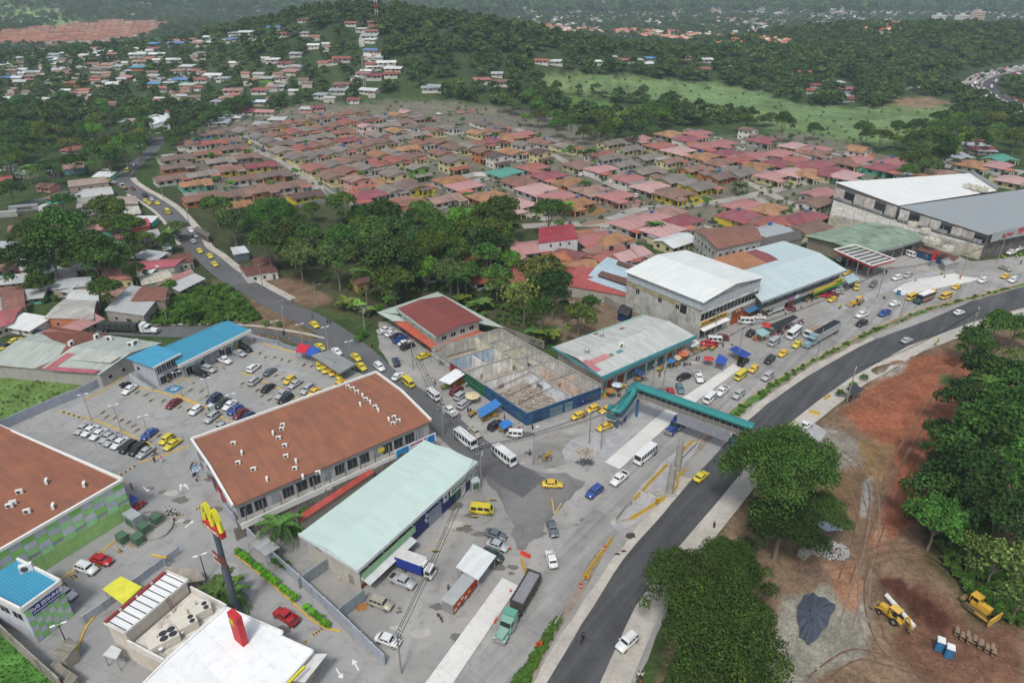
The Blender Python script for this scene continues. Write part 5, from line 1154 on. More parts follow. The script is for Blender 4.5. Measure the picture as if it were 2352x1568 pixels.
def house(kind,x,y,rz,rk,wk,label,group,z=0.0,s=(1,1,1),name="house"):
 t=thing(name,label,"house",(x,y,z),rz,group,s)
 rn,rc,rm=ROOFS[rk];rc=R.choice(rc);wc=R.choice(WALLS[wk][1]);cols=dict(roof=rc,wall=wc,trim=R.choice(['#d0cec8','#8f8d88','#5a5550']),door=R.choice(['#5a4334','#3d3f42','#7a7468','#6a2f2a']))
 obs=[]
 for nm,me,mt,ck,par in HOUSE[kind]:
  o=link(nm,me,t if par<0 else obs[par],cols.get(ck) if ck else None);obs.append(o)
  if nm in('roof',) and rm is not mt:o.material_slots[0].link='OBJECT';o.material_slots[0].material=rm
  if nm in('porch_roof','carport_roof') and R.random()<.35:o.color=col4(R.choice(['#a55a4c','#b06a58','#8d8178']))
 if kind in 'ABC':
  for q in R.sample(range(6),R.choice([0,1,1,2])):
   e=link("extension_roof",EXT[q],t,R.choice(['#8f8a84','#8a6a5a','#a86e50','#9c7468','#a5a6a4','#77665c']));e.material_slots[0].link='OBJECT';e.material_slots[0].material=R.choice([roof_old,roof_rust,roof_rust,roof_new]);link("extension_wall",EXW[q],t,wc)
  if R.random()<.22:link("water_tank",TNK,t,R.choice(['#2b5f9e','#2a2c30','#3b6a8c']))
 return t
EXT,EXW=[],[]
for x,y,sx,sy,z in((4.9,2.0,3.2,6.0,2.7),(-4.9,1.0,3.0,7.0,2.6),(0.5,6.0,7.4,3.4,2.7),(-1.5,6.2,4.6,4.0,2.5),(4.6,-3.5,3.0,4.2,2.5),(2.8,6.4,4.2,4.2,2.8)):
 EXT.append(MB().slab([(x-sx/2,y-sy/2,z),(x+sx/2,y-sy/2,z),(x+sx/2,y+sy/2,z+.35),(x-sx/2,y+sy/2,z+.35)],.12).mesh("extension_roof",roof_old));EXW.append(MB().box(x,y,0,sx-.5,sy-.5,z-.05).mesh("extension_wall",wallm))
TNK=MB().tube([(1.6,1.5,3.6),(1.6,1.5,5.0)],.6,10).mesh("water_tank",plain)
A1=rad(38);nrow=0
def conv(a,b,s):return lambda x,y:(a+s*x,b+s*y)
c7=conv(344.5,229.7,.2686);c6=conv(976.2,201,.29296);c5=conv(1378,459.4,.2197);c4_=conv(1837,344.5,.2381);c3=conv(918.8,402,.2197)
DEFK='A'
def row(cv,txt,where,kind='A',rot=A1,group="houses of the estate"):
 items=[]
 for i,it in enumerate(txt.split()):
  f=it.split(',');items.append((float(f[0]),float(f[1]),f[2] if len(f)>2 else R.choice(['ry','ry','gy','rw','gw','rg']),f[3] if len(f)>3 else kind))
 for i,(x,y,st,kd) in enumerate(items):
  u,v=cv(x,y);X_,Y_=W(u,v,3.2 if kd!='D' else 5.5);rk,wk=st[0],st[1]
  if rk in 'pcs' and R.random()<.4:rk=R.choice('orkp')
  s=R.uniform(1.32,1.6)*dict(A=1,B=.98,C=1.0,D=.9)[kd];rr=rot+R.uniform(-.04,.04)
  if kd in 'B' and abs(rot-A1)<.01:rr=A1
  house(kd,X_,Y_,rr,rk,wk,f"{WALLS[wk][0]} house, {ROOFS[rk][0]} roof, {NTH(i)} from left in {where}",group,0,(s,s*R.uniform(.9,1.02),1.15))
row(c7,"500,285,rb,B 625,275,rw 790,262 900,250 1000,232 1110,215,rY 1205,195,sy 1320,183,rY 1440,150,kw 1545,140,rw 1640,128,rp 1740,108 1830,90,ry 1920,75 2020,60 2120,48 2260,35,ry,B","the topmost estate row")
row(c7,"360,375,rw 540,360,sw,B 660,345,rw,B 930,310,gw 1080,300,ry 1235,272,sw 1345,258 1455,238,kw 1580,218,rg 1690,190,sy 1790,165,gy 1880,160,ry 2000,148,gw 2110,125,sy 2190,100,sw","the second estate row from top")
row(c7,"480,450,ry,B 700,405,ry,B 1020,352,gw 1110,372,ro,B 1285,340,gw,B 1450,308,gy,B 1640,270,ry,B 1850,235,pw,D 2010,212,gw,B 2150,190,ry,B 2320,155,rp,B","the third estate row from top")
row(c7,"220,490,rw,B 590,515,gg,B 810,480,rg,B 1130,430,gy 1310,412,ss 1410,392,ry 1530,365,ry 1665,342,cw,B 1770,325,rw 1960,298,gw 2110,262,sw 2270,228,rw".replace('ss','sw'),"the fourth estate row from top")
row(c7,"220,565,ro,B 660,590,sY,B 930,555,cY,B 1260,485,gy 1400,470,gw 1530,452,gy 1640,425,gw 1790,398,ry 1890,372,ry 1990,355,ry 2130,322,gw,B 2290,292,gy,B","the fifth estate row from top")
row(c7,"180,660,rw,B 440,630,gw,B 800,665,pw,B 1030,630,ro,B 1410,580,sy 1560,552,gw 1690,522,ry 1820,492,rw 1960,466,oy 2070,442,gw 2180,414,oy,B 2320,368,rw","the sixth estate row from top")
row(c7,"380,710,oT,B 1180,725,rw,B 930,770,ro,B 1560,645,ry 1680,605,ro 1840,572,gw 1965,552,sw 2110,512,sy 2240,484,ry","the seventh estate row from top")
row(c7,"430,830,ro,B 690,805,ry,B 1330,805,dY,B 720,900,oT,B 1770,690,cp,D 1850,815,cw,C 1965,710,oo 2085,640,gy,D 2060,765,gw 2290,590,gG,D 2240,735,rY 2060,905,sw 2200,890,rw,B","the lowest left estate row")
row(c6,"300,190,cw,B 460,280,rw 560,310,rw,B 410,355,oy 545,345,sy 650,395,oY,C 770,365,pp,C 545,420,cy 240,470,ry 345,460,gy 430,440,ry 120,510,ry 60,335,ry 190,315,gw 100,425,ro","the rows by the park road")
row(c6,"215,580,gy,D 450,510,ro,D 565,545,dw,D 680,505,ow 770,455,gw,D 905,515,dy,D 930,430,sw 1010,420,gw 1110,460,gy","the two-storey group")
row(c6,"620,665,nw,C 200,725,pw,C 310,770,pw,C 735,735,sw,C 845,625,sw,C 965,690,cw,C 1195,600,py,C 1380,640,pw,C 870,795,pw,C 1130,740,so,C 1040,850,pw,C 1290,800,pw,C 1500,850,pp,C 490,850,oo,C 150,870,kw,B 1180,905,oo,C 700,920,py,C 1600,715,pw,C 1760,775,pg,C 1950,830,pY,C","the villa blocks right of centre",'C')
row(c6,"1465,430,gy,B 1590,480,gy,B 1745,545,gg,B 1550,600,gw,B 1725,650,gg,B 1925,575,ry,B 1945,715,gy,B 2150,775,gY,B 2095,635,ro,B 2310,690,ro,B 1430,545,gw,B 1370,530,sw,B","the grey-roofed lane right of centre",'B')
row(c6,"1680,400,cw,C 1835,455,sy,C 1985,495,py,C 1910,365,pw,C 2135,360,pw,C 2065,405,cw,C 2190,460,pw,C 2170,540,cy,C 2300,590,sw,C 2320,440,pw,C","the red-roofed group below the field",'C')
kH=conv(1176,0,.875)
row(kH,"620,343,pw,D 655,368,cw,C 735,383,py,C 800,393,pw,C 700,403,pw,C 910,393,ow,D 875,423,cy,C 640,408,pw,C 600,418,sw,C 745,420,sw,C 690,428,cw,C 790,430,pw,C 640,438,cw,C 830,455,cy,C 730,452,sw,C 560,402,cw,C 870,460,pT,C 600,452,gw,B 680,462,py,C 560,448,gg,B","the red roofs beside the turquoise house",'C')
row(c4_,"150,30,pw,C 20,150,cw,C 540,95,py,C 800,170,cT,C 170,140,cw,C 320,205,cw,C 60,225,ow,C 900,115,pw,C 570,20,ow,D 1900,150,pw,C 1650,140,sw,C 1500,60,tw,B 1900,80,ny,B 1410,240,cw,C 2040,290,py,C 180,420,pg,B 150,500,rw,B 70,650,cw,C 1160,265,sw,B","the group by the supermarket",'C')
row(c5,"540,190,pw,C 330,235,pw,C 650,310,pw,C 790,420,wy,B 860,215,cw,C 690,130,cw,C 1500,55,py,C 1450,160,cY,C 1760,95,oy,C 2090,200,cw,C 1780,320,tw,C 100,410,pw,C 110,580,sw,B 290,560,pw,B 1760,240,sw,B 2180,290,cy,B","the block behind the hardware store",'C')
row(c3,"820,840,og,C 1285,770,pw,C 480,965,pw,B 2060,660,pw,C 1830,950,cw,B 2230,840,sw,B 980,1040,sw,B","the bungalows beside the grove",'C',rad(20))
z=6.6
P4=[W(1237,558,7),W(1328,547,7),W(1316,517,7),W(1237,527,7)]
t=base_thing("white_house","tall plain white house with crimson roof and three small upper windows","house",P4)
E4,rf=shell(t,P4,6.8,.8,'shed',.1,'#c9ccd0','#973640',rm=roof_red)
fr=E4[0]
for f in(.28,.52,.75):window(t,fr,fr.L*f,fr.L*f+.9,4.6,6.0)
shed([(1255,590),(1320,605),(1352,582),(1290,568)],3.4,.5,'#c3b9ac','#84504a',"dark red terrace roof in front of the tall white house","terrace_house","house",'gable',roof_rust)
shed([(1270,600),(1315,598),(1302,575),(1262,580)],3.6,.9,'#cfc6b8','#a86840',"small orange hipped bay in front of the tall white house","bay_house","house",'hip',roof_red,win=2)
shed([(565,633),(640,622),(618,606),(548,612)],3.2,.5,'#c9c9c4','#6f453c',"white roadside house with rusty brown roof on the side road","roadside_house","house",'gable',roof_rust,win=3)
shed([(587,615),(635,597),(622,585),(578,598)],3.6,.4,'#8f8c86','#75493e',"open rusty-roofed workshop behind the white roadside house","rusty_workshop","workshop",'shed',roof_rust)
shed([(536,585),(573,579),(562,566),(529,570)],3.4,.3,'#5f6a72','#c3c8cc',"small grey open garage with pale roof by the side road","garage","garage",'shed',roof_new)
shed([(683,545),(718,540),(705,530),(680,532)],2.6,.5,'#cfccc4','#b4796a',"small white cabin with pink roof by the utility pole in the grove","cabin","cabin",'gable',roof_red)
shed([(444,528),(478,545),(484,538),(452,520)],2.8,.2,'#6d6459','#6e6862',"grey lean-to roof on the roadside beside two parked pickups","lean_to","shed",'shed',roof_old)
shed([(820,655),(850,645),(845,635),(800,640)],3.4,.8,'#a08a4e','#6e4a40',"brown-roofed house hidden between the grove trees","grove_house","house",'gable',roof_old,win=2)
LEFT=[([(265,625),(400,612),(440,590),(290,602)],3.4,.8,'#c4bfb6','#a85862',roof_red,"long crimson-roofed row house below the side road"),([(395,607),(445,598),(437,578),(385,588)],3.4,.5,'#a9a49a','#6d463c',roof_rust,"rusty roof end of the row house at the road edge"),([(325,655),(400,640),(385,620),(318,635)],3.0,.4,'#7fbfae','#c3bfae',roof_rust,"turquoise shack with pale patched roof below the road"),([(385,660),(450,635),(440,618),(372,640)],3.0,.4,'#a99c8e','#b0807a',roof_rust,"pink streaked tin-roofed shack beside the turquoise one"),([(240,712),(330,725),(385,665),(300,655)],4.0,.5,'#9c9890','#a8abab',roof_new,"long grey tin-roofed barn above the back road"),([(300,690),(380,690),(388,660),(330,655)],4.8,.5,'#8a7d72','#84584a',roof_rust,"rust-brown roof strip over the grey barn"),([(100,730),(215,733),(222,690),(150,685)],3.6,.5,'#c07a5a','#b4b4ae',roof_rust,"long patched white and orange roof beside the back road"),([(150,690),(228,690),(225,665),(165,665)],3.6,.4,'#b0aca2','#c0c4c2',roof_new,"white corrugated roof behind the orange patched roof"),([(118,665),(215,655),(208,635),(122,640)],3.4,.4,'#b5a99a','#adb3b5',roof_new,"pale grey tin-roofed house in the left grove"),([(125,642),(178,632),(172,612),(128,618)],3.2,.4,'#b5a99a','#a39a94',roof_rust,"half rusty half grey roofed house behind the pale tin roof"),([(5,715),(58,705),(55,655),(0,660)],3.2,.5,'#c9bfa0','#8e6456',roof_rust,"rust-streaked house with white porch roof at left edge"),([(-20,760),(30,740),(52,705),(-20,715)],3.2,.5,'#c9c4ba','#a3585a',roof_red,"red-roofed house cut by the left picture edge"),([(230,645),(305,640),(298,610),(240,618)],3.4,.9,'#c9b98e','#b27872',roof_red,"faded pink hipped house in the left grove"),([(47,600),(118,588),(112,570),(50,578)],3.2,.5,'#c5bdb2','#b4bcc0',roof_new,"pale blue-grey long roof in the left grove"),([(45,622),(92,615),(90,602),(42,608)],3.0,.4,'#c9a79c','#b9b2ac',roof_rust,"small white rusty roof at the far left grove"),([(70,540),(135,525),(128,510),(62,520)],3.4,.8,'#c5c0b4','#7f4a42',roof_rust,"cream house with dark rusty roof near the freight containers"),([(157,430),(250,418),(242,405),(155,415)],3.2,.5,'#a8958a','#a8988c',roof_rust,"long rust-striped roof at the road fork"),([(185,455),(262,445),(255,428),(190,435)],3.4,.5,'#c08a78','#b5b5b2',roof_new,"white roofed pink house under the rust-striped roof"),([(230,470),(318,468),(312,450),(240,452)],3.0,.4,'#9a958c','#a99a8e',roof_rust,"patched long shack roof beside the bend"),([(175,478),(225,470),(222,450),(178,455)],4.4,.3,'#a5a29c','#9a9894',roof_old,"grey block two-storey shell left of the bend"),([(275,497),(325,490),(318,472),(270,478)],3.2,.5,'#8f8a80','#c0bdb0',roof_rust,"cream tin-roofed shack at the road bend"),([(290,530),(345,518),(338,500),(284,508)],3.4,.5,'#c0705a','#b4455a',roof_red,"bright pink-roofed orange shop on the road bend"),([(318,560),(372,545),(362,525),(312,535)],3.0,.4,'#9c968c','#b9b7b4',roof_rust,"streaked white tin roof below the pink-roofed shop"),([(145,390),(195,385),(190,370),(143,375)],3.2,.5,'#5f9294','#9a7a6c',roof_rust,"teal workshop with rusty roof by the road fork"),([(108,400),(138,395),(135,384),(108,388)],2.8,.3,'#5a5f62','#a5a8a8',roof_new,"small dark shed left of the teal workshop"),([(0,420),(30,415),(28,400),(0,405)],3.0,.6,'#a9a49a','#a85a58',roof_red,"pink-roofed house at left edge near the fork"),([(265,550),(290,545),(285,535),(262,538)],3.0,.4,'#b5b0a8','#8f5a58',roof_red,"little pink-grey hut in the middle of the left grove"),([(375,575),(395,570),(388,558),(370,560)],2.6,.3,'#c9c9c4','#b9c4c9',roof_new,"tiny white hut by the road retaining wall")]
for px,zz,rise,wc,rc,rm,lb in LEFT:shed(px,zz,rise,wc,rc,lb,"tin_roofed_house","house",'gable',rm,win=3,grp="tin-roofed houses on the left")
for i,(u,v) in enumerate(sorted([(30,640),(62,675),(150,655),(200,610),(272,668),(335,612),(60,520),(100,548),(152,540),(30,562),(10,612),(232,520),(272,522),(332,503),(205,442),(130,450),(60,395),(20,378),(420,648),(62,738),(20,690),(185,742),(250,560),(345,585),(100,620),(395,640),(240,400),(110,425)])):
 x,y=W(u,v,2.8);rk=R.choice('ktwkpt');house(R.choice('ST'),x,y,R.choice([0,.3,-.3,1.2]),rk,R.choice('wgwpT'),f"low shack with {ROOFS[rk][0]} roof among the left trees, {NTH(i)} from the left","shacks among the left trees",0,(R.uniform(.8,1.2),R.uniform(.8,1.1),1),"shack")
ch=conv(0,0,.25);cg=conv(516.8,0,.2686);cf=conv(1091,0,.2686);ce=conv(1665,0,.292)
HILL=[(ch,"60,535,bw 180,525,tw 220,570,kw 210,630,ww 300,655,tw 120,640,kw 300,690,kp 90,700,bG 220,740,tg 60,950,wg 330,445,og 210,480,cw 130,490,sw 510,495,tw 560,540,ww 600,480,wy 540,580,ww 540,660,rg 580,650,rw 490,520,tb 690,750,oo 750,820,kw 680,840,kw 770,500,ww 900,445,pw 980,470,ww 840,580,rw 910,630,gw 1090,600,tw 1270,490,ww 1450,490,wy 1270,610,bo 1240,375,ww 1400,395,bb 1420,440,cb 1620,390,bb 1650,365,sw 1160,700,po 940,700,kw 1050,760,ww 1300,560,kw 1410,690,tw 1640,640,kw 1720,600,ww 1790,640,sw 1850,480,gw 1830,510,bw 1640,540,tg 1420,760,bp 1560,750,tG 1680,720,bT 1730,770,ty 1530,800,pw 1840,790,sw 1970,680,ww 1860,720,sw 2050,710,tw 1860,390,pw 1950,380,wG 1930,335,ww 2130,350,bw 2090,360,tw 2150,820,kw 2100,890,kp 2020,920,tw 840,900,pw 890,925,sy 990,960,ry 760,990,kw 2130,1060,ww 2010,1110,tw 2250,1000,cg 680,1360,sw 860,1350,pw 1260,1110,py 1190,1100,tw 1270,1270,tb 2260,290,ww 2300,320,tw 2150,295,tw","the left hillside settlement"),(cg,"195,265,ww 300,340,tw 240,290,tw 420,230,bw 670,160,sw 760,380,ww 690,275,tw 500,280,sw 610,450,tw 410,500,ww 1000,490,sw 930,515,sw 520,530,cw 600,560,tw 560,600,py 490,660,kw 360,660,tG 450,730,tw 300,760,sw 100,760,kw 320,860,by 190,940,cw 350,945,pw 700,920,tp 790,910,cp 1100,840,cw 60,990,ww 450,1010,tw 300,1050,tw 980,725,cw 970,760,tw 1000,710,kw 820,800,tw 1090,190,sw 1280,180,pp 1240,300,tw 1250,330,ww 1250,420,bw 1170,240,tw 1260,260,sw 1290,430,sw 1290,480,ww 1290,500,tw 1380,525,ww 1250,540,sy 1270,560,ww 1180,620,pw 1280,635,cw 1420,620,sw 1440,575,ww 1240,760,ww 1800,730,tw 1750,740,tw","the slope below the mast"),(cf,"570,510,sw 690,515,ww 1040,520,ww 1165,480,ty 1270,505,sg 1380,505,tw 1510,490,bg 1480,535,wg 1650,480,sg 1800,480,pg 1970,500,ww 2150,530,kw 1950,580,sw 190,620,tw 60,670,pw 220,690,kw","the ridge behind the green field"),(ce,"625,560,sp 710,660,cw 680,700,sw 880,640,tb 930,690,sw 960,745,tw 960,765,cw 1810,1100,cw 1960,1090,cg 1960,1130,tg 1850,1150,tw 2050,1170,tg 2000,1160,cw","the right-hand wooded slope")]
for cv,txt,where in HILL:
 its=sorted([f.split(',') for f in txt.split()],key=lambda f:float(f[0]))
 for i,(x,y,st) in enumerate(its):
  u,v=cv(float(x),float(y));p=WT(u,v,3.0);rk,wk=st[0],st[1]
  if p[1]>1150 or v>500:p=(*W(u,v,3),0) if v>300 else p
  if p[1]>1150:continue
  k_=R.choice('SST');s=R.uniform(1.05,1.6)
  house(k_,p[0],p[1],R.choice([0,0,.2,-.3,A1-.8])+R.uniform(-.1,.1),rk,wk,f"{WALLS[wk][0]} house, {ROOFS[rk][0]} roof, {NTH(i)} from left on {where}","hillside houses",hz(p[0],p[1]),(s,s,1.0),"hillside_house")
z=6.0
P4=[W(365,280,6)]
t=base_thing("chapel","white chapel with brown-capped bell tower at the end of the side road","chapel",P4)
P4=[W(352,287,6),W(390,283,6),W(380,266,6),W(336,269,6)]
E4,rf=shell(t,P4,6.2,1.2,'gable',.3,'#d3d6dc','#d9dcdc',rm=roof_new,axis=1)
for f in(.2,.5,.8):window(t,E4[0],E4[0].L*f,E4[0].L*f+1.0,3.2,4.6)
door(t,E4[0],E4[0].L*.55,E4[0].L*.55+2,2.6)
p=W(386,268,6);kid(MB().box(p[0],p[1],0,3,3,9),'tower',wallm,t,'#d3d6dc');kid(MB().box(p[0],p[1],9,3.6,3.6,2,0,.1),'spire',roof_old,t,'#7d5648')
FARP=[]
def far_town(name,label,pts,size,cols,wallc,roofc_mat):
 FARP.extend((p[0],p[1]) for p,_ in pts)
 w=MB();r=MB()
 for(x,y,z),rz in pts:
  s=size*R.uniform(.8,1.2);c,d=math.cos(rz),math.sin(rz);h=size*.32
  T=lambda a,b:(x+a*c-b*d,y+a*d+b*c)
  w.prism([T(-s/2,-s*.4),T(s/2,-s*.4),T(s/2,s*.4),T(-s/2,s*.4)],z-3,z+h,False)
  A,B,D,E_=T(-s*.56,-s*.46),T(s*.56,-s*.46),T(s*.56,s*.46),T(-s*.56,s*.46);M1,M2=T(s*.56,0),T(-s*.56,0);zt=z+h;zr=zt+size*.14;n=len(r.v)
  r.quad((*A,zt),(*B,zt),(*M1,zr),(*M2,zr)).quad((*M2,zr),(*M1,zr),(*D,zt),(*E_,zt))
  cc=col4(R.choice(cols));r.c+=[cc]*(len(r.v)-n)
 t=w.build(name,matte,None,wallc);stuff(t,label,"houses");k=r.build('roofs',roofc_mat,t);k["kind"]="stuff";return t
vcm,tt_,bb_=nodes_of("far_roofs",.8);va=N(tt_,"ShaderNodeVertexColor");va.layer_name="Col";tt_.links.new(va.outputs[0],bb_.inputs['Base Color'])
pts=[];TOWN=[(-20,95),(420,85),(600,125),(700,85),(860,60),(880,235),(560,240),(400,265),(240,235),(-20,245)]
for i in range(230):
 u,v=R.uniform(0,880),R.uniform(75,240)
 if in_poly(np.array([u]),np.array([v]),TOWN)[0]<0:continue
 p=WT(u,v,2.0)
 if 520<p[1]<1150 and(u<460 or R.random()<.3):pts.append(((p[0],p[1],hz(p[0],p[1])),R.choice([0,.15,-.2,1.5])))
far_town("crowded_hill_houses","crowd of small tin-roofed houses packed between the hillside trees",pts,8.5,['#b9bab8','#a5a8a8','#8a6a5c','#a06a5c','#c6c8c6','#7d6a60','#9a8074'],'#bdb8ae',vcm)
HTOWN=[(p[0],p[1]) for p,_ in pts]
pts=[]
for r_ in range(11):
 for k_ in range(46):
  u=2+k_*8.6+R.uniform(-.6,.6)+r_*2.0;v=103-r_*4.9-k_*.33+(k_%2)*.3
  if in_poly(np.array([u]),np.array([v]),[(0,74),(260,48),(400,52),(330,84),(250,92),(190,104),(60,106),(0,104)])[0]>0 and(k_%9)!=4:p=WT(u,v);pts.append((p,.35+R.uniform(-.05,.05)))
far_town("distant_terracotta_estate","far terracotta-roofed housing estate in dense rows at upper left",pts,10.5,['#a8674f','#9c5c48','#b07258','#925644'],'#c9bfb0',vcm)
pts=[]
for poly,n in(([(1240,60),(1500,72),(1810,100),(1800,116),(1560,100),(1400,82),(1240,76)],210),([(1680,82),(1800,86),(1800,112),(1680,112)],60),([(1950,60),(2080,52),(2080,78),(1990,76)],160)):
 us=[p[0] for p in poly];vs=[p[1] for p in poly]
 while n:
  u,v=R.uniform(min(us),max(us)),R.uniform(min(vs),max(vs))
  if in_poly(np.array([u]),np.array([v]),poly)[0]>0:pts.append((WT(u,v),R.choice([.2,.25,1.7])));n-=1
far_town("distant_terracotta_villas","far terracotta-roofed villas scattered across the valley",pts,13,['#b0654e','#a65a45','#b87258','#b98068','#cfc8bc'],'#d3cabb',vcm)
pts=[]
for i in range(8500):
 y=R.uniform(1500,5800);x=R.uniform(-.72,.80)*y
 if x<-.25*y and y<4500 and R.random()<.93:continue
 if vnoise(np.array([x]),np.array([y]),420,11)[0]+(.25 if x>0 else-.1)*1+(.1 if y>2200 else 0)<.5:continue
 pts.append(((x,y,hz(x,y)),R.uniform(0,3)))
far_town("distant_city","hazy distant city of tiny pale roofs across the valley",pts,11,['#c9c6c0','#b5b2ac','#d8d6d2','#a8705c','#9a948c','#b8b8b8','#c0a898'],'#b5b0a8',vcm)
for k_,(u,v,h) in enumerate([(2148,72,30),(2201,72,30),(2236,70,36)]):
 p=W3(u,v);t=thing("apartment_tower",f"pale distant apartment tower, {ORD[k_]} of three from the left","tower",p,.3,"three distant apartment towers")
 w_=22;MB().box(0,0,-4,w_,16,h+4).box(-4,-3,h,7,7,4).build('wall',matte,t,'#d6d5d0' if k_<2 else '#cdb9a8')
 for fl in range(8):
  for cx in range(5):MB().box(-w_/2+(cx+.5)*w_/5,-8.02,2+fl*h/8.6,2.4,.2,1.7).build('window',glass,t)
# vegetation
m,t,b=nodes_of("leaf",.75,0,.2)
va=N(t,"ShaderNodeVertexColor");va.layer_name="Col";oi=N(t,"ShaderNodeObjectInfo")
rv=N(t,"ShaderNodeMapRange");rv.inputs[3].default_value=.4;rv.inputs[4].default_value=.86;t.links.new(oi.outputs['Random'],rv.inputs[0])
lc=mixc(t,1.0,va.outputs[0],oi.outputs['Color'],'MULTIPLY')
hsn=N(t,"ShaderNodeHueSaturation");hsn.inputs['Saturation'].default_value=1.02;t.links.new(lc,hsn.inputs['Color']);t.links.new(rv.outputs[0],hsn.inputs['Value'])
t.links.new(hsn.outputs[0],b.inputs['Base Color'])
tr=N(t,"ShaderNodeBsdfTranslucent");t.links.new(hsn.outputs[0],tr.inputs[0]);mx=N(t,"ShaderNodeMixShader");mx.inputs[0].default_value=.16
t.links.new(b.outputs[0],mx.inputs[1]);t.links.new(tr.outputs[0],mx.inputs[2]);t.links.new(mx.outputs[0],t.nodes["Material Output"].inputs[0])
leafm=m
barkm=m_flat("bark",'#7d7468',.9,var=.35,scale=2.0)
def leaf_mesh(name,P_,Nrm,S_,colr):
 n=len(P_);rnd=np.random.RandomState(n)
 up=rnd.normal(size=(n,3));Tn=np.cross(Nrm,up);Tn/=np.linalg.norm(Tn,axis=1)[:,None]+1e-9;B_=np.cross(Nrm,Tn)
 s=S_[:,None];asp=rnd.uniform(.6,1.0,(n,1))
 V_=np.stack([P_-Tn*s*.5,P_+B_*s*.5*asp-Nrm*s*.12,P_+Tn*s*.5,P_-B_*s*.5*asp-Nrm*s*.12],1).reshape(-1,3)
 me=bpy.data.meshes.new(name);me.vertices.add(4*n);me.vertices.foreach_set("co",V_.astype(np.float32).ravel())
 me.loops.add(4*n);me.loops.foreach_set("vertex_index",np.arange(4*n,dtype=np.int32));me.polygons.add(n)
 me.polygons.foreach_set("loop_start",np.arange(0,4*n,4,dtype=np.int32));me.polygons.foreach_set("loop_total",np.full(n,4,np.int32))
 ca=me.color_attributes.new("Col",'FLOAT_COLOR','POINT');ca.data.foreach_set("color",np.repeat(np.concatenate([colr,np.ones((n,1))],1),4,0).astype(np.float32).ravel())
 me.materials.append(leafm);me.update();return me
def crown(seed,r,hh,nl,n,ls,flat=.0,gap=.0,bc='#5f7d42',lr_=(.24,.40),low=.25):
 g=np.random.RandomState(seed);lob=[]
 for i in range(nl):
  a=2.399*i+g.uniform(-.4,.4);q=math.sqrt((i+.5)/nl)*(1+.2*math.sin(3*a+seed)+.14*math.sin(5*a+2*seed))/1.15;q=min(q,1.08);zz=max(0,1-q*q)**.5*(1-flat)+flat*.4
  k=g.uniform(.62,.92);lob.append((r*q*k*math.cos(a),r*q*k*math.sin(a),hh*(zz*g.uniform(.75,1.05)-low),r*g.uniform(*lr_)))
 P_,N_,C_=[],[],[];tot=sum(l[3]**2 for l in lob);base=np.array(C(bc))
 for x,y,z,lr in lob:
  if g.rand()<gap:continue
  k=int(n*lr*lr/tot);d=g.normal(size=(k,3));d[:,2]=np.where(d[:,2]<-.25,-d[:,2],d[:,2]);d/=np.linalg.norm(d,axis=1)[:,None]
  rr=lr*(g.uniform(.55,1.08,(k,1)));p=np.array([x,y,z])+d*rr*np.array([1,1,min(1,hh/r*1.25)]);P_.append(p)
  nn=d*.8+g.normal(size=(k,3))*.55;nn[:,2]+=.35;N_.append(nn/np.linalg.norm(nn,axis=1)[:,None])
  tint=g.uniform(.7,1.3)*g.uniform(.55,1.45,(k,1));hue=np.stack([g.uniform(.85,1.2,k),np.ones(k),g.uniform(.75,1.15,k)],1)*np.array([g.uniform(.9,1.12),1,g.uniform(.9,1.05)]);C_.append(base*tint*hue)
 P_,N_,C_=np.concatenate(P_),np.concatenate(N_),np.concatenate(C_)
 return leaf_mesh("crown",P_,N_,ls*g.uniform(.6,1.25,len(P_)),C_),lob
def trunk_mesh(lob,h,r0,nb=6):
 mb=MB();mb.tube([(0,0,-.5),(.1,0,h*.3),(0,.1,h*.55)],[r0,r0*.75,r0*.6],7)
 for x,y,z,lr in lob[:nb]:mb.tube([(0,.05,h*.5),(x*.4,y*.4,h*.62+z*.3),(x*.9,y*.9,h+z*.8)],[r0*.5,r0*.32,r0*.1],5)
 return mb.mesh("trunk",barkm)
TR={}
def tmpl(key,seed,r,hh,h,nl,n,ls,r0,**kw):
 cm,lob=crown(seed,r,hh,nl,n,ls,**kw);TR[key]=(cm,trunk_mesh(lob,h,r0),r,h)
tmpl('big1',1,13,9.5,13,110,36000,.48,.7,lr_=(.14,.24),low=.5);tmpl('big2',2,12,9,12,95,30000,.48,.65,gap=.06,bc='#5c7340',lr_=(.14,.24),low=.5);tmpl('dome',3,16,13,8.5,140,19000,.75,.8,bc='#527c3a',lr_=(.12,.19),low=.62)
tmpl('a',4,6,4.5,6.5,16,3230,.66,.3);tmpl('b',5,6,5.5,7,18,3420,.66,.3,bc='#587842');tmpl('c',6,6,3.2,6.5,13,2280,.66,.28,gap=.12,bc='#66784a');tmpl('d',7,5.5,6.5,8,15,2850,.66,.3,bc='#4f6f38');tmpl('e',8,6,4,6,20,3610,.66,.3,bc='#628a42')
tmpl('o',9,6,4,7,14,520,.7,.22,gap=.2,bc='#7a9056');tmpl('s',10,2.0,1.7,1.4,8,360,.5,.1,bc='#5f853c')
tmpl('f1',11,6,5,6.5,11,330,1.75,.3);tmpl('f2',12,6,4,6,12,330,1.75,.3,bc='#5a7540');tmpl('f3',13,5.5,6,7,10,300,1.8,.3,bc='#50703a')
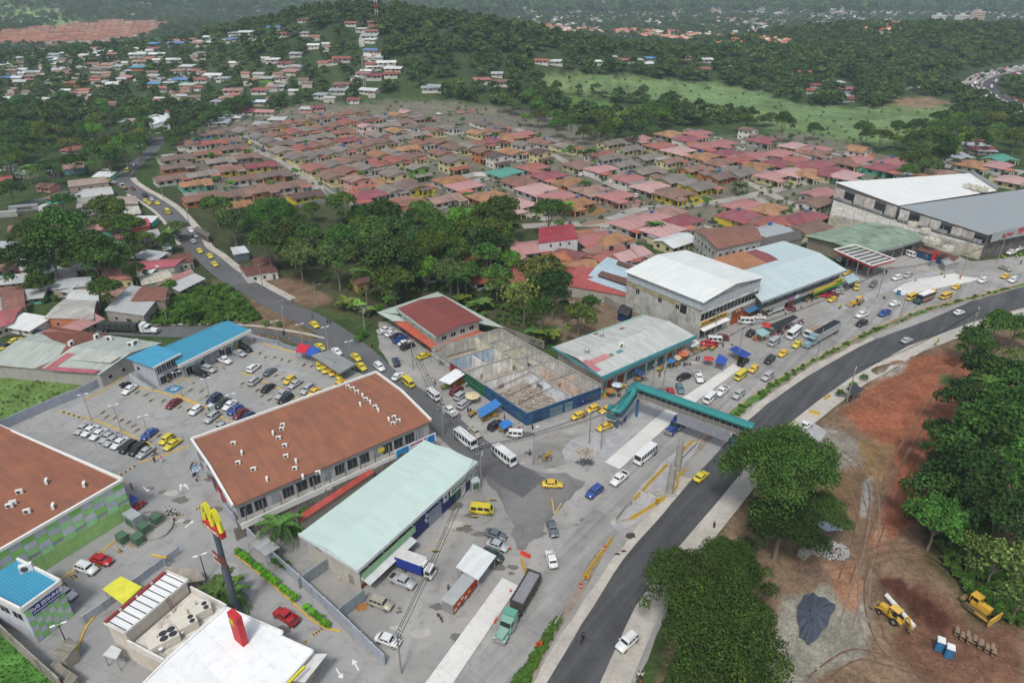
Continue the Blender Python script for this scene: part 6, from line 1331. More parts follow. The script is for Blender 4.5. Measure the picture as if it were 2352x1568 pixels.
def palm_mesh(n,L,w,droop,base='#6f8f4e'):
 P_,N_,S_,C_=[],[],[],[];g=np.random.RandomState(n)
 for i in range(n):
  a=2*math.pi*i/n+g.uniform(-.15,.15);e=g.uniform(.2,1.0)
  for k in range(14):
   f=(k+.5)/14;x=L*f;z=L*(e*f-droop*f*f*(1.4-.5*e));s_=w*(1-abs(f-.45))
   for sd in(-1,1):P_.append((x*math.cos(a)-sd*s_*.35*math.sin(a),x*math.sin(a)+sd*s_*.35*math.cos(a),z-.12*s_));N_.append((-.35*math.cos(a)+sd*.5*math.sin(a),-.35*math.sin(a)-sd*.5*math.cos(a),.8));S_.append(s_*.95);C_.append(np.array(C(base))*g.uniform(.75,1.3))
 N_=np.array(N_);N_/=np.linalg.norm(N_,axis=1)[:,None]
 return leaf_mesh("fronds",np.array(P_),N_,np.array(S_),np.array(C_))
palm_f=palm_mesh(15,4.6,1.25,.75);palm_t=MB().tube([(0,0,0),(.15,0,4),(.1,.1,9)],[.24,.17,.15],7).mesh("trunk",barkm);ban_f=palm_mesh(8,2.6,1.5,.55,'#86a85a');ban_t=MB().tube([(0,0,0),(0,0,1.6)],[.2,.12],6).mesh("trunk",m_flat("banana_stem",'#7a8a4c'))
TINT=[(1,1,1),(.75,.92,.78),(1.25,1.12,.8),(.85,1.05,1.0),(1.3,1.05,.75),(.65,.8,.72),(1.0,1.2,.75),(.9,.9,.8),(1.1,1.25,.9)]
NT=0
def tree(u,v,r,label,key=None,zc=None,tint=None,group="trees",name="tree",h=None,at=None):
 global NT;NT+=1
 key=key or R.choice('abcde');cm,tm,r0,h0=TR[key];s=r/r0;hc=(h0*s if h is None else h) if zc is None else zc
 if at:x,y,z=at
 elif v<330:p=WT(u,v,hc*.8);x,y,z=p[0],p[1],hz(p[0],p[1])
 else:x,y=W(u,v,hc*.9);z=0.0
 t=thing(name,label,"tree",(x,y,z-.1),R.random()*6.28,group,(s,s,s*R.uniform(.92,1.1)))
 o=link("crown",cm,t,None,(0,0,h0));o.color=(*(tint or R.choice(TINT)),1);link("trunk",tm,t);return t
def palm(u,v,h,label,group="palms",banana=False,name="palm_tree",s=1.0):
 x,y=W(u,v,h if not banana else 1.5) if v>300 else WT(u,v,h)[:2];z=hz(x,y)
 k=h/9 if not banana else s;t=thing(name,label,"palm" if not banana else "banana plant",(x,y,z),R.random()*6,group,None)
 o=link("fronds",ban_f if banana else palm_f,t,None,(0,0,1.5*k if banana else 9*k));o.color=(*R.choice(TINT),1);q=link("trunk",ban_t if banana else palm_t,t);q.scale=(1,1,k) if not banana else(k,k,k)
 if banana:o.scale=(k,k,k)
 return t
dk=(.56,.7,.56)
tree(1790,1105,12.6,"huge dark-leaved tree beside the footbridge end",'big1',12.5,(.66,.8,.62)).scale.z*=1.1;tree(1795,1215,8.6,"dark tree below the huge tree by the footbridge",'big2',8,dk)
tree(1575,1345,8.6,"large broad tree overhanging the road edge near the white van",'big2',10,(.72,.82,.62));tree(1660,1470,11.2,"largest foreground tree at bottom right of the road",'big1',11,(.74,.82,.6));tree(1620,1600,8,"foreground tree cut by the bottom edge",'big2',9,(.68,.78,.6));tree(1680,1300,7.5,"bright green tree between the two big roadside trees",'big2',8,(.8,1.05,.65))
tree(1880,1172,6.5,"dark side crown right of the huge tree by the footbridge",'big2',8,(.62,.76,.6))
RT=[(2235,800,6,'a'),(2320,830,5,'o'),(2205,930,5.5,'b'),(2300,960,8,'e'),(2345,900,7,'b'),(2230,1020,6.5,'a'),(2330,1040,8,'e'),(2180,1085,5,'c'),(2250,1100,7,'c'),(2335,1130,8,'e'),(2200,1190,8.5,'dome'),(2300,1210,7,'b'),(2290,1290,5.5,'o'),(2235,1270,4.5,'o'),(2345,1300,6,'o'),(2345,1380,5,'o'),(2160,1010,5,'b'),(2350,1210,7,'a'),(2155,1135,6.5,'b'),(2150,1210,6,'e'),(2175,1060,6,'d'),(2290,880,7,'a'),(2245,860,6,'b'),(2285,765,5,'d'),(2335,760,6,'a'),(2215,1120,7,'d'),(2260,1010,7.5,'d')]
for i,(u,v,r,k) in enumerate(RT):tree(u,v,r,f"tree at the right edge of the earth yard, {NTH(i)} from the top",k,None,R.choice([(.7,.85,.7),(.8,.95,.75),(.62,.78,.66)]) if k!='o' else(1,1.1,.9),"trees edging the earth yard")
palm(2272,880,11,"tall feathery palm among the trees right of the earth yard",s=1.2)
G=[(622,492,16,'dome',"great domed tree beside the housing estate"),(495,487,8,'e',"bright round tree left of the great domed tree"),(535,520,8.5,'c',"dark open tree in front of the great domed tree"),(783,478,8,'b',""),(833,497,9.5,'dome',"second domed tree right of the great one"),(716,490,5,'e',""),(785,545,7,'e',"pale bright green tree in the middle of the grove"),(885,510,9.5,'a',""),(905,548,8,'b',""),(711,560,7.5,'a',""),(688,600,8,'c',"flat-topped tree beside the bare yard"),(775,612,9,'c',"grey-green spreading tree above the side road"),(866,572,8,'d',""),(893,615,10,'b',""),(905,655,8,'a',""),(969,500,7.5,'e',""),(991,528,7,'d',""),(1024,540,6.5,'a',""),(1150,505,10.5,'b',"dark dense tree left of the white tall house"),(1099,498,8.5,'c',""),(1261,498,8,'b',"dark round tree beside the estate street corner"),(1073,545,7,'d',""),(1128,548,8,'a',""),(945,558,7,'b',""),(930,618,8,'a',""),(980,625,7,'e',""),(1141,650,7.5,'e',"round olive tree behind the red-roofed store"),(1248,635,9.5,'c',"brownish spreading tree beside the red shed roofs"),(1270,680,8,'b',""),(1204,690,8,'o',""),(1354,708,4,'s',""),(1330,735,5.5,'b',"round green tree beside the market roof"),(1244,728,6,'d',""),(146,557,9,'d',"tall bamboo clump in the left grove"),(256,498,9,'b',""),(220,488,6,'c',""),(177,508,6,'c',""),(295,530,8,'a',""),(325,552,5,'e',""),(143,468,5.5,'e',""),(213,590,9.5,'a',""),(238,615,7,'b',""),(308,582,5,'c',""),(61,608,9,'b',""),(118,588,9,'d',""),(90,657,5,'a',""),(246,680,6,'a',"leaning tall tree over the grey tin barn"),(310,632,4.5,'b',""),(405,530,5,'c',""),(379,557,4.5,'a',""),(77,414,6.5,'o',""),(26,442,7,'a',""),(115,401,6,'b',""),(167,378,7,'a',""),(213,365,8,'b',""),(251,378,6,'d',""),(10,360,8,'b',""),(392,662,3.5,'s',""),(436,721,4,'e',""),(2105,375,8,'b',"dark dense tree behind the big supermarket"),(2085,400,5.5,'e',"")]
nl_=0
for u,v,r,k,lb in G:
 if not lb:nl_+=1;lb=f"leafy tree of the {'left' if u < 440 else 'central'} grove, {NTH(nl_)} counted across it"
 tree(u,v,r,lb,k,None,None,"grove trees")
def scatter(poly,n,r0,r1,where,keys='abcde',name="tree",minv=0):
 us=[p[0] for p in poly];vs=[p[1] for p in poly];k=0;tries=0;got=[]
 while k<n and tries<n*40:
  tries+=1;u,v=R.uniform(min(us),max(us)),R.uniform(min(vs),max(vs))
  if in_poly(np.array([u]),np.array([v]),poly)[0]<0:continue
  if any((u-a)**2+(v-b)**2<90 for a,b in got):continue
  got.append((u,v));k+=1
 for k,(u,v) in enumerate(sorted(got)):tree(u,v,R.uniform(r0,r1),f"leafy tree {where}, {NTH(k)} from the left",R.choice(keys),None,None,f"trees {where}",name)
scatter([(-10,235),(210,230),(330,262),(345,330),(280,375),(200,350),(-10,395)],60,5,8,"on the slope left of the chapel")
scatter([(400,268),(560,238),(650,222),(600,245),(480,285),(400,335),(372,310)],22,4,6.5,"between chapel and estate")
scatter([(1150,240),(1210,215),(1250,260),(1420,280),(1500,260),(1560,282),(1450,330),(1330,315),(1200,275)],34,5,8,"around the park knoll")
scatter([(1550,285),(1700,270),(1900,310),(2080,330),(2130,395),(2200,340),(2352,330),(2352,290),(2200,268),(2000,308),(1800,300),(1620,275)],55,5,8,"between the field and the red-roofed houses")
scatter([(0,520),(120,480),(330,480),(400,560),(330,600),(200,640),(60,690),(0,660)],10,4.5,6.5,"in the left grove")
scatter([(450,500),(560,540),(720,530),(900,520),(1100,520),(1200,560),(1160,640),(950,640),(820,600),(600,580)],34,5.5,8,"in the central grove")
SHR=[]
for i in range(80):
 u,v=R.uniform(440,1900),R.uniform(255,480)
 if in_poly(np.array([u]),np.array([v]),ZONES[1][0])[0]>4:SHR.append((u,v))
for i,(u,v) in enumerate(sorted(SHR)):tree(u,v,R.uniform(1.6,3.2),f"small garden tree between estate houses, {NTH(i)} from the left",R.choice('sse'),None,(1.3,1.5,1.0),"garden trees of the estate","garden_tree")
for i,(u,v,h) in enumerate([(835,622,13),(1052,638,9),(205,300,9),(250,320,10),(262,330,9),(1358,345,9),(1300,470,6),(640,250,8),(1265,472,5),(60,385,9),(100,372,9),(320,340,8),(925,545,9),(780,565,7),(1505,515,5),(1700,425,5),(1345,420,6),(500,1352,3.5),(512,1368,3.2),(640,1205,4),(1340,350,8)]):palm(u,v,h,f"slender palm tree, {NTH(i)} of the scattered palms" if i else "tall leaning coconut palm beside the side road","scattered palms")
for i,(u,v,s) in enumerate([(795,700,1.4),(820,705,1.2),(845,715,1.1),(900,690,1.2),(1235,770,1.5),(1255,775,1.6),(1265,765,1.3),(1130,560,1.6),(1145,565,1.5),(1110,700,1.4),(1060,690,1.3),(1090,705,1.3),(215,560,1.5),(395,540,1.6)]):palm(u,v,3,f"banana plant with broad leaves, {NTH(i)} of the clumps","banana plants",True,"banana_plant",s)
def bush(x,y,r,label,group,k='s',tint=(1.7,2.3,.9),h=None):
 cm,tm,r0,h0=TR[k];s=r/r0;t=thing("clipped_bush",label,"bush",(x,y,0),R.random()*6,group,(s,s,s*(h or 1)));o=link("foliage",cm,t,None,(0,0,h0*.7));o.color=(*tint,1);link("stem",tm,t).scale=(1,1,.6);return t
for i in range(22):
 f=i/21+R.uniform(-.01,.01);u,v=548+f*205,1268+f*168
 if i in(14,15):continue
 x,y=W(u,v,.6);bush(x,y,R.uniform(.85,1.15),f"clipped green bush in the hedge row by the grey wall, {NTH(i)} from top","hedge bushes")
for i,(u,v,r) in enumerate([(632,1200,2.2),(655,1215,2.4),(680,1222,1.8),(700,1180,1.6),(640,1290,1.6),(655,1300,1.4),(835,770,2.0),(822,780,1.5),(610,790-45,1.6),(560,740,1.3),(640,745,1.4),(870,715,2.4),(1930,905,1.6),(1960,885,1.4),(1985,868,1.5)]):x,y=W(u,v,.8);bush(x,y,r,f"loose wild bush on open ground, {NTH(i)} from the left list of shrubs","wild bushes",'s',(.9,1.1,.7),.9)["label"]=f"loose wild bush beside paving, {NTH(i)} of fifteen scattered ones"
def scatter_stuff(name,label,cat,pts,scl,keys,tint,zoff=1.0):
 pts=np.array(pts,np.float32);n=len(pts);me=bpy.data.meshes.new(name);me.vertices.add(n);me.vertices.foreach_set("co",pts.ravel())
 a=me.attributes.new("scl",'FLOAT','POINT');a.data.foreach_set("value",np.array(scl,np.float32))
 col=bpy.data.collections.new(name+"_sources")
 for i,k in enumerate(keys):
  cm,tm,r0,h0=TR[k];o=bpy.data.objects.new(f"{name}_leafage_{k}",cm);o.color=(*tint[i%len(tint)],1);o.location=(0,0,0);col.objects.link(o)
 o=link(name,me);ng=bpy.data.node_groups.new(name,'GeometryNodeTree')
 ng.interface.new_socket(name="Geometry",in_out='INPUT',socket_type='NodeSocketGeometry');ng.interface.new_socket(name="Geometry",in_out='OUTPUT',socket_type='NodeSocketGeometry')
 gi,go=ng.nodes.new('NodeGroupInput'),ng.nodes.new('NodeGroupOutput');ci=ng.nodes.new('GeometryNodeCollectionInfo');ci.inputs[0].default_value=col;ci.inputs['Separate Children'].default_value=True;ci.inputs['Reset Children'].default_value=True
 ip=ng.nodes.new('GeometryNodeInstanceOnPoints');ip.inputs['Pick Instance'].default_value=True
 na=ng.nodes.new('GeometryNodeInputNamedAttribute');na.data_type='FLOAT';na.inputs[0].default_value="scl"
 rr=ng.nodes.new('FunctionNodeRandomValue');rr.data_type='FLOAT_VECTOR';rr.inputs[0].default_value=(-.12,-.12,0);rr.inputs[1].default_value=(.12,.12,6.28)
 ri=ng.nodes.new('FunctionNodeRandomValue');ri.data_type='INT';ri.inputs[4].default_value=0;ri.inputs[5].default_value=len(keys)-1
 L=ng.links.new;L(gi.outputs[0],ip.inputs['Points']);L(ci.outputs[0],ip.inputs['Instance']);L(na.outputs[0],ip.inputs['Scale']);L(rr.outputs[0],ip.inputs['Rotation']);L(ri.outputs[2],ip.inputs['Instance Index']);L(ip.outputs[0],go.inputs[0])
 md=o.modifiers.new("scatter",'NODES');md.node_group=ng;stuff(o,label,cat);return o
g=np.random.RandomState(5)
HT_=np.array(HTOWN)
HP=np.array([(o.location.x,o.location.y) for o in COL.objects if o.get("category") in("house","chapel") and o.location.y>380])
def vis_uv(x,y,z):d=y*cp-(z-CAM_H)*sp;return 1176+FO*x/d,784-FO*(y*sp+(z-CAM_H)*cp)/d
HWA=np.array(HW)
def forest(y0,y1,dens,smin,smax,thin=None):
 n=int((y1-y0)*(y0+y1)*.82*dens);y=g.uniform(y0,y1,n);x=g.uniform(-.84,.84,n)*y;z=hills(x,y);u,v=vis_uv(x,y,z)
 keep=(in_poly(u,v,FIELD)<3)&(v>-40)
 for zi in(1,2,5,6):keep&=in_poly(u,v,ZONES[zi][0])<-2
 keep&=~((v>395)|((v>340)&(u<2352)))
 keep&=vnoise(x,y,60,21)+g.uniform(-.35,.35,n)>-.02
 if len(HP):
  if y0>1000:
   FA=np.array(FARP)
   for i in range(0,n,1500):keep[i:i+1500]&=np.hypot(x[i:i+1500,None]-FA[None,:,0],(y[i:i+1500,None]-FA[None,:,1]+14)/2).min(1)>11
  for i in range(0,n,4000):
   d=np.hypot((x[i:i+4000,None]-HP[None,:,0])/8,(y[i:i+4000,None]-HP[None,:,1]+6)/13).min(1);keep[i:i+4000]&=d>1
   keep[i:i+4000]&=np.hypot((x[i:i+4000,None]-HT_[None,:,0])/6,(y[i:i+4000,None]-HT_[None,:,1]+3)/7).min(1)>1
   d=np.hypot(x[i:i+4000,None]-HWA[None,:,0],y[i:i+4000,None]-HWA[None,:,1]).min(1);keep[i:i+4000]&=d>22
 keep&=(in_poly(u,v,TOWN)<0)|(g.uniform(0,1,n)<.85)
 x,y,z,tw=x[keep],y[keep],z[keep],in_poly(u,v,TOWN)[keep]>0;s=g.uniform(smin,smax,len(x))*np.where(tw,.72,1);return np.stack([x,y,z+4.2*s],1),s
p1_,s1_=forest(520,1120,.011,.6,1.25)
p2_,s2_=forest(1120,2200,.0035,.8,1.4)
p3_,s3_=forest(2200,4600,.0007,1.8,4.0)
ft=[(.62,.78,.62),(.8,.9,.66),(.55,.74,.6)]
scatter_stuff("hillside_forest","dense mixed forest covering the hills behind the estate","forest",np.concatenate([p1_,p2_,p3_]),np.concatenate([s1_,s2_,s3_]),['f1','f2','f3'],ft)
def region(poly,n,s0,s1,name,label,cat,tint,zf=.7,keys=('s',)):
 us=[p[0] for p in poly];vs=[p[1] for p in poly];u=g.uniform(min(us),max(us),n);v=g.uniform(min(vs),max(vs),n);k=in_poly(u,v,poly)>0;pts=[]
 for a,b_ in zip(u[k],v[k]):pts.append(WT(a,b_) if b_<470 else W3(a,b_))
 pts=np.array(pts);s=g.uniform(s0,s1,len(pts));pts[:,2]+=s*zf;scatter_stuff(name,label,cat,pts,s,list(keys),tint)
region(FIELD,260,.4,.9,"field_scrub","scattered low scrub on the green field","scrub",[(1.7,1.9,1.3),(1.4,1.7,1.1)],.1)
region([(300,695),(400,660),(470,650),(530,665),(560,690),(600,735),(480,748),(300,748)],900,.3,.85,"roadside_weeds","dense green weeds on the bank beside the side road","weeds",[(1.5,1.9,1.1),(1.2,1.6,1.0)])
region([(600,560),(720,560),(760,600),(640,585)],260,.4,.9,"grove_undergrowth","low leafy undergrowth below the domed tree","undergrowth",[(.85,1.05,.8)])
region([(700,640),(1000,640),(1240,690),(1240,760),(1100,745),(900,700)],420,.3,.8,"grove_shrubs","scrubby undergrowth behind the red-roofed store","undergrowth",[(.85,1.05,.75)])
region([(-20,880),(200,870),(300,850),(200,905),(-20,985)],380,.08,.22,"rough_grass","rough tall grass behind the grey lot wall","grass",[(2.8,3.2,1.7)],.12)
region([(-20,1462),(20,1452),(120,1548),(150,1600),(-20,1610)],260,.05,.13,"lawn_grass","bright lawn grass at the bottom left corner","grass",[(2.0,3.0,1.1)],.1)
region([(1657,962),(1772,880),(1864,828),(2010,754),(2132,708),(2338,656),(2338,660),(2132,714),(2010,762),(1864,836),(1790,886),(1665,975)],4200,.2,.42,"median_grass","grass strip along the road median ditch","grass",[(1.7,2.1,1.2)],.3)
region([(1172,1575),(1225,1502),(1275,1420),(1290,1420),(1205,1580)],1200,.16,.36,"median_weeds","green weeds on the lower road median","grass",[(1.6,2.2,1.0)],.3)
region([(0,300),(120,268),(190,290),(215,340),(100,350),(0,360)],700,.8,1.5,"banana_slope","pale broad-leaved growth on the slope left of the chapel","undergrowth",[(.95,1.2,.85)],.6)
region([(2140,1240),(2250,1280),(2352,1330),(2352,1440),(2240,1400),(2190,1330)],500,.3,.7,"yard_edge_scrub","dark scrub under the trees right of the bulldozer","undergrowth",[(.7,.95,.65)])
region([(440,640),(330,560),(200,540),(60,560),(0,640),(100,700),(250,660),(420,640)],500,.4,1.0,"left_grove_undergrowth","leafy undergrowth between the tin-roofed houses","undergrowth",[(.8,1.0,.72)])
region(ZONES[1][0],1500,.35,.9,"garden_greenery","low garden greenery between the estate houses","greenery",[(1.5,1.8,1.1),(1.1,1.4,.9)],.4)
# vehicles
whl=MB().tube([(0,-.11,0),(0,.11,0)],.33,14).mesh("tyre",tyre);rim=MB().tube([(0,-.125,0),(0,.125,0)],.2,10).mesh("rim",chrome)
bwh=MB().tube([(0,-.16,0),(0,.16,0)],.5,14).mesh("tyre",tyre);brim=MB().tube([(0,-.18,0),(0,.18,0)],.27,10).mesh("rim",chrome)
def sec(x,w,zt,zb=.24):return[(x,-w*.9,zb),(x,w*.9,zb),(x,w,zb+.2),(x,w,zb+(zt-zb)*.62),(x,w*.88,zt),(x,-w*.88,zt),(x,-w,zb+(zt-zb)*.62),(x,-w,zb+.2)]
def car_model(L,Wd,H,wb,rf,rr,rb,zh,zt,nside=2,bed=False,top=.80,big=False,rails=False):
 w=Wd/2;out=[];zc=max(zh,zt)+.02
 b=MB();h=L/2
 b.loft([sec(-h,w*.86,zt*.86),sec(-h+.14,w*.97,zt),sec(min(rb,-h+.6),w,zt),sec((rb+wb)/2,w,zc),sec(wb,w,zh+.02),sec(h-.45,w*.97,zh*.93),sec(h-.1,w*.88,zh*.80),sec(h,w*.78,zh*.66)])
 out.append(("body",b.mesh("body",paint,True),1,None,-1))
 c=MB();n=0;yb,yt=w*.90,w*top;zf=min(zh,zt)-.03
 c.loft([[(rb,-yb,zf),(rb,yb,zf),(rr-.02,yt,H-.06),(rr-.02,-yt,H-.06)],[(rr+.12,-yb,zf),(rr+.12,yb,zf),(rr+.12,yt,H),(rr+.12,-yt,H)],[(rf-.12,-yb,zf),(rf-.12,yb,zf),(rf-.12,yt,H),(rf-.12,-yt,H)],[(wb,-yb,zf),(wb,yb,zf),(rf+.02,yt,H-.06),(rf+.02,-yt,H-.06)]])
 out.append(("cabin",c.mesh("cabin",paint),1,None,-1))
 def q(name,pts):
  P_=[Vector(p) for p in pts];ce_=sum(P_,Vector())/4;nn=(P_[1]-P_[0]).cross(P_[2]-P_[0]).normalized();nn=nn if nn.dot(ce_-Vector(((rb+wb)/2,0,H*.5)))>0 else-nn
  m_=MB();a_=[ce_+(p-ce_)*.9+nn*.02 for p in P_];b_=[p-nn*.03 for p in a_];m_.loft([[tuple(p) for p in a_],[tuple(p) for p in b_]]);out.append((name,m_.mesh(name,glass),0,None,-1))
 z0=zc+.02;k=lambda x0,x1,z:x0+(x1-x0)*(z-zf)/(H-.06-zf)
 q("windscreen",[(k(wb,rf,z0),-k(yb,yt,z0),z0),(k(wb,rf,z0),k(yb,yt,z0),z0),(rf,yt,H-.08),(rf,-yt,H-.08)])
 q("rear_window",[(k(rb,rr,z0),-k(yb,yt,z0),z0),(k(rb,rr,z0),k(yb,yt,z0),z0),(rr,yt,H-.08),(rr,-yt,H-.08)])
 x0,x1=k(rb,rr,z0)+.12,k(wb,rf,z0)-.12;t0,t1=rr+.06,rf-.06
 for s in(-1,1):
  for i in range(nside):
   f,g_=i/nside+.02,(i+1)/nside-.02
   q("side_window",[(x0+(x1-x0)*f,s*k(yb,yt,z0),z0),(x0+(x1-x0)*g_,s*k(yb,yt,z0),z0),(t0+(t1-t0)*g_,s*yt,H-.09),(t0+(t1-t0)*f,s*yt,H-.09)])
 if bed:
  m_=MB();xb=rb-.08;m_.box((-h+xb)/2,w*.93,zt-.05,xb+h-.1,.1,.36).box((-h+xb)/2,-w*.93,zt-.05,xb+h-.1,.1,.36).box(-h+.1,0,zt-.05,.1,Wd*.9,.36);out.append(("bed_wall",m_.mesh("bed_wall",paint),1,None,-1))
  out.append(("bed_shade",MB().box((-h+xb)/2,0,zt,xb+h-.3,Wd*.82,.02).mesh("bed_shade",black),0,None,-1))  # black sheet paints in the bed's inner shade so it looks recessed
 if rails:out.append(("roof_rail",MB().beam((rr+.1,yt*.8,H+.05),(rf-.1,yt*.8,H+.05),.05,.05).beam((rr+.1,-yt*.8,H+.05),(rf-.1,-yt*.8,H+.05),.05,.05).mesh("roof_rail",steel),0,None,-1))
 r_=.5*.8 if big else.33;fx=h-(.95 if big else.82)
 for s in(-1,1):
  for x in(fx,-fx*.95):
   i=len(out);out.append(("wheel",bwh if big else whl,0,(x,s*(w-.08),r_ if not big else.45),-1));out.append(("rim",brim if big else rim,0,None,i))
 hl,tl=MB().box(h-.12,0,zh*.62,.16,.36,.16).mesh("headlight",lampm),MB().box(-h+.04,0,zt*.66,.12,.3,.18).mesh("tail_light",tailm)
 for s in(-1,1):out.append(("headlight",hl,0,(0,s*w*.62,0),-1));out.append(("tail_light",tl,0,(0,s*w*.7,0),-1))
 out.append(("bumper",MB().box(h-.06,0,.3,.16,Wd*.8,.2).box(-h+.04,0,.32,.14,Wd*.82,.2).mesh("bumper",black),0,None,-1))
 out.append(("mirror",MB().box(wb-.2,w+.06,zh+.06,.16,.2,.14).box(wb-.2,-w-.06,zh+.06,.16,.2,.14).mesh("mirror",paint),1,None,-1))
 return out
CAR=dict(se=car_model(4.5,1.78,1.45,1.15,.35,-.95,-1.75,.92,.98),ha=car_model(3.85,1.7,1.5,1.15,.45,-1.5,-1.85,.95,1.0),su=car_model(4.6,1.86,1.72,1.2,.55,-1.75,-2.15,1.08,1.1,3,rails=True),pk=car_model(5.2,1.85,1.76,1.35,.75,-.55,-.75,1.1,.95,2,True),va=car_model(4.9,1.85,2.05,2.25,1.65,-2.3,-2.42,1.05,1.1,3,top=.86),mi=car_model(4.1,1.6,1.85,1.85,1.35,-1.9,-2.02,.95,1.0,3,top=.86),co=car_model(7.2,2.15,2.65,3.45,3.1,-3.45,-3.58,1.15,1.25,6,top=.9,big=True))
VT=dict(se="sedan",ha="hatchback",su="off-road car",pk="pickup truck",va="passenger van",mi="microvan",co="small passenger bus")
VN=dict(se="sedan_car",ha="hatchback_car",su="utility_vehicle",pk="pickup_truck",va="passenger_van",mi="microvan",co="minibus");VCAT=dict(se="car",ha="car",su="car",pk="pickup",va="van",mi="van",co="bus")
VC=dict(w=("white",'#d6d8d8'),s=("silver",'#a4a8aa'),g=("grey",'#5d6468'),k=("black",'#1c1f22'),b=("blue",'#2a4a8f'),n=("navy",'#22304f'),r=("red",'#a81f28'),m=("maroon",'#6a1f2c'),y=("yellow",'#cbb92f'),o=("golden yellow",'#d2ae34'),e=("beige",'#a09a8a'),G=("dark green",'#2a3a36'),T=("blue-grey",'#54727f'))
DIRS=dict(a=(-7,5),A=(7,-5),b=(6,3.6),B=(-6,-3.6),h=(1,.05),H=(-1,-.05),d=(.3,1),D=(-.3,-1),r=(-6,4.9),R=(6,-4.9),q=(-6,2.3),Q=(6,-2.3),s=(6,5),S=(-6,-5),j=(1,2.6),J=(-1,-2.6),l=(-6,3),e=(6,2.2))
def vehicle(tp,cc,u,v,d,label,group=None,far=False):
 H=dict(se=.7,ha=.75,su=.85,pk=.8,va=1,mi=.9,co=1.3)[tp];z=0.0
 if v<330:p=WT(u,v,.8);x,y,z=p[0],p[1],hz(p[0],p[1])+.45;q_=WT(u+DIRS[d][0],v+DIRS[d][1]*.5,.8)
 else:x,y=W(u,v,H);q_=W(u+DIRS[d][0],v+DIRS[d][1],H);z=.08
 t=thing(VN[tp],label,VCAT[tp],(x,y,z),math.atan2(q_[1]-y,q_[0]-x)+R.uniform(-.05,.05),group);obs=[]
 for nm,me,oc,loc,par in CAR[tp]:
  if far and nm in("rim","mirror","bumper","roof_rail","headlight"):obs.append(None);continue
  o=link(nm,me,t if par<0 else obs[par],VC[cc][1] if oc else None,loc);obs.append(o)
  if nm=="wheel" and tp=='co':o.scale=(.9,.9,.9)
 return t
def cars(cv,txt,where,group=None,far=False):
 cnt={}
 for it in txt.split():
  f=it.split(',');tp,cc=f[0][:2],f[0][2];u,v=cv(float(f[1]),float(f[2]));k=(tp,cc);cnt[k]=cnt.get(k,0)+1
  tot=sum(1 for x in txt.split() if x.startswith(tp+cc));lb=f"{VC[cc][0]} {VT[tp]} {where}"+(f", {ORD[cnt[k] - 1]} of {tot} alike" if tot>1 else "")
  vehicle(tp,cc,u,v,f[3],lb,group or f"vehicles {where}",far)
k1=conv(0,746.5,.2563);k2=conv(402,746.5,.2563);k6=conv(803.9,689,.293);k7=conv(1205.9,689,.293);k8=conv(1607.8,689,.2563);k9=conv(1952,689,.2563);kA=conv(1837,344.5,.2381);kB=conv(803.9,1119.8,.286);kC=conv(1205.9,1091,.3042);kD=conv(0,1119.8,.286);kE=conv(402,1119.8,.286);kF=conv(402,574.2,.1953);kG=conv(0,344.5,.2563)
cars(k1,"ses,740,925,a sew,805,945,a sew,880,975,a ses,965,1000,a ses,1005,1030,a sew,1070,1055,a suk,1150,1085,a suk,1235,1105,a ses,1305,1135,a seb,1335,975,a hay,1490,1020,a sey,1545,1065,a","in the left parking row")
cars(k1,"sew,1160,575,a sem,1555,700,a haw,1755,760,a","along the clinic parking line")
cars(k2,"sun,350,655,a seG,425,695,a sew,490,715,a seb,535,755,a sem,585,790,a sen,645,822,a sus,330,820,a ses,405,910,a","in the middle parking row")
cars(k2,"suk,230,430,e sus,300,390,e pkw,440,310,e ses,580,250,e ","parked before the blue-roofed clinic");cars(k2,"suk,630,205,e","at the far end of the clinic front")
cars(k2,"suw,705,380,A seg,850,415,A sus,715,495,A sek,835,560,A hao,1025,490,a ses,1075,525,a sus,1185,570,a ses,960,615,a suk,990,655,a seo,1245,600,a","in the back parking row")
cars(k2,"hay,1290,365,d hay,1340,395,d hao,1400,420,d hay,1470,450,d","parked under the grey taxi canopy");cars(k2,"seo,1480,522,A","beside the taxi canopy, half hidden by the roof")
cars(k2,"sey,1300,195,s sew,1450,235,s sey,1620,285,s sey,1670,370,s","driving on the side road behind the taxi canopy")
cars(k6,"suw,230,520,s sew,375,595,R vay,455,640,s vaw,655,740,s pkw,780,865,S cow,905,1085,s see,980,1035,s cow,1210,1215,s","on the side road beside the gutted block")
cars(k6,"sum,835,705,A sus,870,745,A sus,895,810,A suk,1140,975,A miw,1290,1045,H","parked by the fruit stalls of the gutted block")
cars(k6,"sun,360,480,D sey,580,435,Q pkw,275,235,Q sew,325,260,Q sek,370,282,Q pkb,395,305,Q sew,430,335,Q suk,450,357,Q","parked before the red-roofed store")
cars(k7,"hao,415,905,q hao,530,850,q seo,645,860,q seo,625,990,q","parked in front of the blue shutters")
cars(k7,"sek,1245,600,q seT,1215,690,j ser,1145,725,j pkw,1360,600,j","standing on the frontage beside the new concrete lane")
cars(k7,"vaw,1450,765,r pkw,1545,710,r cow,945,1205,r pkw,740,1395,r seo,215,1440,h","on the concrete carriageway near the junction");cars(k7,"sub,545,1495,r","turning at the junction below the white pickup");cars(k7,"sey,1380,1380,R","alone on the dark asphalt lanes")
cars(k8,"sus,345,840,r suk,625,530,r vay,365,670,r hao,480,615,r sus,605,680,r seo,745,475,r sey,870,395,r vas,665,370,r cow,845,290,r pkw,1450,130,q suk,1450,205,q","in the queue on the concrete carriageway")
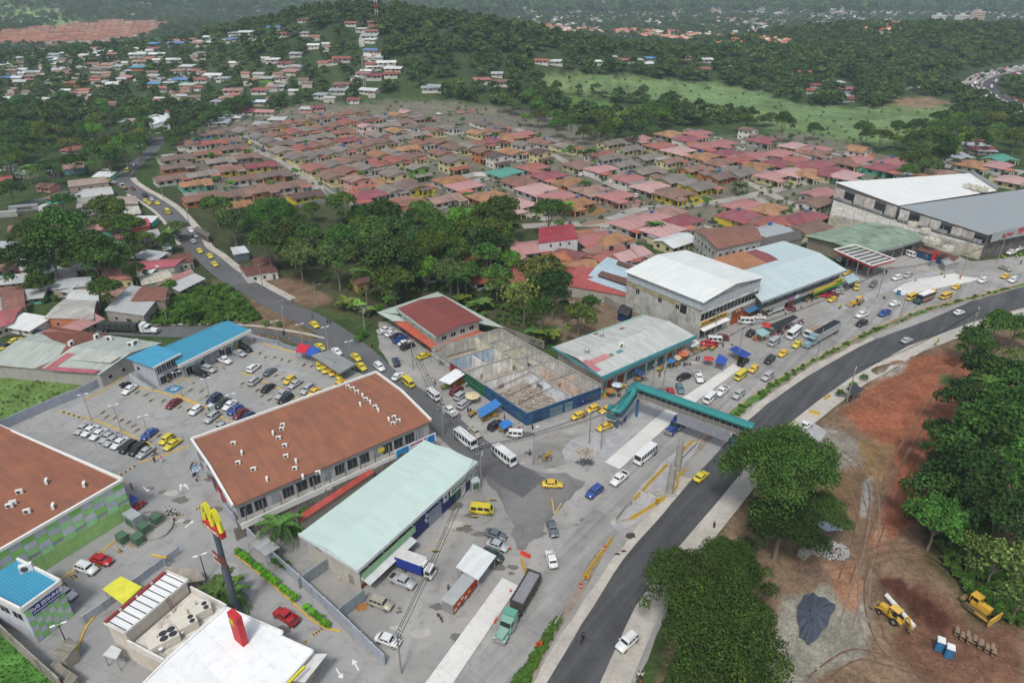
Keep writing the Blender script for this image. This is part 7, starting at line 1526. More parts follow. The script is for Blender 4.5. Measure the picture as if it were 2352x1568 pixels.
cars(k8,"pkw,940,1125,R","parked at the earth yard entrance");cars(k8,"suk,460,290,R vaw,410,185,H sew,525,150,H sem,795,75,H vaw,125,355,H sum,190,335,H pkr,80,390,H pkk,390,550,R","on the market frontage")
cars(k9,"pkb,310,115,q sew,400,30,q","in the upper queue before the painted bus");cars(k9,"sew,980,110,Q ses,510,360,Q","on the upper dark asphalt lanes")
cars(kA,"suw,400,1055,Q vaw,760,975,e vaw,1060,1000,e","on the petrol forecourt");cars(kA,"suw,940,1230,q sus,1040,1205,q sug,710,1290,r","on the frontage road below the petrol station")
cars(kA,"ser,230,1400,H sem,310,1390,H ses,360,1365,H hao,450,1185,q hao,315,1440,q vay,540,1310,j","before the yellow and green shop signs")
cars(kA,"vao,1080,1415,q seo,1280,1365,q vao,1410,1405,q hao,1510,1320,q suw,1770,1255,q see,1985,1140,e seo,1985,1215,q suw,2060,1250,q","on the road beside the new concrete slab");cars(kA,"pkw,2040,985,q pkw,2110,950,q","outside the supermarket entrance");cars(kA,"sew,380,695,H","in the lane beside the supermarket wall")
cars(kB,"vay,1060,170,h seg,1170,375,e ses,1185,460,e suG,1140,540,e pks,420,745,e sue,245,920,e sew,305,1220,e","in the yard of the mint-roofed shop")
cars(kC,"seg,207,400,j","at the edge of the junction asphalt");cars(kC,"sew,200,630,D","alone on the lower concrete carriageway");cars(kC,"suw,775,1250,r","with black roof on the lower asphalt shoulder")
cars(kD,"suw,690,640,e ser,815,575,e","parked along the green checkered wall");cars(kD,"sew,525,845,e","half hidden behind the blue-roofed annex");cars(kD,"har,1095,145,A","beside the blue awning at the checkered wall end");cars(kE,"pkr,890,1030,B","on the drive-through lane beside the hedge")
cars(kF,"sey,290,8,s sey,410,70,s sey,465,165,s sey,1640,875,s","driving down the middle side road")
cars(kG,"vay,1500,550,s sey,1410,475,s sey,1335,475,S sey,1300,452,S ses,1360,440,s suk,1300,405,s sem,1190,345,s ses,1010,290,H ses,1730,815,S pks,1750,760,s pkw,1710,715,s","on the upper side road bend",None,True)
cars(kG,"vay,1145,180,R ses,1205,135,R pkg,575,375,h seb,880,275,h seo,960,265,h vaw,720,295,h sem,990,220,h sek,940,222,h seg,870,215,h seo,905,205,h vaw,950,190,h","at the road fork yards",None,True);cars(kG,"sey,880,1215,d haw,320,1340,d","beside the tin-roofed houses on the left",None,True)
cars(k1,"sen,340,70,h sey,140,140,Q sek,60,185,Q sey,30,225,Q","on the back road at the left edge")
cars(c7,"hay,850,370,s sew,850,415,s sun,965,430,s ses,1040,475,s seg,1100,570,h","in the left estate street",None,True);cars(c6,"suw,1650,850,q sek,1400,775,q suw,1230,680,Q suw,1880,600,q vaw,575,480,Q suw,110,210,h","in the right estate streets",None,True);cars(c3,"suw,905,955,h","on the lawn of the orange-roofed bungalow");cars(c5,"sek,1185,225,h","under the little palm behind the hardware store")
cars(ch,"vay,1590,1140,h haw,1300,1190,h sey,1420,1190,h suk,1350,1195,h vaw,1310,1320,R sey,1390,1290,R sew,1350,1305,R","around the chapel yard",None,True);cars(ch,"sey,545,870,D sey,500,705,D sew,555,715,h","in the left hillside street",None,True)
k_=0
for i in range(len(HW)-1):
 for off in(-1.5,2.5,7.5,-10.5,-13):
  for f in(.15,.5,.82):
   if R.random()<(.66 if off>-5 else.86):continue
   a_,b_=HW[i],HW[i+1];L_=math.dist(a_,b_);x,y=lerp(a_,b_,f);dx,dy=(b_[0]-a_[0])/L_,(b_[1]-a_[1])/L_;x-=dy*off;y+=dx*off;u_,v_=proj(x,y,hz(x,y))
   if u_>2352:continue
   k_+=1;tp=R.choice(['se','se','su','pk','ha','va','co']);cc=R.choice('wwwssskgkgrn');t=thing(VN[tp],f"{VC[cc][0]} {VT[tp]} in the distant highway traffic, {NTH(k_ - 1)} along the bend",VCAT[tp],(x,y,hz(x,y)+.55),math.atan2(dy,dx),"distant highway traffic")
   for nm,me,oc,loc,par in CAR[tp]:
    if nm in("body","cabin","windscreen","wheel","side_window"):link(nm,me,t,VC[cc][1] if oc else None,loc)
def truck(name,label,cat,u,v,d,z=1.2,group=None):
 x,y=W(u,v,z);dx,dy=DIRS[d] if isinstance(d,str) else d;q_=W(u+dx,v+dy,z);return thing(name,label,cat,(x,y,.08),math.atan2(q_[1]-y,q_[0]-x),group)
def part(t,nm,mb,mat,c=None):return link(nm,mb.mesh(nm,mat),t,c)
def wheels(t,xs,w,k=1.0):
 for x in xs:
  for s in(-1,1):o=link("wheel",bwh,t,None,(x,s*w,.5*k));o.scale=(k,1,k);link("rim",brim,o)
def cab_over(t,x0,c,w=2.1,h=2.4):
 part(t,"cab",MB().loft([[(x0,-w/2,.5),(x0,w/2,.5),(x0,w/2,h),(x0,-w/2,h)],[(x0+1.5,-w/2,.5),(x0+1.5,w/2,.5),(x0+1.25,w/2*.94,h),(x0+1.25,-w/2*.94,h)]]),paint,c)
 part(t,"windscreen",MB().quad((x0+1.43,-w*.42,1.35),(x0+1.43,w*.42,1.35),(x0+1.30,w*.40,2.2),(x0+1.30,-w*.40,2.2)),glass)
 for s in(-1,1):part(t,"side_window",MB().box(x0+.75,s*(w/2-.02),1.35,.9,.08,.75),glass);part(t,"headlight",MB().box(x0+1.48,s*.75,.75,.08,.35,.2),lampm)
def box_truck(label,u,v,d,cc,bc,tc='#c9cac6'):
 t=truck("box_truck",label,"truck",u,v,d);part(t,"chassis",MB().box(-.5,0,.45,6.6,.9,.25),black);cab_over(t,1.9,cc);part(t,"cargo_box",MB().box(-1.4,0,.8,5.6,2.3,2.4),plain,bc);part(t,"box_roof",MB().box(-1.4,0,3.2,5.66,2.36,.06),plain,tc);wheels(t,(2.6,-2.4),.95,.85)
 part(t,"cooling_unit",MB().box(1.55,0,2.6,.5,1.5,.6),wht);return t
box_truck("white box truck with deep blue cargo box in the yard",*kB(545,640),'e','#d3d5d3','#2b3f96');box_truck("white box truck with plain white body by the orange shopfront",*k8(655,85),'q','#d3d5d5','#cfd2d2')
def conv_tractor(t,x0,c,sleeper=True,roofc=None):
 part(t,"frame",MB().box(x0-2.2,0,.65,7.6,.9,.3),black)
 part(t,"hood",MB().loft([[(x0,-.85,.75),(x0,.85,.75),(x0,.8,1.75),(x0,-.8,1.75)],[(x0+2.2,-.7,.8),(x0+2.2,.7,.8),(x0+2.1,.6,1.5),(x0+2.1,-.6,1.5)]]),paint,c)
 part(t,"cab",MB().loft([[(x0-1.5,-1.1,.8),(x0-1.5,1.1,.8),(x0-1.5,1.05,2.75),(x0-1.5,-1.05,2.75)],[(x0+.1,-1.1,.8),(x0+.1,1.1,.8),(x0-.35,1.0,2.65),(x0-.35,-1.0,2.65)]]),paint,c)
 if sleeper:part(t,"sleeper",MB().box(x0-2.2,0,.8,1.5,2.3,2.5,0,.93),paint,roofc or c)
 part(t,"windscreen",MB().quad((x0-.0,-.95,1.85),(x0-.0,.95,1.85),(x0-.30,.9,2.55),(x0-.30,-.9,2.55)),glass);part(t,"grille",MB().box(x0+2.18,0,.85,.08,1.1,.6),chrome);part(t,"bumper",MB().box(x0+2.25,0,.45,.25,2.2,.35),chrome)
 for s in(-1,1):
  part(t,"fender",MB().box(x0+1.4,s*.98,.95,1.5,.4,.25,0,.8),paint,c);part(t,"side_window",MB().box(x0-.7,s*1.06,1.8,.8,.08,.6),glass);part(t,"fuel_tank",MB().tube([(x0-2.2,s*1.0,.8),(x0-.6,s*1.0,.8)],.3,10),chrome);part(t,"exhaust_stack",MB().tube([(x0-1.6,s*1.15,.9),(x0-1.6,s*1.15,3.3)],.08,8),chrome);part(t,"headlight",MB().box(x0+2.1,s*.85,1.0,.1,.3,.22),lampm)
 wheels(t,(x0+1.35,x0-3.7,x0-4.9),.95)
t=truck("dump_truck","green long-nosed dump truck with empty grey tipper on the road","truck",*kB(1330,990),(-11,19));conv_tractor(t,4.2,'#7fa496',True,'#5f9a86')
part(t,"tipper_floor",MB().box(-4.2,0,1.1,7.6,2.3,.15),plain,'#77787a');part(t,"tipper_wall",MB().box(-4.2,1.2,1.1,7.8,.12,1.9).box(-4.2,-1.2,1.1,7.8,.12,1.9).box(-.35,0,1.1,.14,2.4,2.0).box(-8.05,0,1.1,.14,2.4,1.9),plain,'#4c4743')
for i in range(9):part(t,"tipper_rib",MB().box(-7.9+i*.92,1.3,1.1,.12,.1,1.9).box(-7.9+i*.92,-1.3,1.1,.12,.1,1.9),plain,'#5c554e')
wheels(t,(-5.6,-6.9),.95);part(t,"load",MB().box(-4.2,0,1.25,7.5,2.2,1.35),plain,'#85868a')
t=truck("articulated_lorry","pale blue articulated lorry with long open grey trailer in the queue","truck",*k8(1075,330),(-10,5.6));conv_tractor(t,6.2,'#7f9aa6',True)
part(t,"trailer",MB().box(-3.2,0,1.2,13.2,2.5,.3).box(-3.2,1.25,1.2,13.2,.1,2.4).box(-3.2,-1.25,1.2,13.2,.1,2.4).box(3.4,0,1.2,.1,2.5,2.4).box(-9.8,0,1.2,.1,2.5,2.4),plain,'#a9adae');part(t,"tarpaulin",MB().box(-3.2,0,3.45,13.1,2.35,.05),plain,'#26282b');wheels(t,(-7.6,-8.8),.95)
t=truck("white_lorry","white lorry hauling a covered dark cargo trailer on the back road","truck",*k1(1180,35),(1,.04));conv_tractor(t,6.2,'#d6d8d8',True);part(t,"trailer_bed",MB().box(-4,0,1.1,13,2.4,.25),black)
for i in range(6):part(t,"cargo_bale",MB().box(-9.3+i*2.1,0,1.35,2.0,2.3,1.7,0,.94),plain,'#3e4340')
wheels(t,(-8,-9.2),.95)
t=truck("tractor_unit","dark blue tractor unit without trailer beside the footbridge","truck",*k7(1185,985),(-8,6));conv_tractor(t,1.4,'#2c4679',True)
t=truck("lumber_truck","white flatbed truck stacked with boards beside the minibus queue","truck",*k8(1010,285),(-8,4.6));cab_over(t,2.2,'#cfd3d6');part(t,"bed",MB().box(-1,0,.8,5.6,2.2,.2),black);wheels(t,(2.8,-2.2),.95,.85)
for i in range(7):part(t,"board",MB().box(-1+R.uniform(-.3,.3),-.8+.27*i,1.0+.15*(i%3),5.2,.26,.9),plain,R.choice(['#b39a78','#a48c6c','#c2ab8a']))
t=truck("flatbed_truck","white tow truck with empty flat bed at the upper bend","truck",*kG(1110,330),(6,4));cab_over(t,-3,'#d3d5d5');part(t,"bed",MB().box(.8,0,.9,4.6,2.2,.15),plain,'#8a6a4c');wheels(t,(-2.2,1.8),.95,.85)
t=truck("painted_bus","colourfully painted long-nosed passenger bus with white roof in the queue","bus",*kA(1195,1430),'q')
part(t,"bus_body",MB().loft([sec(-4.8,1.2,2.9,.5),sec(-4.5,1.24,3.0,.5),sec(2.6,1.24,3.0,.5),sec(2.8,1.2,2.9,.5)]),paint,'#5a4048');part(t,"hood",MB().box(3.6,0,.6,1.7,1.7,1.1,0,.9),paint,'#3f5a58');part(t,"white_roof",MB().box(-1,0,2.99,7.2,2.1,.12),wht);part(t,"windscreen",MB().box(2.8,0,1.75,.08,2.1,.95),glass);wheels(t,(3.6,-3.0),1.05)
for i in range(8):
 for s in(-1,1):part(t,"window",MB().box(-4+i*.85,s*1.18,1.85,.7,.14,.7),glass)
for s in(-1,1):part(t,"painted_band",MB().box(-1,s*1.245,1.0,7,.03,.35),plain,'#b04a4c');part(t,"painted_band",MB().box(-1,s*1.245,1.45,7,.03,.22),plain,'#c9c2b4')
cat_y='#cfa43c'
def backhoe(label,u,v,d):
 t=truck("backhoe_loader",label,"backhoe",u,v,d);part(t,"engine_hood",MB().box(1.1,0,.9,1.9,.95,.8),plain,cat_y);part(t,"chassis",MB().box(0,0,.6,4.2,1.0,.4),plain,cat_y);part(t,"canopy_roof",MB().box(-.5,0,2.7,1.7,1.5,.1),plain,'#d8b45a')
 for x in(-1.2,.25):
  for s in(-1,1):part(t,"roof_post",MB().box(x,s*.65,1.0,.09,.09,1.7),black)
 part(t,"seat",MB().box(-.6,0,1.1,.6,.6,.7),black);part(t,"loader_arm",MB().beam((.6,.6,1.4),(2.6,.6,.6),.14,.25).beam((.6,-.6,1.4),(2.6,-.6,.6),.14,.25),plain,cat_y);part(t,"loader_bucket",MB().prism([(2.5,-1.1),(3.3,-1.1),(3.3,1.1),(2.5,1.1)],.2,[1.0,.4,.4,1.0]),plain,'#9a8a68')
 part(t,"dig_boom",MB().beam((-1.9,0,1.0),(-2.6,0,2.9),.25,.35),plain,cat_y);part(t,"dig_stick",MB().beam((-2.6,0,2.9),(-3.6,0,1.3),.2,.28),plain,cat_y);part(t,"dig_bucket",MB().box(-3.6,0,.5,.6,.7,.8),plain,'#8a7a5c');wheels(t,(1.5,),.85,.85);wheels(t,(-1.1,),.85,1.3);return t
backhoe("yellow backhoe loader beside the white pipe in the earth yard",2048,1408,(-9,-7));backhoe("yellow backhoe loader working on the gravel strip by the arcade",*kA(540,1465),(-8,2))
t=truck("bulldozer","yellow tracked bulldozer at the edge of the earth yard","bulldozer",2247,1390,(7,5));part(t,"hull",MB().box(.4,0,.9,3.0,1.2,.9),plain,cat_y);part(t,"engine_cover",MB().box(1.2,0,1.6,1.6,1.1,.5),plain,cat_y);part(t,"cab_canopy",MB().box(-.6,0,2.9,1.6,1.7,.12),plain,cat_y);part(t,"seat",MB().box(-.5,0,1.6,.7,.7,.8),black)
for s in(-1,1):
 part(t,"track",MB().loft([[(x,s*1.0-.28,z) for x,z in((-1.9,.3),(-1.5,.02),(1.7,.02),(2.1,.35),(1.8,.85),(-1.6,.95))],[(x,s*1.0+.28,z) for x,z in((-1.9,.3),(-1.5,.02),(1.7,.02),(2.1,.35),(1.8,.85),(-1.6,.95))]]),plain,'#6a5c44');part(t,"push_arm",MB().beam((.3,s*1.35,.6),(2.9,s*1.35,.6),.16,.3),plain,cat_y)
 for x in(-1.3,.1):part(t,"roof_post",MB().box(x,s*.75,1.6,.1,.1,1.3),plain,cat_y)
part(t,"blade",MB().prism([(2.85,-1.8),(3.1,-1.8),(3.1,1.8),(2.85,1.8)],.1,1.5),plain,'#c9a24a');part(t,"ripper",MB().box(-2.3,0,.5,.7,1.4,.5),plain,'#8a744a')
def motorbike(label,u,v,d,rider=False):
 t=truck("motorcycle",label,"motorcycle",u,v,d,.5)
 for x in(-.65,.65):o=link("wheel",whl,t,None,(x,0,.32));o.scale=(.95,.5,.95);link("rim",rim,o)
 part(t,"frame",MB().beam((-.6,0,.5),(.5,0,.65),.18,.25).beam((.65,0,.32),(.4,0,1.0),.08,.08),black);part(t,"tank",MB().box(.15,0,.75,.5,.3,.22,0,.8),paint,'#7a2320');part(t,"seat",MB().box(-.35,0,.75,.6,.28,.12),black);part(t,"handlebar",MB().beam((.4,-.35,1.05),(.4,.35,1.05),.05,.05),chrome);return t
motorbike("parked black motorcycle beside the food trailer",*kB(720,1040),(4,5));MC=motorbike("motorcycle ridden up the dark asphalt lanes",*kC(435,1240),(3,-6));motorbike("motorcycle standing beside the white van by the orange shops",*k8(385,205),'H')
# people
def person_meshes():
 skin=m_flat("skin",'#8a6248',.7,var=.1);J={}
 def fig(stride,arm):
  pts=[(0,0,.92),(0,0,1.15),(0,0,1.38),(0,0,1.5),(0,.01,1.62),(0,.01,1.72)];E_=[(0,1),(1,2),(2,3),(3,4),(4,5)];rd=[(.15,.11),(.14,.10),(.17,.10),(.055,.055),(.085,.1),(.07,.08)]
  for s in(-1,1):
   k=len(pts);f=stride*s;pts+=[(s*.1,0,.88),(s*.11,f*.5+.02,.5),(s*.11,f,.09),(s*.12,f+.14,.03)];E_+=[(0,k),(k,k+1),(k+1,k+2),(k+2,k+3)];rd+=[(.1,.1),(.065,.065),(.045,.045),(.04,.03)]
   k=len(pts);a=-f*arm;pts+=[(s*.2,0,1.40),(s*.25,a*.5-.02,1.13),(s*.25,a+.08,.90),(s*.24,a+.12,.80)];E_+=[(2,k),(k,k+1),(k+1,k+2),(k+2,k+3)];rd+=[(.065,.065),(.045,.045),(.033,.033),(.04,.02)]
  me=bpy.data.meshes.new("body");me.from_pydata(pts,E_,[]);o=bpy.data.objects.new("body",me);COL.objects.link(o);o.modifiers.new("s",'SKIN');sv=me.skin_vertices[0].data
  for i,r in enumerate(rd):sv[i].radius=r;sv[i].use_root=i==0
  sb=o.modifiers.new("u",'SUBSURF');sb.levels=1;sb.render_levels=1;bpy.context.view_layer.update();out=bpy.data.meshes.new_from_object(o.evaluated_get(bpy.context.evaluated_depsgraph_get()));bpy.data.objects.remove(o);out.name="body";out.materials.clear();out.materials.append(skin)
  s_=MB();s_.loft([[(r*1.28*math.cos(a),d*1.35*math.sin(a),z) for a in[6.283*k/10 for k in range(10)]] for z,r,d in((.86,.155,.12),(1.1,.15,.11),(1.35,.18,.115),(1.44,.1,.08))])
  for q in(-1,1):a=-stride*q*arm;s_.tube([(q*.19,0,1.41),(q*.25,a*.5-.02,1.14)],[.085,.07],7)
  p_=MB()
  for q in(-1,1):f=stride*q;p_.tube([(q*.09,0,.94),(q*.11,f*.5+.02,.5),(q*.11,f,.1)],[.135,.09,.075],8)
  h_=MB().ball((0,-.005,1.70),.105,8,5,.9)
  return out,s_.mesh("shirt",plain),p_.mesh("trousers",plain),h_.mesh("hair",m_flat("dark_hair",(.015,.012,.01),.7) if "dark_hair" not in MATS else MATS["dark_hair"])
 return[fig(.0,1),fig(.26,.7),fig(-.2,.8)]
FIG=person_meshes()
PC=dict(w=("white",'#d3d4d4'),r=("red",'#a5252c'),k=("dark",'#24262b'),b=("blue",'#33558c'),n=("navy",'#232c48'),g=("grey",'#7d8084'),y=("yellow",'#c9b23c'),p=("pink",'#c98a9c'),v=("lime safety vest",'#b4d62e'),o=("orange",'#cf5a28'),e=("beige",'#b5a58c'))
def person(x,y,z,shirt,pants,label,group=None,rz=None,k=None,hat=None):
 t=thing("person",label,"person",(x,y,z),R.random()*6.28 if rz is None else rz,group,(1.02,)*3);bm_,s_,p_,h_=FIG[k if k is not None else R.randrange(3)]
 link("body",bm_,t);link("shirt",s_,t,PC[shirt][1]);link("trousers",p_,t,PC[pants][1]);h=link("hair",h_,t)
 if hat:hh=link("helmet",HAT,t,hat)
 return t
HAT=MB().ball((0,0,1.72),.125,10,5,.8).box(0,.04,1.66,.3,.34,.02).mesh("helmet",plain)
def people(cv,txt,where,group=None,z=.06,hat=None):
 n=0;L_=txt.split()
 for i,it in enumerate(L_):
  f=it.split(',');u,v=cv(float(f[0]),float(f[1]));x,y=W(u,v,1.0);c=f[2];lb=f"person in {PC[c[0]][0]} top and {PC[c[1]][0]} trousers {where}"
  if len(lb.split())>12:lb=f"person in {PC[c[0]][0]} top {where}"
  person(x,y,z,c[0],c[1],lb+(f", {ORD[i]} from left" if len(L_)>1 else ""),group or f"people {where}",hat=hat)
people(k1,"1380,1200,rk 1390,1140,kk 1445,1195,pw","at the parking island tip");people(k1,"1175,1440,gk","crossing towards the checkered hall");people(k1,"1510,490,yk","by the clinic shopfront")
people(kD,"1333,180,wn 1350,205,wn 1368,170,wn 1390,190,wn 1395,240,wn 1412,195,wn","of the student group on the lot drive");people(k2,"155,1330,wn 178,1340,kn 190,1370,wn","at the blue ramp by the long wing");people(k2,"1080,1440,ok 1530,1240,kk","on the long wing balcony",None,3.3)
people(k6,"665,640,rn 860,895,pb 925,860,nk 945,865,nk 1210,910,rk 1325,985,wr 1350,975,ww 1430,990,kk 912,660,wk 950,900,ek","by the stalls on the side street");people(k6,"1410,1190,bk","walking beside the street light");people(k6,"170,350,rk","in the red-roofed store car park");people(kF,"1280,960,nk 1270,975,nk","on the back road kerb");people(kF,"1380,580,wk","on the side road pavement");people(kF,"1612,765,kk 1790,830,bk 1820,830,kk","at the gravel mouth of the side road")
people(k7,"450,800,wn 480,790,bk 500,785,nk 555,760,wk 610,690,rk 730,735,rk 745,735,gk 800,690,wn 810,685,nk 835,680,vk 1055,580,rk 1250,500,bk 1270,490,ek 1295,490,wk 1345,455,kk 1365,450,kk","along the market front")
people(k8,"770,105,wn 910,50,wr 290,385,wk 207,400,bk","crossing the market frontage")
for i in range(26):
 f=i/25;u,v=k8(640+280*f+R.uniform(-8,8),310-125*f+R.uniform(-10,22));x,y=W(u,v,1);c=R.choice(['wn','wn','wk','rk','nk','bk','gk','pk']);person(x,y,.1,c[0],c[1],f"person in {PC[c[0]][0]} top waiting at the black bus shelter, {NTH(i)} from left","people waiting at the bus shelter")
people(k9,"770,385,vk 795,355,vk","working on the right-hand pavement",hat='#d9d9d4');people(k9,"943,570,rk","standing on the red earth bank");people(k9,"1545,545,ok 1535,590,ok","at the right edge below the trees",hat='#d8d8d0')
people(kA,"1120,1245,vn 1375,1185,vn 1400,1210,vn 1550,1220,ok 815,1410,vn 825,1415,vn 385,1510,vn 400,1500,vn","of the paving crew",hat='#d8c23a');people(kA,"1950,1025,vn 1975,1035,vn 2090,1025,vn 2135,1080,kk 2130,1010,vk 825,1175,kk 835,1180,kk","near the supermarket entrance");people(kA,"120,1440,bk 70,1450,gk 40,1440,bk 10,1430,kk 220,1350,kw","under the arcade signs")
people(kB,"470,495,kk","at the awning of the mint-roofed shop");people(kB,"790,800,gG".replace('gG','gk'),"beside the food trailer");people(kC,"1430,370,kk","walking on the right roadside slab");people(kC,"857,1500,wk 885,1505,wk 870,1560,rk","at the roadside rail under the trees")
x,y=W(*kD(1275,1225),5.2);person(x,y,4.4,'w','k',"person in white top working on the restaurant plant deck")
x,y,_=MC.location;pr=person(x,y,.42,'k','k',"person in dark clothes riding the motorcycle",None,MC.rotation_euler.z-1.57,0,'#1c1c1e')
# street furniture
cone_b=MB().tube([(0,0,.04),(0,0,.75)],[.19,.04],10).mesh("cone_body",plain);cone_s=MB().tube([(0,0,.38),(0,0,.52)],[.125,.09],10).mesh("white_band",wht);cone_f=MB().box(0,0,0,.42,.42,.05).mesh("base",plain)
def cones(cv,txt,where):
 L_=txt.split()
 for i,it in enumerate(L_):
  u,v=map(float,it.split(','));x,y=W(*cv(u,v),.3);t=thing("traffic_cone",f"orange traffic cone {where}"+(f", {ORD[i]} from left" if len(L_)>1 else ""),"traffic cone",(x,y,.18),0,"traffic cones");link("cone_body",cone_b,t,'#cf4a2a');link("white_band",cone_s,t);link("base",cone_f,t,'#cf4a2a')
cones(kB,"1290,485","beside the silver parked cars");cones(kB,"1175,1050 1160,1075 1290,825 1380,780","on the new concrete lane by the dump truck");cones(kF,"990,1000 1165,1025 1345,1045","on the back road");cones(k6,"610,585 642,605","by the white fruit stall canopy");cones(k8,"285,295 510,365","near the market frontage");cones(k9,"160,60 245,595","at the road edge strips");cones(kA,"880,1130 1108,1130 655,1510 950,1255 1550,1240 1730,1215","around the paving works");cones(kC,"603,550 422,835","on the road median")
bar=MB().loft([[(x,-.28,0),(x,.28,0),(x,.12,.35),(x,.09,.85),(x,-.09,.85),(x,-.12,.35)] for x in(-1.5,1.5)])
bar_m=bar.mesh("barrier_body",m_flat("worn_yellow_plastic",'#b99a45',.75,var=.3,scale=1.5));bar_g=bar.mesh("barrier_body",conc);bar_o=bar.mesh("barrier_body",m_flat("orange_plastic",'#c9452c',.6));bar_f=MB().box(-1,0,-.02,.5,.5,.08).box(1,0,-.02,.5,.5,.08).mesh("foot",conc)
def barriers(cv,txt,where,me=bar_m,c="yellow"):
 L_=txt.split()
 for i,it in enumerate(L_):
  a=[float(q) for q in it.split(',')];p=W(*cv(a[0],a[1]),.3);q=W(*cv(a[2],a[3]),.3);t=thing("road_barrier",f"{c} road barrier {where}"+(f", {ORD[i]} from the top" if len(L_)>1 else ""),"barrier",((p[0]+q[0])/2,(p[1]+q[1])/2,.1),math.atan2(q[1]-p[1],q[0]-p[0]),"road barriers")
  s=max(.7,math.dist(p,q)/3.05);t.scale=(s,1,1);link("barrier_body",me,t);link("foot",bar_f,t)
barriers(k7,"1320,1105,1272,1140 1268,1150,1225,1190 1110,1290,1068,1335 1065,1340,1020,1385 1015,1390,965,1440 960,1445,920,1495 900,1515,850,1565","along the left side of the median works");barriers(k7,"1255,1330,1205,1375 1195,1440,1165,1500 1200,1375,1195,1430","along the right side of the median works")
barriers(kC,"1055,170,990,210 985,215,930,250 925,255,865,290 858,295,795,330","round the pit on the median");barriers(kC,"803,205,750,250 745,258,685,335 790,340,690,360","at the pit end",bar_g,"pale concrete");barriers(kC,"655,475,612,540 595,562,542,630 542,640,490,695 485,710,455,755","down the lower median line");barriers(kC,"285,1035,225,1135","at the grass median tip",bar_g,"white concrete");barriers(k7,"205,1185,140,1245 600,770,640,745","on the open frontage");barriers(k7,"130,1250,60,1285","beside the street light rubble",bar_g,"broken concrete")
barriers(kB,"1372,520,1445,555","beside the junction edge",bar_o,"orange");barriers(kB,"1380,570,1410,680","leaning next to the orange one",bar_m,"pale yellow");barriers(k8,"980,1000,1075,1025 1120,885,1165,855","on the right-hand pavement");barriers(k9,"1200,180,1255,220","at the upper right pavement")
chev_p=MB().box(0,0,1.0,1.1,.05,1.1).mesh("sign_plate",plain);chev_m=MB().beam((-.3,-.04,1.85),(.1,-.04,1.55),.03,.2,(0,1,0)).beam((-.3,-.04,1.25),(.1,-.04,1.55),.03,.2,(0,1,0)).mesh("chevron",black);chev_s=MB().tube([(0,.05,0),(0,.05,1.6)],.04,6).box(0,.05,0,.5,.5,.08).mesh("stand",steel)
for cv,u,v,c,lb in((kC,1000,200,'#cfa52a',"yellow chevron sign on the pit barriers"),(kC,460,775,'#cfa52a',"yellow chevron sign at the lower end of the median barriers"),(kC,105,1285,'#cf5a26',"orange chevron sign on the grass median")):
 x,y=W(*cv(u,v),1.2);t=thing("chevron_sign",lb,"road sign",(x,y,.1),.2);link("sign_plate",chev_p,t,c);link("chevron",chev_m,t);link("stand",chev_s,t)
drm=MB().tube([(0,0,0),(0,0,1.0)],[.3,.24],12).mesh("drum_body",plain);drw=MB().tube([(0,0,.45),(0,0,.65)],[.285,.27],12).mesh("white_band",wht)
for i,(u,v) in enumerate(((422,835),(603,552))):x,y=W(*kC(u,v),.5);t=thing("traffic_drum",["red and white traffic drum below the chevron sign","orange traffic drum between the median barriers"][i],"traffic drum",(x,y,.1));link("drum_body",drm,t,'#c43a2a');link("white_band",drw,t)
arm_m=MB().box(0,0,0,2.4,.12,.14).mesh("crossarm",m_flat("grey_timber",'#6a655e',.9));ins_m=MB().tube([(0,0,.12),(0,0,.34)],[.06,.09],6).mesh("insulator",lampm);tf_m=MB().tube([(.45,0,-.6),(.45,0,.5)],.32,12).mesh("transformer",m_flat("transformer_grey",'#a5abae',.5));polem=m_flat("pole_concrete",'#8d8a84',.85,var=.2,scale=.6)
POLES=[]
def pole(u,v,h,label,rz=.6,arms=1,tf=False,lamp=False,tint=None,lean=0.0):
 x,y=W(u,v) if v>330 else WT(u,v)[:2];t=thing("utility_pole",label,"utility pole",(x,y,0),rz,"utility poles");link("shaft",MB().tube([(0,0,0),(lean,0,h)],[.17,.11],8).mesh("shaft",polem),t)
 for i in range(arms):
  a=link("crossarm",arm_m,t,None,(lean,0,h-.3-.9*i))
  for q in(-1.05,-.5,.5,1.05):link("insulator",ins_m,a,None,(q,0,0))
 if tf:link("transformer",tf_m,t,None,(lean,0,h-2.2))
 if lamp:link("lamp_arm",MB().tube([(0,0,h-1.6),(1.2,0,h-1.1),(2.0,0,h-1.0)],.05,6).box(2.2,0,h-1.08,.6,.22,.12).mesh("lamp_arm",steel),t)
 POLES.append((x,y,h));return t
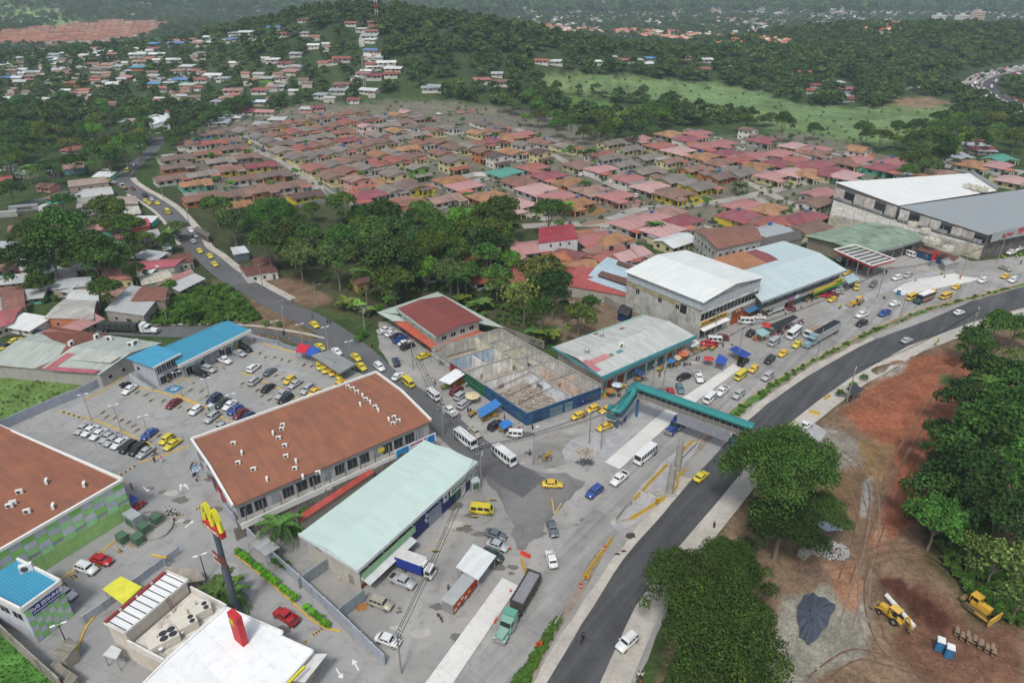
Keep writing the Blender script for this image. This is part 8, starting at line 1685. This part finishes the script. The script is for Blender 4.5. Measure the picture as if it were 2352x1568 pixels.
PL=[(922,1545,9,3,0,0,"crossarmed utility pole at the grey wall corner in the foreground"),(1105,1108,10,3,1,1,"busy utility pole at the corner of the mint-roofed shop"),(1018,1000,9,2,1,0,"utility pole with transformer beside the white minibus"),(949,848,9,1,0,0,"utility pole with lamp in the red-roofed store car park"),(838,760,9,2,1,1,"utility pole with many cables beside the weedy bank"),(728,706,9,0,0,1,"street light pole on the side road lawn"),(654,752,9,1,1,0,"utility pole beside the raw earth bank"),(604,662,9,1,0,0,"utility pole by the white roadside house"),(662,545,9,1,1,0,"utility pole with transformer in front of the domed tree"),(435,515,9,0,1,0,"utility pole by the two parked pickups"),(376,458,10,0,0,0,"slim utility pole beside the upper bend"),(326,385,10,1,0,0,"utility pole above the road fork"),(280,385,9,1,0,1,"leaning utility pole at the road fork"),(1353,1018,9,1,0,0,"utility pole on the frontage left of the footbridge stair"),(1380,1030,10,2,1,0,"taller utility pole next to the footbridge stair"),(1497,903,9,1,0,0,"utility pole between footbridge and market hall"),(1520,913,10,2,1,0,"blue-based utility pole before the market stalls"),(1694,828,11,2,1,0,"utility pole rising through the blue stall canopies"),(1873,833,11,0,0,0,"tall bare pole on the grass median beside the lorry"),(1945,922,10,1,0,1,"street light pole beside the black shelter on the right"),(2228,768,9,1,1,1,"street light pole at the upper right pavement"),(2062,745,11,0,0,0,"bare pole on the upper grass median"),(2015,683,11,2,1,0,"crossarmed pole below the petrol station"),(2208,636,10,2,0,0,"crossarmed pole at the container shed"),(2180,575,11,2,0,0,"crossarmed pole by the streaked supermarket wall"),(2290,602,11,2,0,0,"crossarmed pole outside the supermarket front"),(1640,770,8,1,0,0,"pole beside the hardware store front"),(1960,650,9,0,0,0,"blue pole by the bus shelter roof"),(1005,690-60,7,0,0,0,"thin pole before the orange-roofed bungalow"),(1300,598,8,1,0,0,"pole before the tall white house"),(30,755,9,2,0,0,"crossarmed pole at the left edge of the back road"),(385,742,9,0,0,1,"street light pole above the back road"),(2320,215,12,0,0,1,"street light pole beside the distant highway")]
for u,v,h,a,tf,lp,lb in PL:pole(u,v,h,lb,R.uniform(.3,1.2),a,tf,lp)
wm=m_flat("black_cable",(.02,.02,.02),.7)
def wire(i,j,off,lb,h0=0,h1=0):
 a,b_=POLES[i],POLES[j];n_=8;L_=math.dist(a[:2],b_[:2]);pts=[(a[0]+(b_[0]-a[0])*k/n_+off*.6,a[1]+(b_[1]-a[1])*k/n_+off*.6,(a[2]-.2-h0)*(1-k/n_)+(b_[2]-.2-h1)*k/n_-L_*.03*(1-(2*k/n_-1)**2)) for k in range(n_+1)]
 o=MB().tube(pts,.05,4).build("overhead_cable",wm);tag(o,lb,"cable","overhead cables")
for i,j in((0,1),(1,2),(2,3),(3,4),(4,5),(5,7),(7,9),(9,10),(13,1),(14,1),(14,15),(16,17),(17,22),(22,23),(23,25),(19,20),(6,4),(10,11)):
 for q in(-1,0,1):wire(i,j,q,f"{['left', 'middle', 'right'][q + 1]} cable from pole {' '.join(PL[i][6].split()[-4:])} to pole {' '.join(PL[j][6].split()[-4:])}",abs(q)*.3,abs(q)*.3)
def lamp_post(u,v,h,label,dbl=True,dark=False):
 x,y=W(u,v);t=thing("lamp_post",label,"lamp post",(x,y,0),.5,"car park lamp posts");mt=black if dark else steel;part(t,"post",MB().tube([(0,0,0),(0,0,h)],[.11,.07],8),mt);part(t,"base",MB().box(0,0,0,.5,.5,.4),conc)
 for s in((-1,1) if dbl else(1,)):part(t,"lamp_head",MB().beam((0,0,h),(s*.5,0,h+.05),.06,.06).box(s*.8,0,h,.75,.3,.12),lampm)
for i,(cv,u,v,h,dk_) in enumerate([(k1,820,850,7.5,0),(k1,1090,950,7.5,0),(k1,1350,1050,7.5,0),(k1,1635,640,7.5,0),(k2,325,700,7.5,0),(k2,548,850,7.5,0),(k2,928,180,8,0),(k2,1375,235,8,0),(k2,1580,340,7,0),(k2,1145,180,7,0),(kE,255,735,6,1),(kD,560,1300,6,1),(k6,1440,1255,9,0)]):lamp_post(*cv(u,v),h,f"{'black' if dk_ else 'grey'} lamp post of the car park, {ORD[i]} counted from the left rows" if i<12 else "tall grey street light on the frontage beside the gutted block",i!=12,dk_)
def mast(u,v,h,label,w=2.2):
 p=WT(u,v);t=thing("lattice_mast",label,"mast",(p[0],p[1],hz(p[0],p[1])-1));n_=8
 for k in range(n_):
  mb=MB();a,b_=w*(1-k/n_*.8)/2,w*(1-(k+1)/n_*.8)/2;z0,z1=h*k/n_,h*(k+1)/n_
  for sx_,sy_ in((-1,-1),(1,-1),(1,1),(-1,1)):mb.beam((sx_*a,sy_*a,z0),(sx_*b_,sy_*b_,z1),.22,.22);mb.beam((sx_*a,sy_*a,z0),(-sy_*b_ if sx_==sy_ else sx_*b_,sy_*b_ if sx_==sy_ else-sy_*b_,z1),.12,.12)
  part(t,"lattice_section",mb,plain,('#b0503c' if k%2==0 else '#d3d0cc') if w>2 else '#9a9c9e')
mast(866,45,42,"red and white lattice mast on the hilltop",3.0);mast(838,205,27,"grey lattice mast in the hillside settlement",1.9)
# car-park paint, kerbs and canopies
def strip_px(name,p,q,w,mat,z=.028,color=None):
 a,b_=W(*p),W(*q);L_=math.dist(a,b_);n_=(-(b_[1]-a[1])/L_*w/2,(b_[0]-a[0])/L_*w/2);mb=MB().quad((a[0]-n_[0],a[1]-n_[1],z),(b_[0]-n_[0],b_[1]-n_[1],z),(b_[0]+n_[0],b_[1]+n_[1],z),(a[0]+n_[0],a[1]+n_[1],z));return mb
lines=[]
def bays(a,b_,n_,d,cv):
 for i in range(n_+1):f=i/n_;p=(a[0]+(b_[0]-a[0])*f,a[1]+(b_[1]-a[1])*f);lines.append((cv(*p),cv(p[0]+d[0],p[1]+d[1])))
bays((790,845),(1420,1105),11,(-130,85),k1);bays((830,820),(1440,1080),11,(120,-85),k1);bays((1250,560),(1790,740),7,(-110,80),k1);bays((60,640),(560,870),8,(-120,75),k2);bays((60,610),(600,860),8,(120,-85),k2);bays((640,470),(1090,700),7,(-110,80),k2);bays((700,430),(1190,640),8,(110,-75),k2);bays((700,200),(1230,330),8,(-70,70),k2);bays((0,520),(620,200),7,(90,60),k2);bays((440,720),(1000,420),6,(90,70),kD);bays((600,500),(1080,90),6,(120,0),kB)
lt_=thing("bay_lines","faded yellow bay lines painted across the parking lot","markings",(0,0,0))
for p,q in lines:strip_px("bay_line",p,q,.13,yel).build("bay_line",yel,lt_)
lt_["kind"]="structure";del lt_["category"],lt_["label"]
oil=m_flat("oil_stain",'#4a4845',.9,var=.3)
st_=structure(bpy.data.objects.new("oil_stains",None));COL.objects.link(st_)
for p,q in lines[2:]:
 if R.random()<.75:
  f=R.uniform(.35,.7);cx,cy=W(p[0]+(q[0]-p[0])*f+6,p[1]+(q[1]-p[1])*f+3);mb=MB();n_=12;a0=math.atan2(W(*q)[1]-W(*p)[1],W(*q)[0]-W(*p)[0]);pts=[]
  for k in range(n_):a=6.283*k/n_;r=R.uniform(.6,1.1);x,y=1.0*r*math.cos(a),.42*r*math.sin(a);pts.append((cx+x*math.cos(a0)-y*math.sin(a0),cy+x*math.sin(a0)+y*math.cos(a0),.024))
  mb.quad(*pts).build("oil_stain",oil,st_)
def kerb(pxs,cv,c=yel,w=.3,h=.16,name="parking_kerb"):
 pts=smooth_line([W(*cv(*p)) for p in pxs],4);mb=MB()
 for a,b_ in zip(pts,pts[1:]):mb.beam((*a,h/2+.02),(*b_,h/2+.02),w,h)
 structure(mb.build(name,c))
for pxs,cv in(([(725,850),(790,830),(1100,955),(1390,1090)],k1),([(1245,1235),(1400,1190),(1690,1085)],k1),([(1215,560),(1400,590),(1790,720)],k1),([(760,670),(1000,540),(1215,375)],k1),([(0,620),(280,740),(500,880)],k2),([(590,430),(700,460),(910,560),(1110,660)],k2),([(1090,250),(850,190),(680,155),(0,520)],k2),([(480,740),(700,600),(920,435)],kD),([(630,1340),(640,1250),(720,1080),(900,900)],kD),([(490,540),(800,790),(1130,1080),(1330,1155)],kE)):kerb(pxs,cv)
kerb([(1160,200),(1280,200),(1370,240),(1385,310),(1320,390),(1200,420),(1050,390)],kD,conc,.35,.5,"island_kerb");kerb([(130,1290),(150,1250),(190,1235),(240,1260)],k2,conc,.3,.6,"ramp_kerb")
for(p,q),cv in((((540,770),(720,830)),k1),(((1060,1355),(1215,1260)),k1),(((1100,1190),(1180,1130)),kE),(((1030,1245),(1060,1230)),kE),(((160,175),(250,145)),kE),(((0,230),(70,215)),kE)):
 for i in range(8):f=i/8;a=(p[0]+(q[0]-p[0])*f,p[1]+(q[1]-p[1])*f);b_=(p[0]+(q[0]-p[0])*(f+.115),p[1]+(q[1]-p[1])*(f+.115));structure(strip_px("speed_bump_block",cv(*a),cv(*b_),.5,yel,.07).build("speed_bump_block",black if i%2 else yel))
blue_p=m_flat("blue_floor_paint",'#3f7396',.8,var=.2)
def pad(px,cv,label=None):
 structure(sheet("disabled_bay_paint",[cv(*p) for p in px],.03,blue_p));c=cv(sum(p[0] for p in px)/len(px),sum(p[1] for p in px)/len(px));x,y=W(*c);mb=MB()
 for a,b_ in(((-.7,-.7),(.7,-.7)),((.7,-.7),(.7,.7)),((.7,.7),(-.7,.7)),((-.7,.7),(-.7,-.7)),((-.1,.45),(-.1,0)),((-.1,0),(.35,0)),((.35,0),(.5,-.4))):mb.beam((x+a[0],y+a[1],.036),(x+b_[0],y+b_[1],.036),.16,.01)
 n_=9;pts=[(x-.1+.36*math.cos(3.5+k*.45),y-.1+.36*math.sin(3.5+k*.45),.036) for k in range(n_)]
 for a,b_ in zip(pts,pts[1:]):mb.beam(a,b_,.13,.01)
 structure(mb.build("wheelchair_symbol",wht))
pad([(1465,580),(1570,530),(1660,560),(1555,612)],k1);pad([(130,1290),(190,1240),(225,1300),(200,1340)],k2)
for cv,u,v,a in((k1,1620,1450,1.9),(k1,1670,1445,2.4),(k1,1310,1470,-.6),(kE,115,290,1.2),(kE,1320,1490,-.9),(kE,1450,1420,2.2)):
 x,y=W(*cv(u,v));mb=MB();c,d=math.cos(a),math.sin(a);T=lambda p,q:(x+p*c-q*d,y+p*d+q*c,.03);mb.quad(T(-1.2,-.12),T(.3,-.12),T(.3,.12),T(-1.2,.12)).quad(T(.3,-.5),T(1.2,0),T(.3,.5));structure(mb.build("lane_arrow",wht))
for p,q in(((203,175),(220,305)),((275,210),(215,300))):structure(strip_px("lane_line",kC(*p),kC(*q),.2,yel,.062).build("lane_line",yel))
ln=[W(*p) for p in R_CARR[1:9]]
structure(ribbon("carriageway_edge_line",smooth_line(ln,4),.1,.1,.075,yel))
def canopy(px,zz,c,label,cv,mat=plain,rise=.2,name="canopy",legs=True,th=.12,side=None):
 q=[W(*cv(*p),zz) for p in px];t=base_thing(name,label,"canopy",q);n_=len(q)
 kid(MB().slab([(*p,zz+(rise if i in(2,3) else 0)) for i,p in enumerate(q)],th),"canopy_roof",mat,t,c)
 if legs:
  for p in q:a=lerp(p,cen(q),.08);kid(MB().tube([(*a,0),(*a,zz)],.06,6),"post",steel,t)
 return t
canopy([(1475,430),(1620,345),(1380,225),(1225,275)],3.4,'#8f9392',"grey corrugated taxi canopy at the lot corner",k2,roof_old,.2,th=.5)
t=canopy([(1080,235),(1225,278),(1325,230),(1115,180)],3.0,'#2c56a8',"red and blue tent roof beside the taxi canopy",k2,rise=.7,name="tent");q=[W(*k2(*p),3.05) for p in((1080,233),(1160,258),(1215,205),(1115,178))];kid(MB().slab([(*q[0],3.08),(*q[1],3.08),(*q[2],3.78),(*q[3],3.78)],.05),"red_panel",plain,t,'#c0283c')
canopy([(850,635),(1030,740),(1175,550),(990,455)],3.4,'#cfd3d3',"square white sheet canopy beside the food trailer",kB,roof_new);canopy([(575,430),(730,545),(845,480),(690,360)],2.6,'#a9b0b0',"rust-spotted sheet shelter in the yard corner",kE,roof_rust)
canopy([(695,625),(780,660),(915,575),(830,540)],3.0,'#dfe2e2',"white fruit stall canopy against the gutted block",k6);canopy([(995,860),(1030,920),(1190,830),(1140,785)],2.6,'#3a78b5',"blue tarpaulin stall roof at the gutted block corner",k6,rise=.5);canopy([(1165,965),(1200,1015),(1280,975),(1235,940)],2.4,'#2f75bd',"small blue tarpaulin stall beside the white microvan",k6,rise=.3)
canopy([(1275,330),(1310,370),(1370,345),(1330,315)],2.6,'#cfd1d0',"white peaked stall tent by the red pickup",k7,rise=.4);canopy([(1490,480),(1560,510),(1590,470),(1520,430)],2.6,'#3350a3',"blue stall tent with green patch beside the concrete lane",k7,rise=.4);canopy([(260,440),(400,520),(460,490),(320,415)],2.8,'#2f4a96',"long blue stall tent around the tall pole",k8,rise=.3);canopy([(1110,480),(1150,500),(1185,480),(1140,455)],2.4,'#3b74ac',"blue tarpaulin between the market stalls",k7);canopy([(1165,440),(1200,475),(1230,455),(1195,430)],2.4,'#c3b199',"cream cloth stall roof before the market hall",k7);canopy([(845,555),(905,595),(945,575),(880,530)],2.6,'#33466f',"dark blue stall roof at the market hall corner",k7)
canopy([(495,280),(560,330),(630,295),(560,255)],2.6,'#8fb5b5',"pale teal sheet stall beside the bus shelter",k8,roof_new);canopy([(635,215),(675,265),(880,160),(840,135)],3.2,'#2c2f31',"black bus shelter crowded with waiting people",k8,name="bus_shelter");canopy([(420,1225),(470,1290),(585,1250),(510,1195)],3.4,'#9fb8bd',"arched pale blue shelter beside the arcade",kA,roof_new,name="bus_shelter");canopy([(1310,790),(1380,860),(1470,800),(1390,760)],3.0,'#3b3d40',"black roadside bus shelter on the right pavement",k8,name="bus_shelter");canopy([(1055,60),(1050,140),(1120,90),(1040,55)],2.6,'#2b4f96',"blue awning beside the red hatchback",kD)
shed([k7(720,95),k7(810,125),k7(850,70),k7(765,30)],2.8,.8,'#25345f','#2e3033',"navy hut with dark gabled roof in the market clearing","food_hut","hut",'gable',roof_old)
def umbrella(u,v,cv,c1,c2,label,r=1.5):
 x,y=W(*cv(u,v),2.2);t=thing("market_umbrella",label,"umbrella",(x,y,0));part(t,"pole",MB().tube([(0,0,0),(0,0,2.5)],.03,6),steel)
 for k in range(8):a,b_=6.283*k/8,6.283*(k+1)/8;part(t,"canopy_panel",MB().slab([(0,0,2.6),(r*math.cos(a),r*math.sin(a),2.1),(r*math.cos(b_),r*math.sin(b_),2.1)],.03),plain,c1 if k%2 else c2)
umbrella(960,745,k6,'#cdbf9a','#c8b993',"cream umbrella over the fruit seller by parked cars",2.0);umbrella(670,705,k7,'#c9472c','#3f8a4a',"multicoloured umbrella at the market corner");umbrella(720,660,k7,'#a9bcc8','#d0d6da',"pale umbrella beside the multicoloured one");umbrella(1440,455,k7,'#b5363a','#bd4040',"red umbrella by the red pickup");umbrella(605,220,k8,'#c23c38','#b83430',"red umbrella beside the black bus shelter",1.8);umbrella(1250,400,k7,'#a8735c','#b58672',"faded brown umbrella before the market hall",1.8);umbrella(80,520,k8,'#b83a3a','#c24442',"red umbrella by the blue tent with green patch");umbrella(1240,420,k7,'#c06a4c','#b85f42',"orange umbrella at the end of the market stalls")
def crates(cv,txt,where):
 for i,it in enumerate(txt.split()):
  u,v=map(float,it.split(','));x,y=W(*cv(u,v),.5);t=thing("produce_table",f"produce table heaped with fruit {where}, {ORD[i]} from left","market stall",(x,y,.05),R.random(),"produce tables");part(t,"table",MB().box(0,0,.0,2.2,1.1,.7),plain,R.choice(['#7a5a3c','#5a6a4c','#8a7a5c']))
  for k in range(8):o=part(t,"fruit_box",MB().box(-.8+.53*(k%4),-.27+.54*(k//4),.7,.48,.48,.22).ball((-.8+.53*(k%4),-.27+.54*(k//4),.92),.2,6,4,.6),plain,R.choice(['#c9842c','#5f8a3a','#b5443a','#c9b43c','#8aa04a','#a86a34']))
crates(k6,"750,680 820,665 870,640 960,890 1060,925 1130,900 1200,1010 1235,1005","at the gutted block stalls");crates(k7,"640,730 700,690 760,680 890,620 1060,540 1140,510 1190,500 1240,460 1330,390 1400,380","before the market hall");crates(k8,"500,340 560,345 30,435 110,430 350,520","on the market frontage");crates(kA,"60,1435 150,1420","under the arcade signs")
for i,(u,v,h) in enumerate(((1555,1083,7.6),(1538,1132,7.0))):
 x,y=W(u,v);t=thing("overpass_pier",["round concrete pier with bare rebar, upper of the two","round concrete pier on the median, lower of the two"][i],"pier",(x,y,0));part(t,"shaft",MB().tube([(0,0,0),(0,0,h)],.75,16),conc);part(t,"footing",MB().box(0,0,0,2.4,2.4,.3),conc)
 for k in range(10):a=.628*k;part(t,"rebar",MB().tube([(.6*math.cos(a),.6*math.sin(a),h),(.6*math.cos(a),.6*math.sin(a),h+.9)],.025,4),MATS["rusty_steel"])
def cabinet(u,v,cv,s,c,label,rz=-.55):
 x,y=W(*cv(u,v),.8);t=thing("transformer_cabinet",label,"cabinet",(x,y,.1),rz,"green cabinets");part(t,"casing",MB().box(0,0,.2,s[0],s[1],s[2]),plain,c);part(t,"lid",MB().box(0,0,.2+s[2],s[0]+.1,s[1]+.1,.08),plain,c);part(t,"plinth",MB().box(0,0,0,s[0]+.3,s[1]+.3,.2),conc);part(t,"door",MB().box(0,-s[1]/2,.35,s[0]*.8,.05,s[2]*.75),plain,'#4a6a54')
for i,(u,v) in enumerate(((985,410),(1105,420),(1160,330),(1255,258))):cabinet(u,v,kD,(2.0,1.6,1.6),'#4f6b55',f"dark green transformer cabinet near the checkered wall, {ORD[i]} from left")
cabinet(1080,275,kD,(3.4,2.0,2.6),'#9fa5a8',"grey slatted equipment cage beside the green cabinets");cabinet(325,750,k2,(1.3,1.3,1.6),'#c9cbcb',"white hydrant box with red plate in the middle row");cabinet(980,1455,k6,(1.8,1.6,2.2),'#b9c0c4',"white ice cabinet at the corner of the mint shop",.4)
x,y=W(*kB(885,850),1.2);t=thing("food_trailer","grey-roofed food trailer with bright red menu side","trailer",(x,y,0),math.atan2(*[b_-a for a,b_ in zip(W(*kB(800,950),1.2),W(*kB(960,760),1.2))][::-1]));part(t,"body",MB().box(0,0,.5,7.6,2.4,2.2),plain,'#8b8d8d');part(t,"roof",MB().box(0,0,2.7,7.8,2.6,.12),roof_new,'#a5a8a8');part(t,"menu_panel",MB().box(0,-1.22,.7,7.4,.06,1.9),plain,'#b03a28');wheels(t,(-1,1),1.1,.7)
for k in range(7):part(t,"menu_print",MB().box(-3.2+k*1.05,-1.26,.9+.4*(k%3),.7,.03,.5),plain,R.choice(['#d8a83a','#d8d0b4','#8a2418']))
x,y=W(*kB(770,915),1.5);t=thing("water_tank","blue plastic barrel on a stand at the trailer end","barrel",(x,y,0));part(t,"barrel",MB().tube([(0,0,1.0),(0,0,2.1)],.4,12),plain,'#2d62a8');part(t,"stand",MB().box(0,0,0,.7,.7,1.0),black)
for i,(u,v,cv) in enumerate(((2160,1476,None),(2182,1492,None),(957,1365,kA))):
 x,y=W(u,v,1.2) if cv is None else W(*cv(u,v),1.2);t=thing("portable_toilet",["blue portable toilet with white roof, left of the pair in the earth yard","blue portable toilet with white roof, right of the pair in the earth yard","blue portable toilet beside the new concrete slab"][i],"portable toilet",(x,y,-.2),-.5);part(t,"cabin",MB().box(0,0,0,1.2,1.2,2.1),plain,'#2f6796');part(t,"roof",MB().box(0,0,2.1,1.26,1.26,.25,0,.85),wht);part(t,"door",MB().box(0,-.61,.1,.8,.04,1.85),plain,'#3a77a6')
a,b_=W3(2035,1365,.35),W3(2100,1438,.35);o=thing("drain_pipe","long white drain pipe lying beside the backhoe","pipe",a)
for k in range(5):p,q=Vector(a).lerp(Vector(b_),k/5+.01),Vector(a).lerp(Vector(b_),(k+1)/5-.005);kid(MB().tube([p,q],.42,12),"pipe_section",wht,o)
for i in range(10):
 f=i/9;x,y=W(2200+85*f+(i%3)*3,1448+42*f+(i%2)*6,.3);tag(MB().tube([(x-.5,y-.6,.25),(x+.3,y+.6,.25)],.38,12,False).build("clay_pipe",plain,None,'#8d7a64'),f"short clay drain pipe in the row right of the toilets, {ORD[i]} from left","pipe","clay drain pipes")
for i,(u,v) in enumerate(((1848,1270),(1862,1250),(1878,1262))):
 x,y=W(u,v,.4);t=thing("slab_stack",f"stack of pale concrete slabs by the gravel heap, {ORD[i]} from left","slab stack",(x,y,-.3),.6+.1*i,"slab stacks")
 for k in range((5,4,1)[i]):part(t,"slab",MB().box(R.uniform(-.05,.05),0,.02+.27*k,2.2,1.5,.22),conc)
def heap(u,v,r,h,mat,label,c=None,n_=420,rock=.28):
 x,y=W(u,v);o=MB()
 for k in range(n_):
  a,q=R.random()*6.283,math.sqrt(R.random());s_=rock*R.uniform(.5,1.4);o.box(x+r*q*math.cos(a),y+r*q*math.sin(a)*.8,max(0,h*(1-q))-.35+R.random()*.15,s_,s_*.8,s_*.7,a)
 o=o.build("rubble_heap",mat,None,c);stuff(o,label,"rubble")
heap(1912,1262,3.2,1.3,gravelm,"pale crushed stone heap in the earth yard");heap(1345,1040,3.5,.5,MATS["rubble_mix"],"broken concrete rubble by the footbridge stair");heap(1345,1062,2.5,.5,asph,"dark asphalt rubble near the concrete lane",None,200);heap(1250,1052,2.2,.5,asph,"dark rubble below the street light",None,160);heap(1500,1130,4,.4,MATS["rubble_mix"],"rubble between the median barriers",None,300,.22);heap(1430,975,3.5,.4,MATS["rubble_mix"],"rubble around the footbridge pier",None,300,.2);heap(1320,705,4.5,.8,MATS["rubble_mix"],"sheet and timber scraps in the market clearing",None,220,.6);heap(830,1392,1.4,.5,plain,"orange and black junk pile at the yard gate",'#a8743c',120,.3);heap(780,1330,1.5,.3,MATS["rubble_mix"],"litter beside the mint shop wall",None,90,.25);heap(2005,690,3,.4,gravelm,"loose stone beside the concrete slab",None,160);heap(290,885,1.6,.5,tyre,"black refuse bags behind the grey wall",None,60,.6)
x,y=W(1882,1428);mb=MB();n_=14
P_=[W(1846,1368),W(1868,1362),W(1920,1388),W(1898,1440),W(1862,1482),W(1838,1462),W(1830,1400)];c0_=cen(P_);rings=[]
for j in range(4):
 for i in range(28):a=lerp(P_[i*7//28],P_[(i*7//28+1)%7],(i*7/28)%1);p=lerp(c0_,a,(j+1)/4*(1+.06*math.sin(i*2.3)));mb.v.append((p[0],p[1],.05+.9*(1-(j+1)/4)+.12*math.sin(i*3.1+j)+.1))
for j in range(3):
 for i in range(28):mb.f.append((j*28+i,j*28+(i+1)%28,(j+1)*28+(i+1)%28,(j+1)*28+i))
mb.f.append(tuple(range(27,-1,-1)));tag(mb.build("tarpaulin",m_flat("dark_tarpaulin",'#464b58',.45,var=.2)),"crumpled dark blue tarpaulin over a sand heap","tarpaulin")
wat=m_flat("puddle_water",'#9aa4ac',.08,0,.6,.05);structure(sheet("puddle",[(1880,1195),(1905,1185),(1938,1192),(1935,1218),(1900,1220),(1878,1208)],-.02,wat,jag=.2,seg=1.5))
for(u,v,L_,c,txt,lb) in((55,478,12,'#9a9c9c',"MAERSK","grey freight container with big dark lettering in the left yard"),(15,492,9,'#a5a8a6',None,"pale freight container at the left edge"),(102,478,5,'#c3c6c6',None,"white open-ended freight container in the left yard")):
 x,y=W(u,v,1.3);rz=rad(18) if L_>6 else rad(85);t=thing("freight_container",lb,"container",(x,y,0),0);d_v=(math.cos(rz),math.sin(rz));e=Edge((x-d_v[0]*L_/2+d_v[1]*1.2,y-d_v[1]*L_/2-d_v[0]*1.2),(x+d_v[0]*L_/2+d_v[1]*1.2,y+d_v[1]*L_/2-d_v[0]*1.2),(x,y));kid(MB().box(x,y,.1,L_,2.4,2.6,rz),"box",plain,t,c)
 for k in range(int(L_*1.6)):kid(e.panel(.2+k*.6,.45+k*.6,.25,2.55,.05,.06),"side_rib",plain,t,c) if.5+k*.6<L_ else None
 if txt:lettering(t,e,txt,L_*.55,1.5,1.7,'#2c2f36',.1,.03)
t=thing("height_limit_bar","yellow height bar at the drive-through entrance","height bar",(*W(*kD(1340,640)),0));part(t,"post",MB().box(0,0,0,.3,.3,2.5),plain,'#8f9498');part(t,"bar",MB().beam((-2.4,.6,2.6),(.6,-.1,2.6),.3,.3),yel)
t=thing("sports_court","small painted sports court in the park","court",(*W(1352,239),0));q=[W(1337,236),W(1362,232),W(1402,242),W(1380,250)];kid(MB().prism(q,.02,.08),"court_slab",plain,t,'#b9bcc0')
for f,c in((.1,'#b5524c'),(.45,'#4f6fa8'),(.75,'#b5524c')):kid(MB().prism([lerp(lerp(q[0],q[3],f),lerp(q[1],q[2],f),.2),lerp(lerp(q[0],q[3],f+.18),lerp(q[1],q[2],f+.18),.2),lerp(lerp(q[0],q[3],f+.18),lerp(q[1],q[2],f+.18),.8),lerp(lerp(q[0],q[3],f),lerp(q[1],q[2],f),.8)],.09,.1),"court_paint",plain,t,c)
# air
hzb=MB();hzb.box(0,5000,-10,18300,10300,330)
hm=bpy.data.materials.new("haze_air");hm.use_nodes=True;t=hm.node_tree
t.nodes.remove(t.nodes["Principled BSDF"]);pv=t.nodes.new("ShaderNodeVolumePrincipled")
pv.inputs['Color'].default_value=(.72,.88,1.0,1);pv.inputs['Density'].default_value=HAZE;pv.inputs['Anisotropy'].default_value=0.0
t.links.new(pv.outputs[0],t.nodes["Material Output"].inputs['Volume'])
stuff(hzb.build("haze",hm))
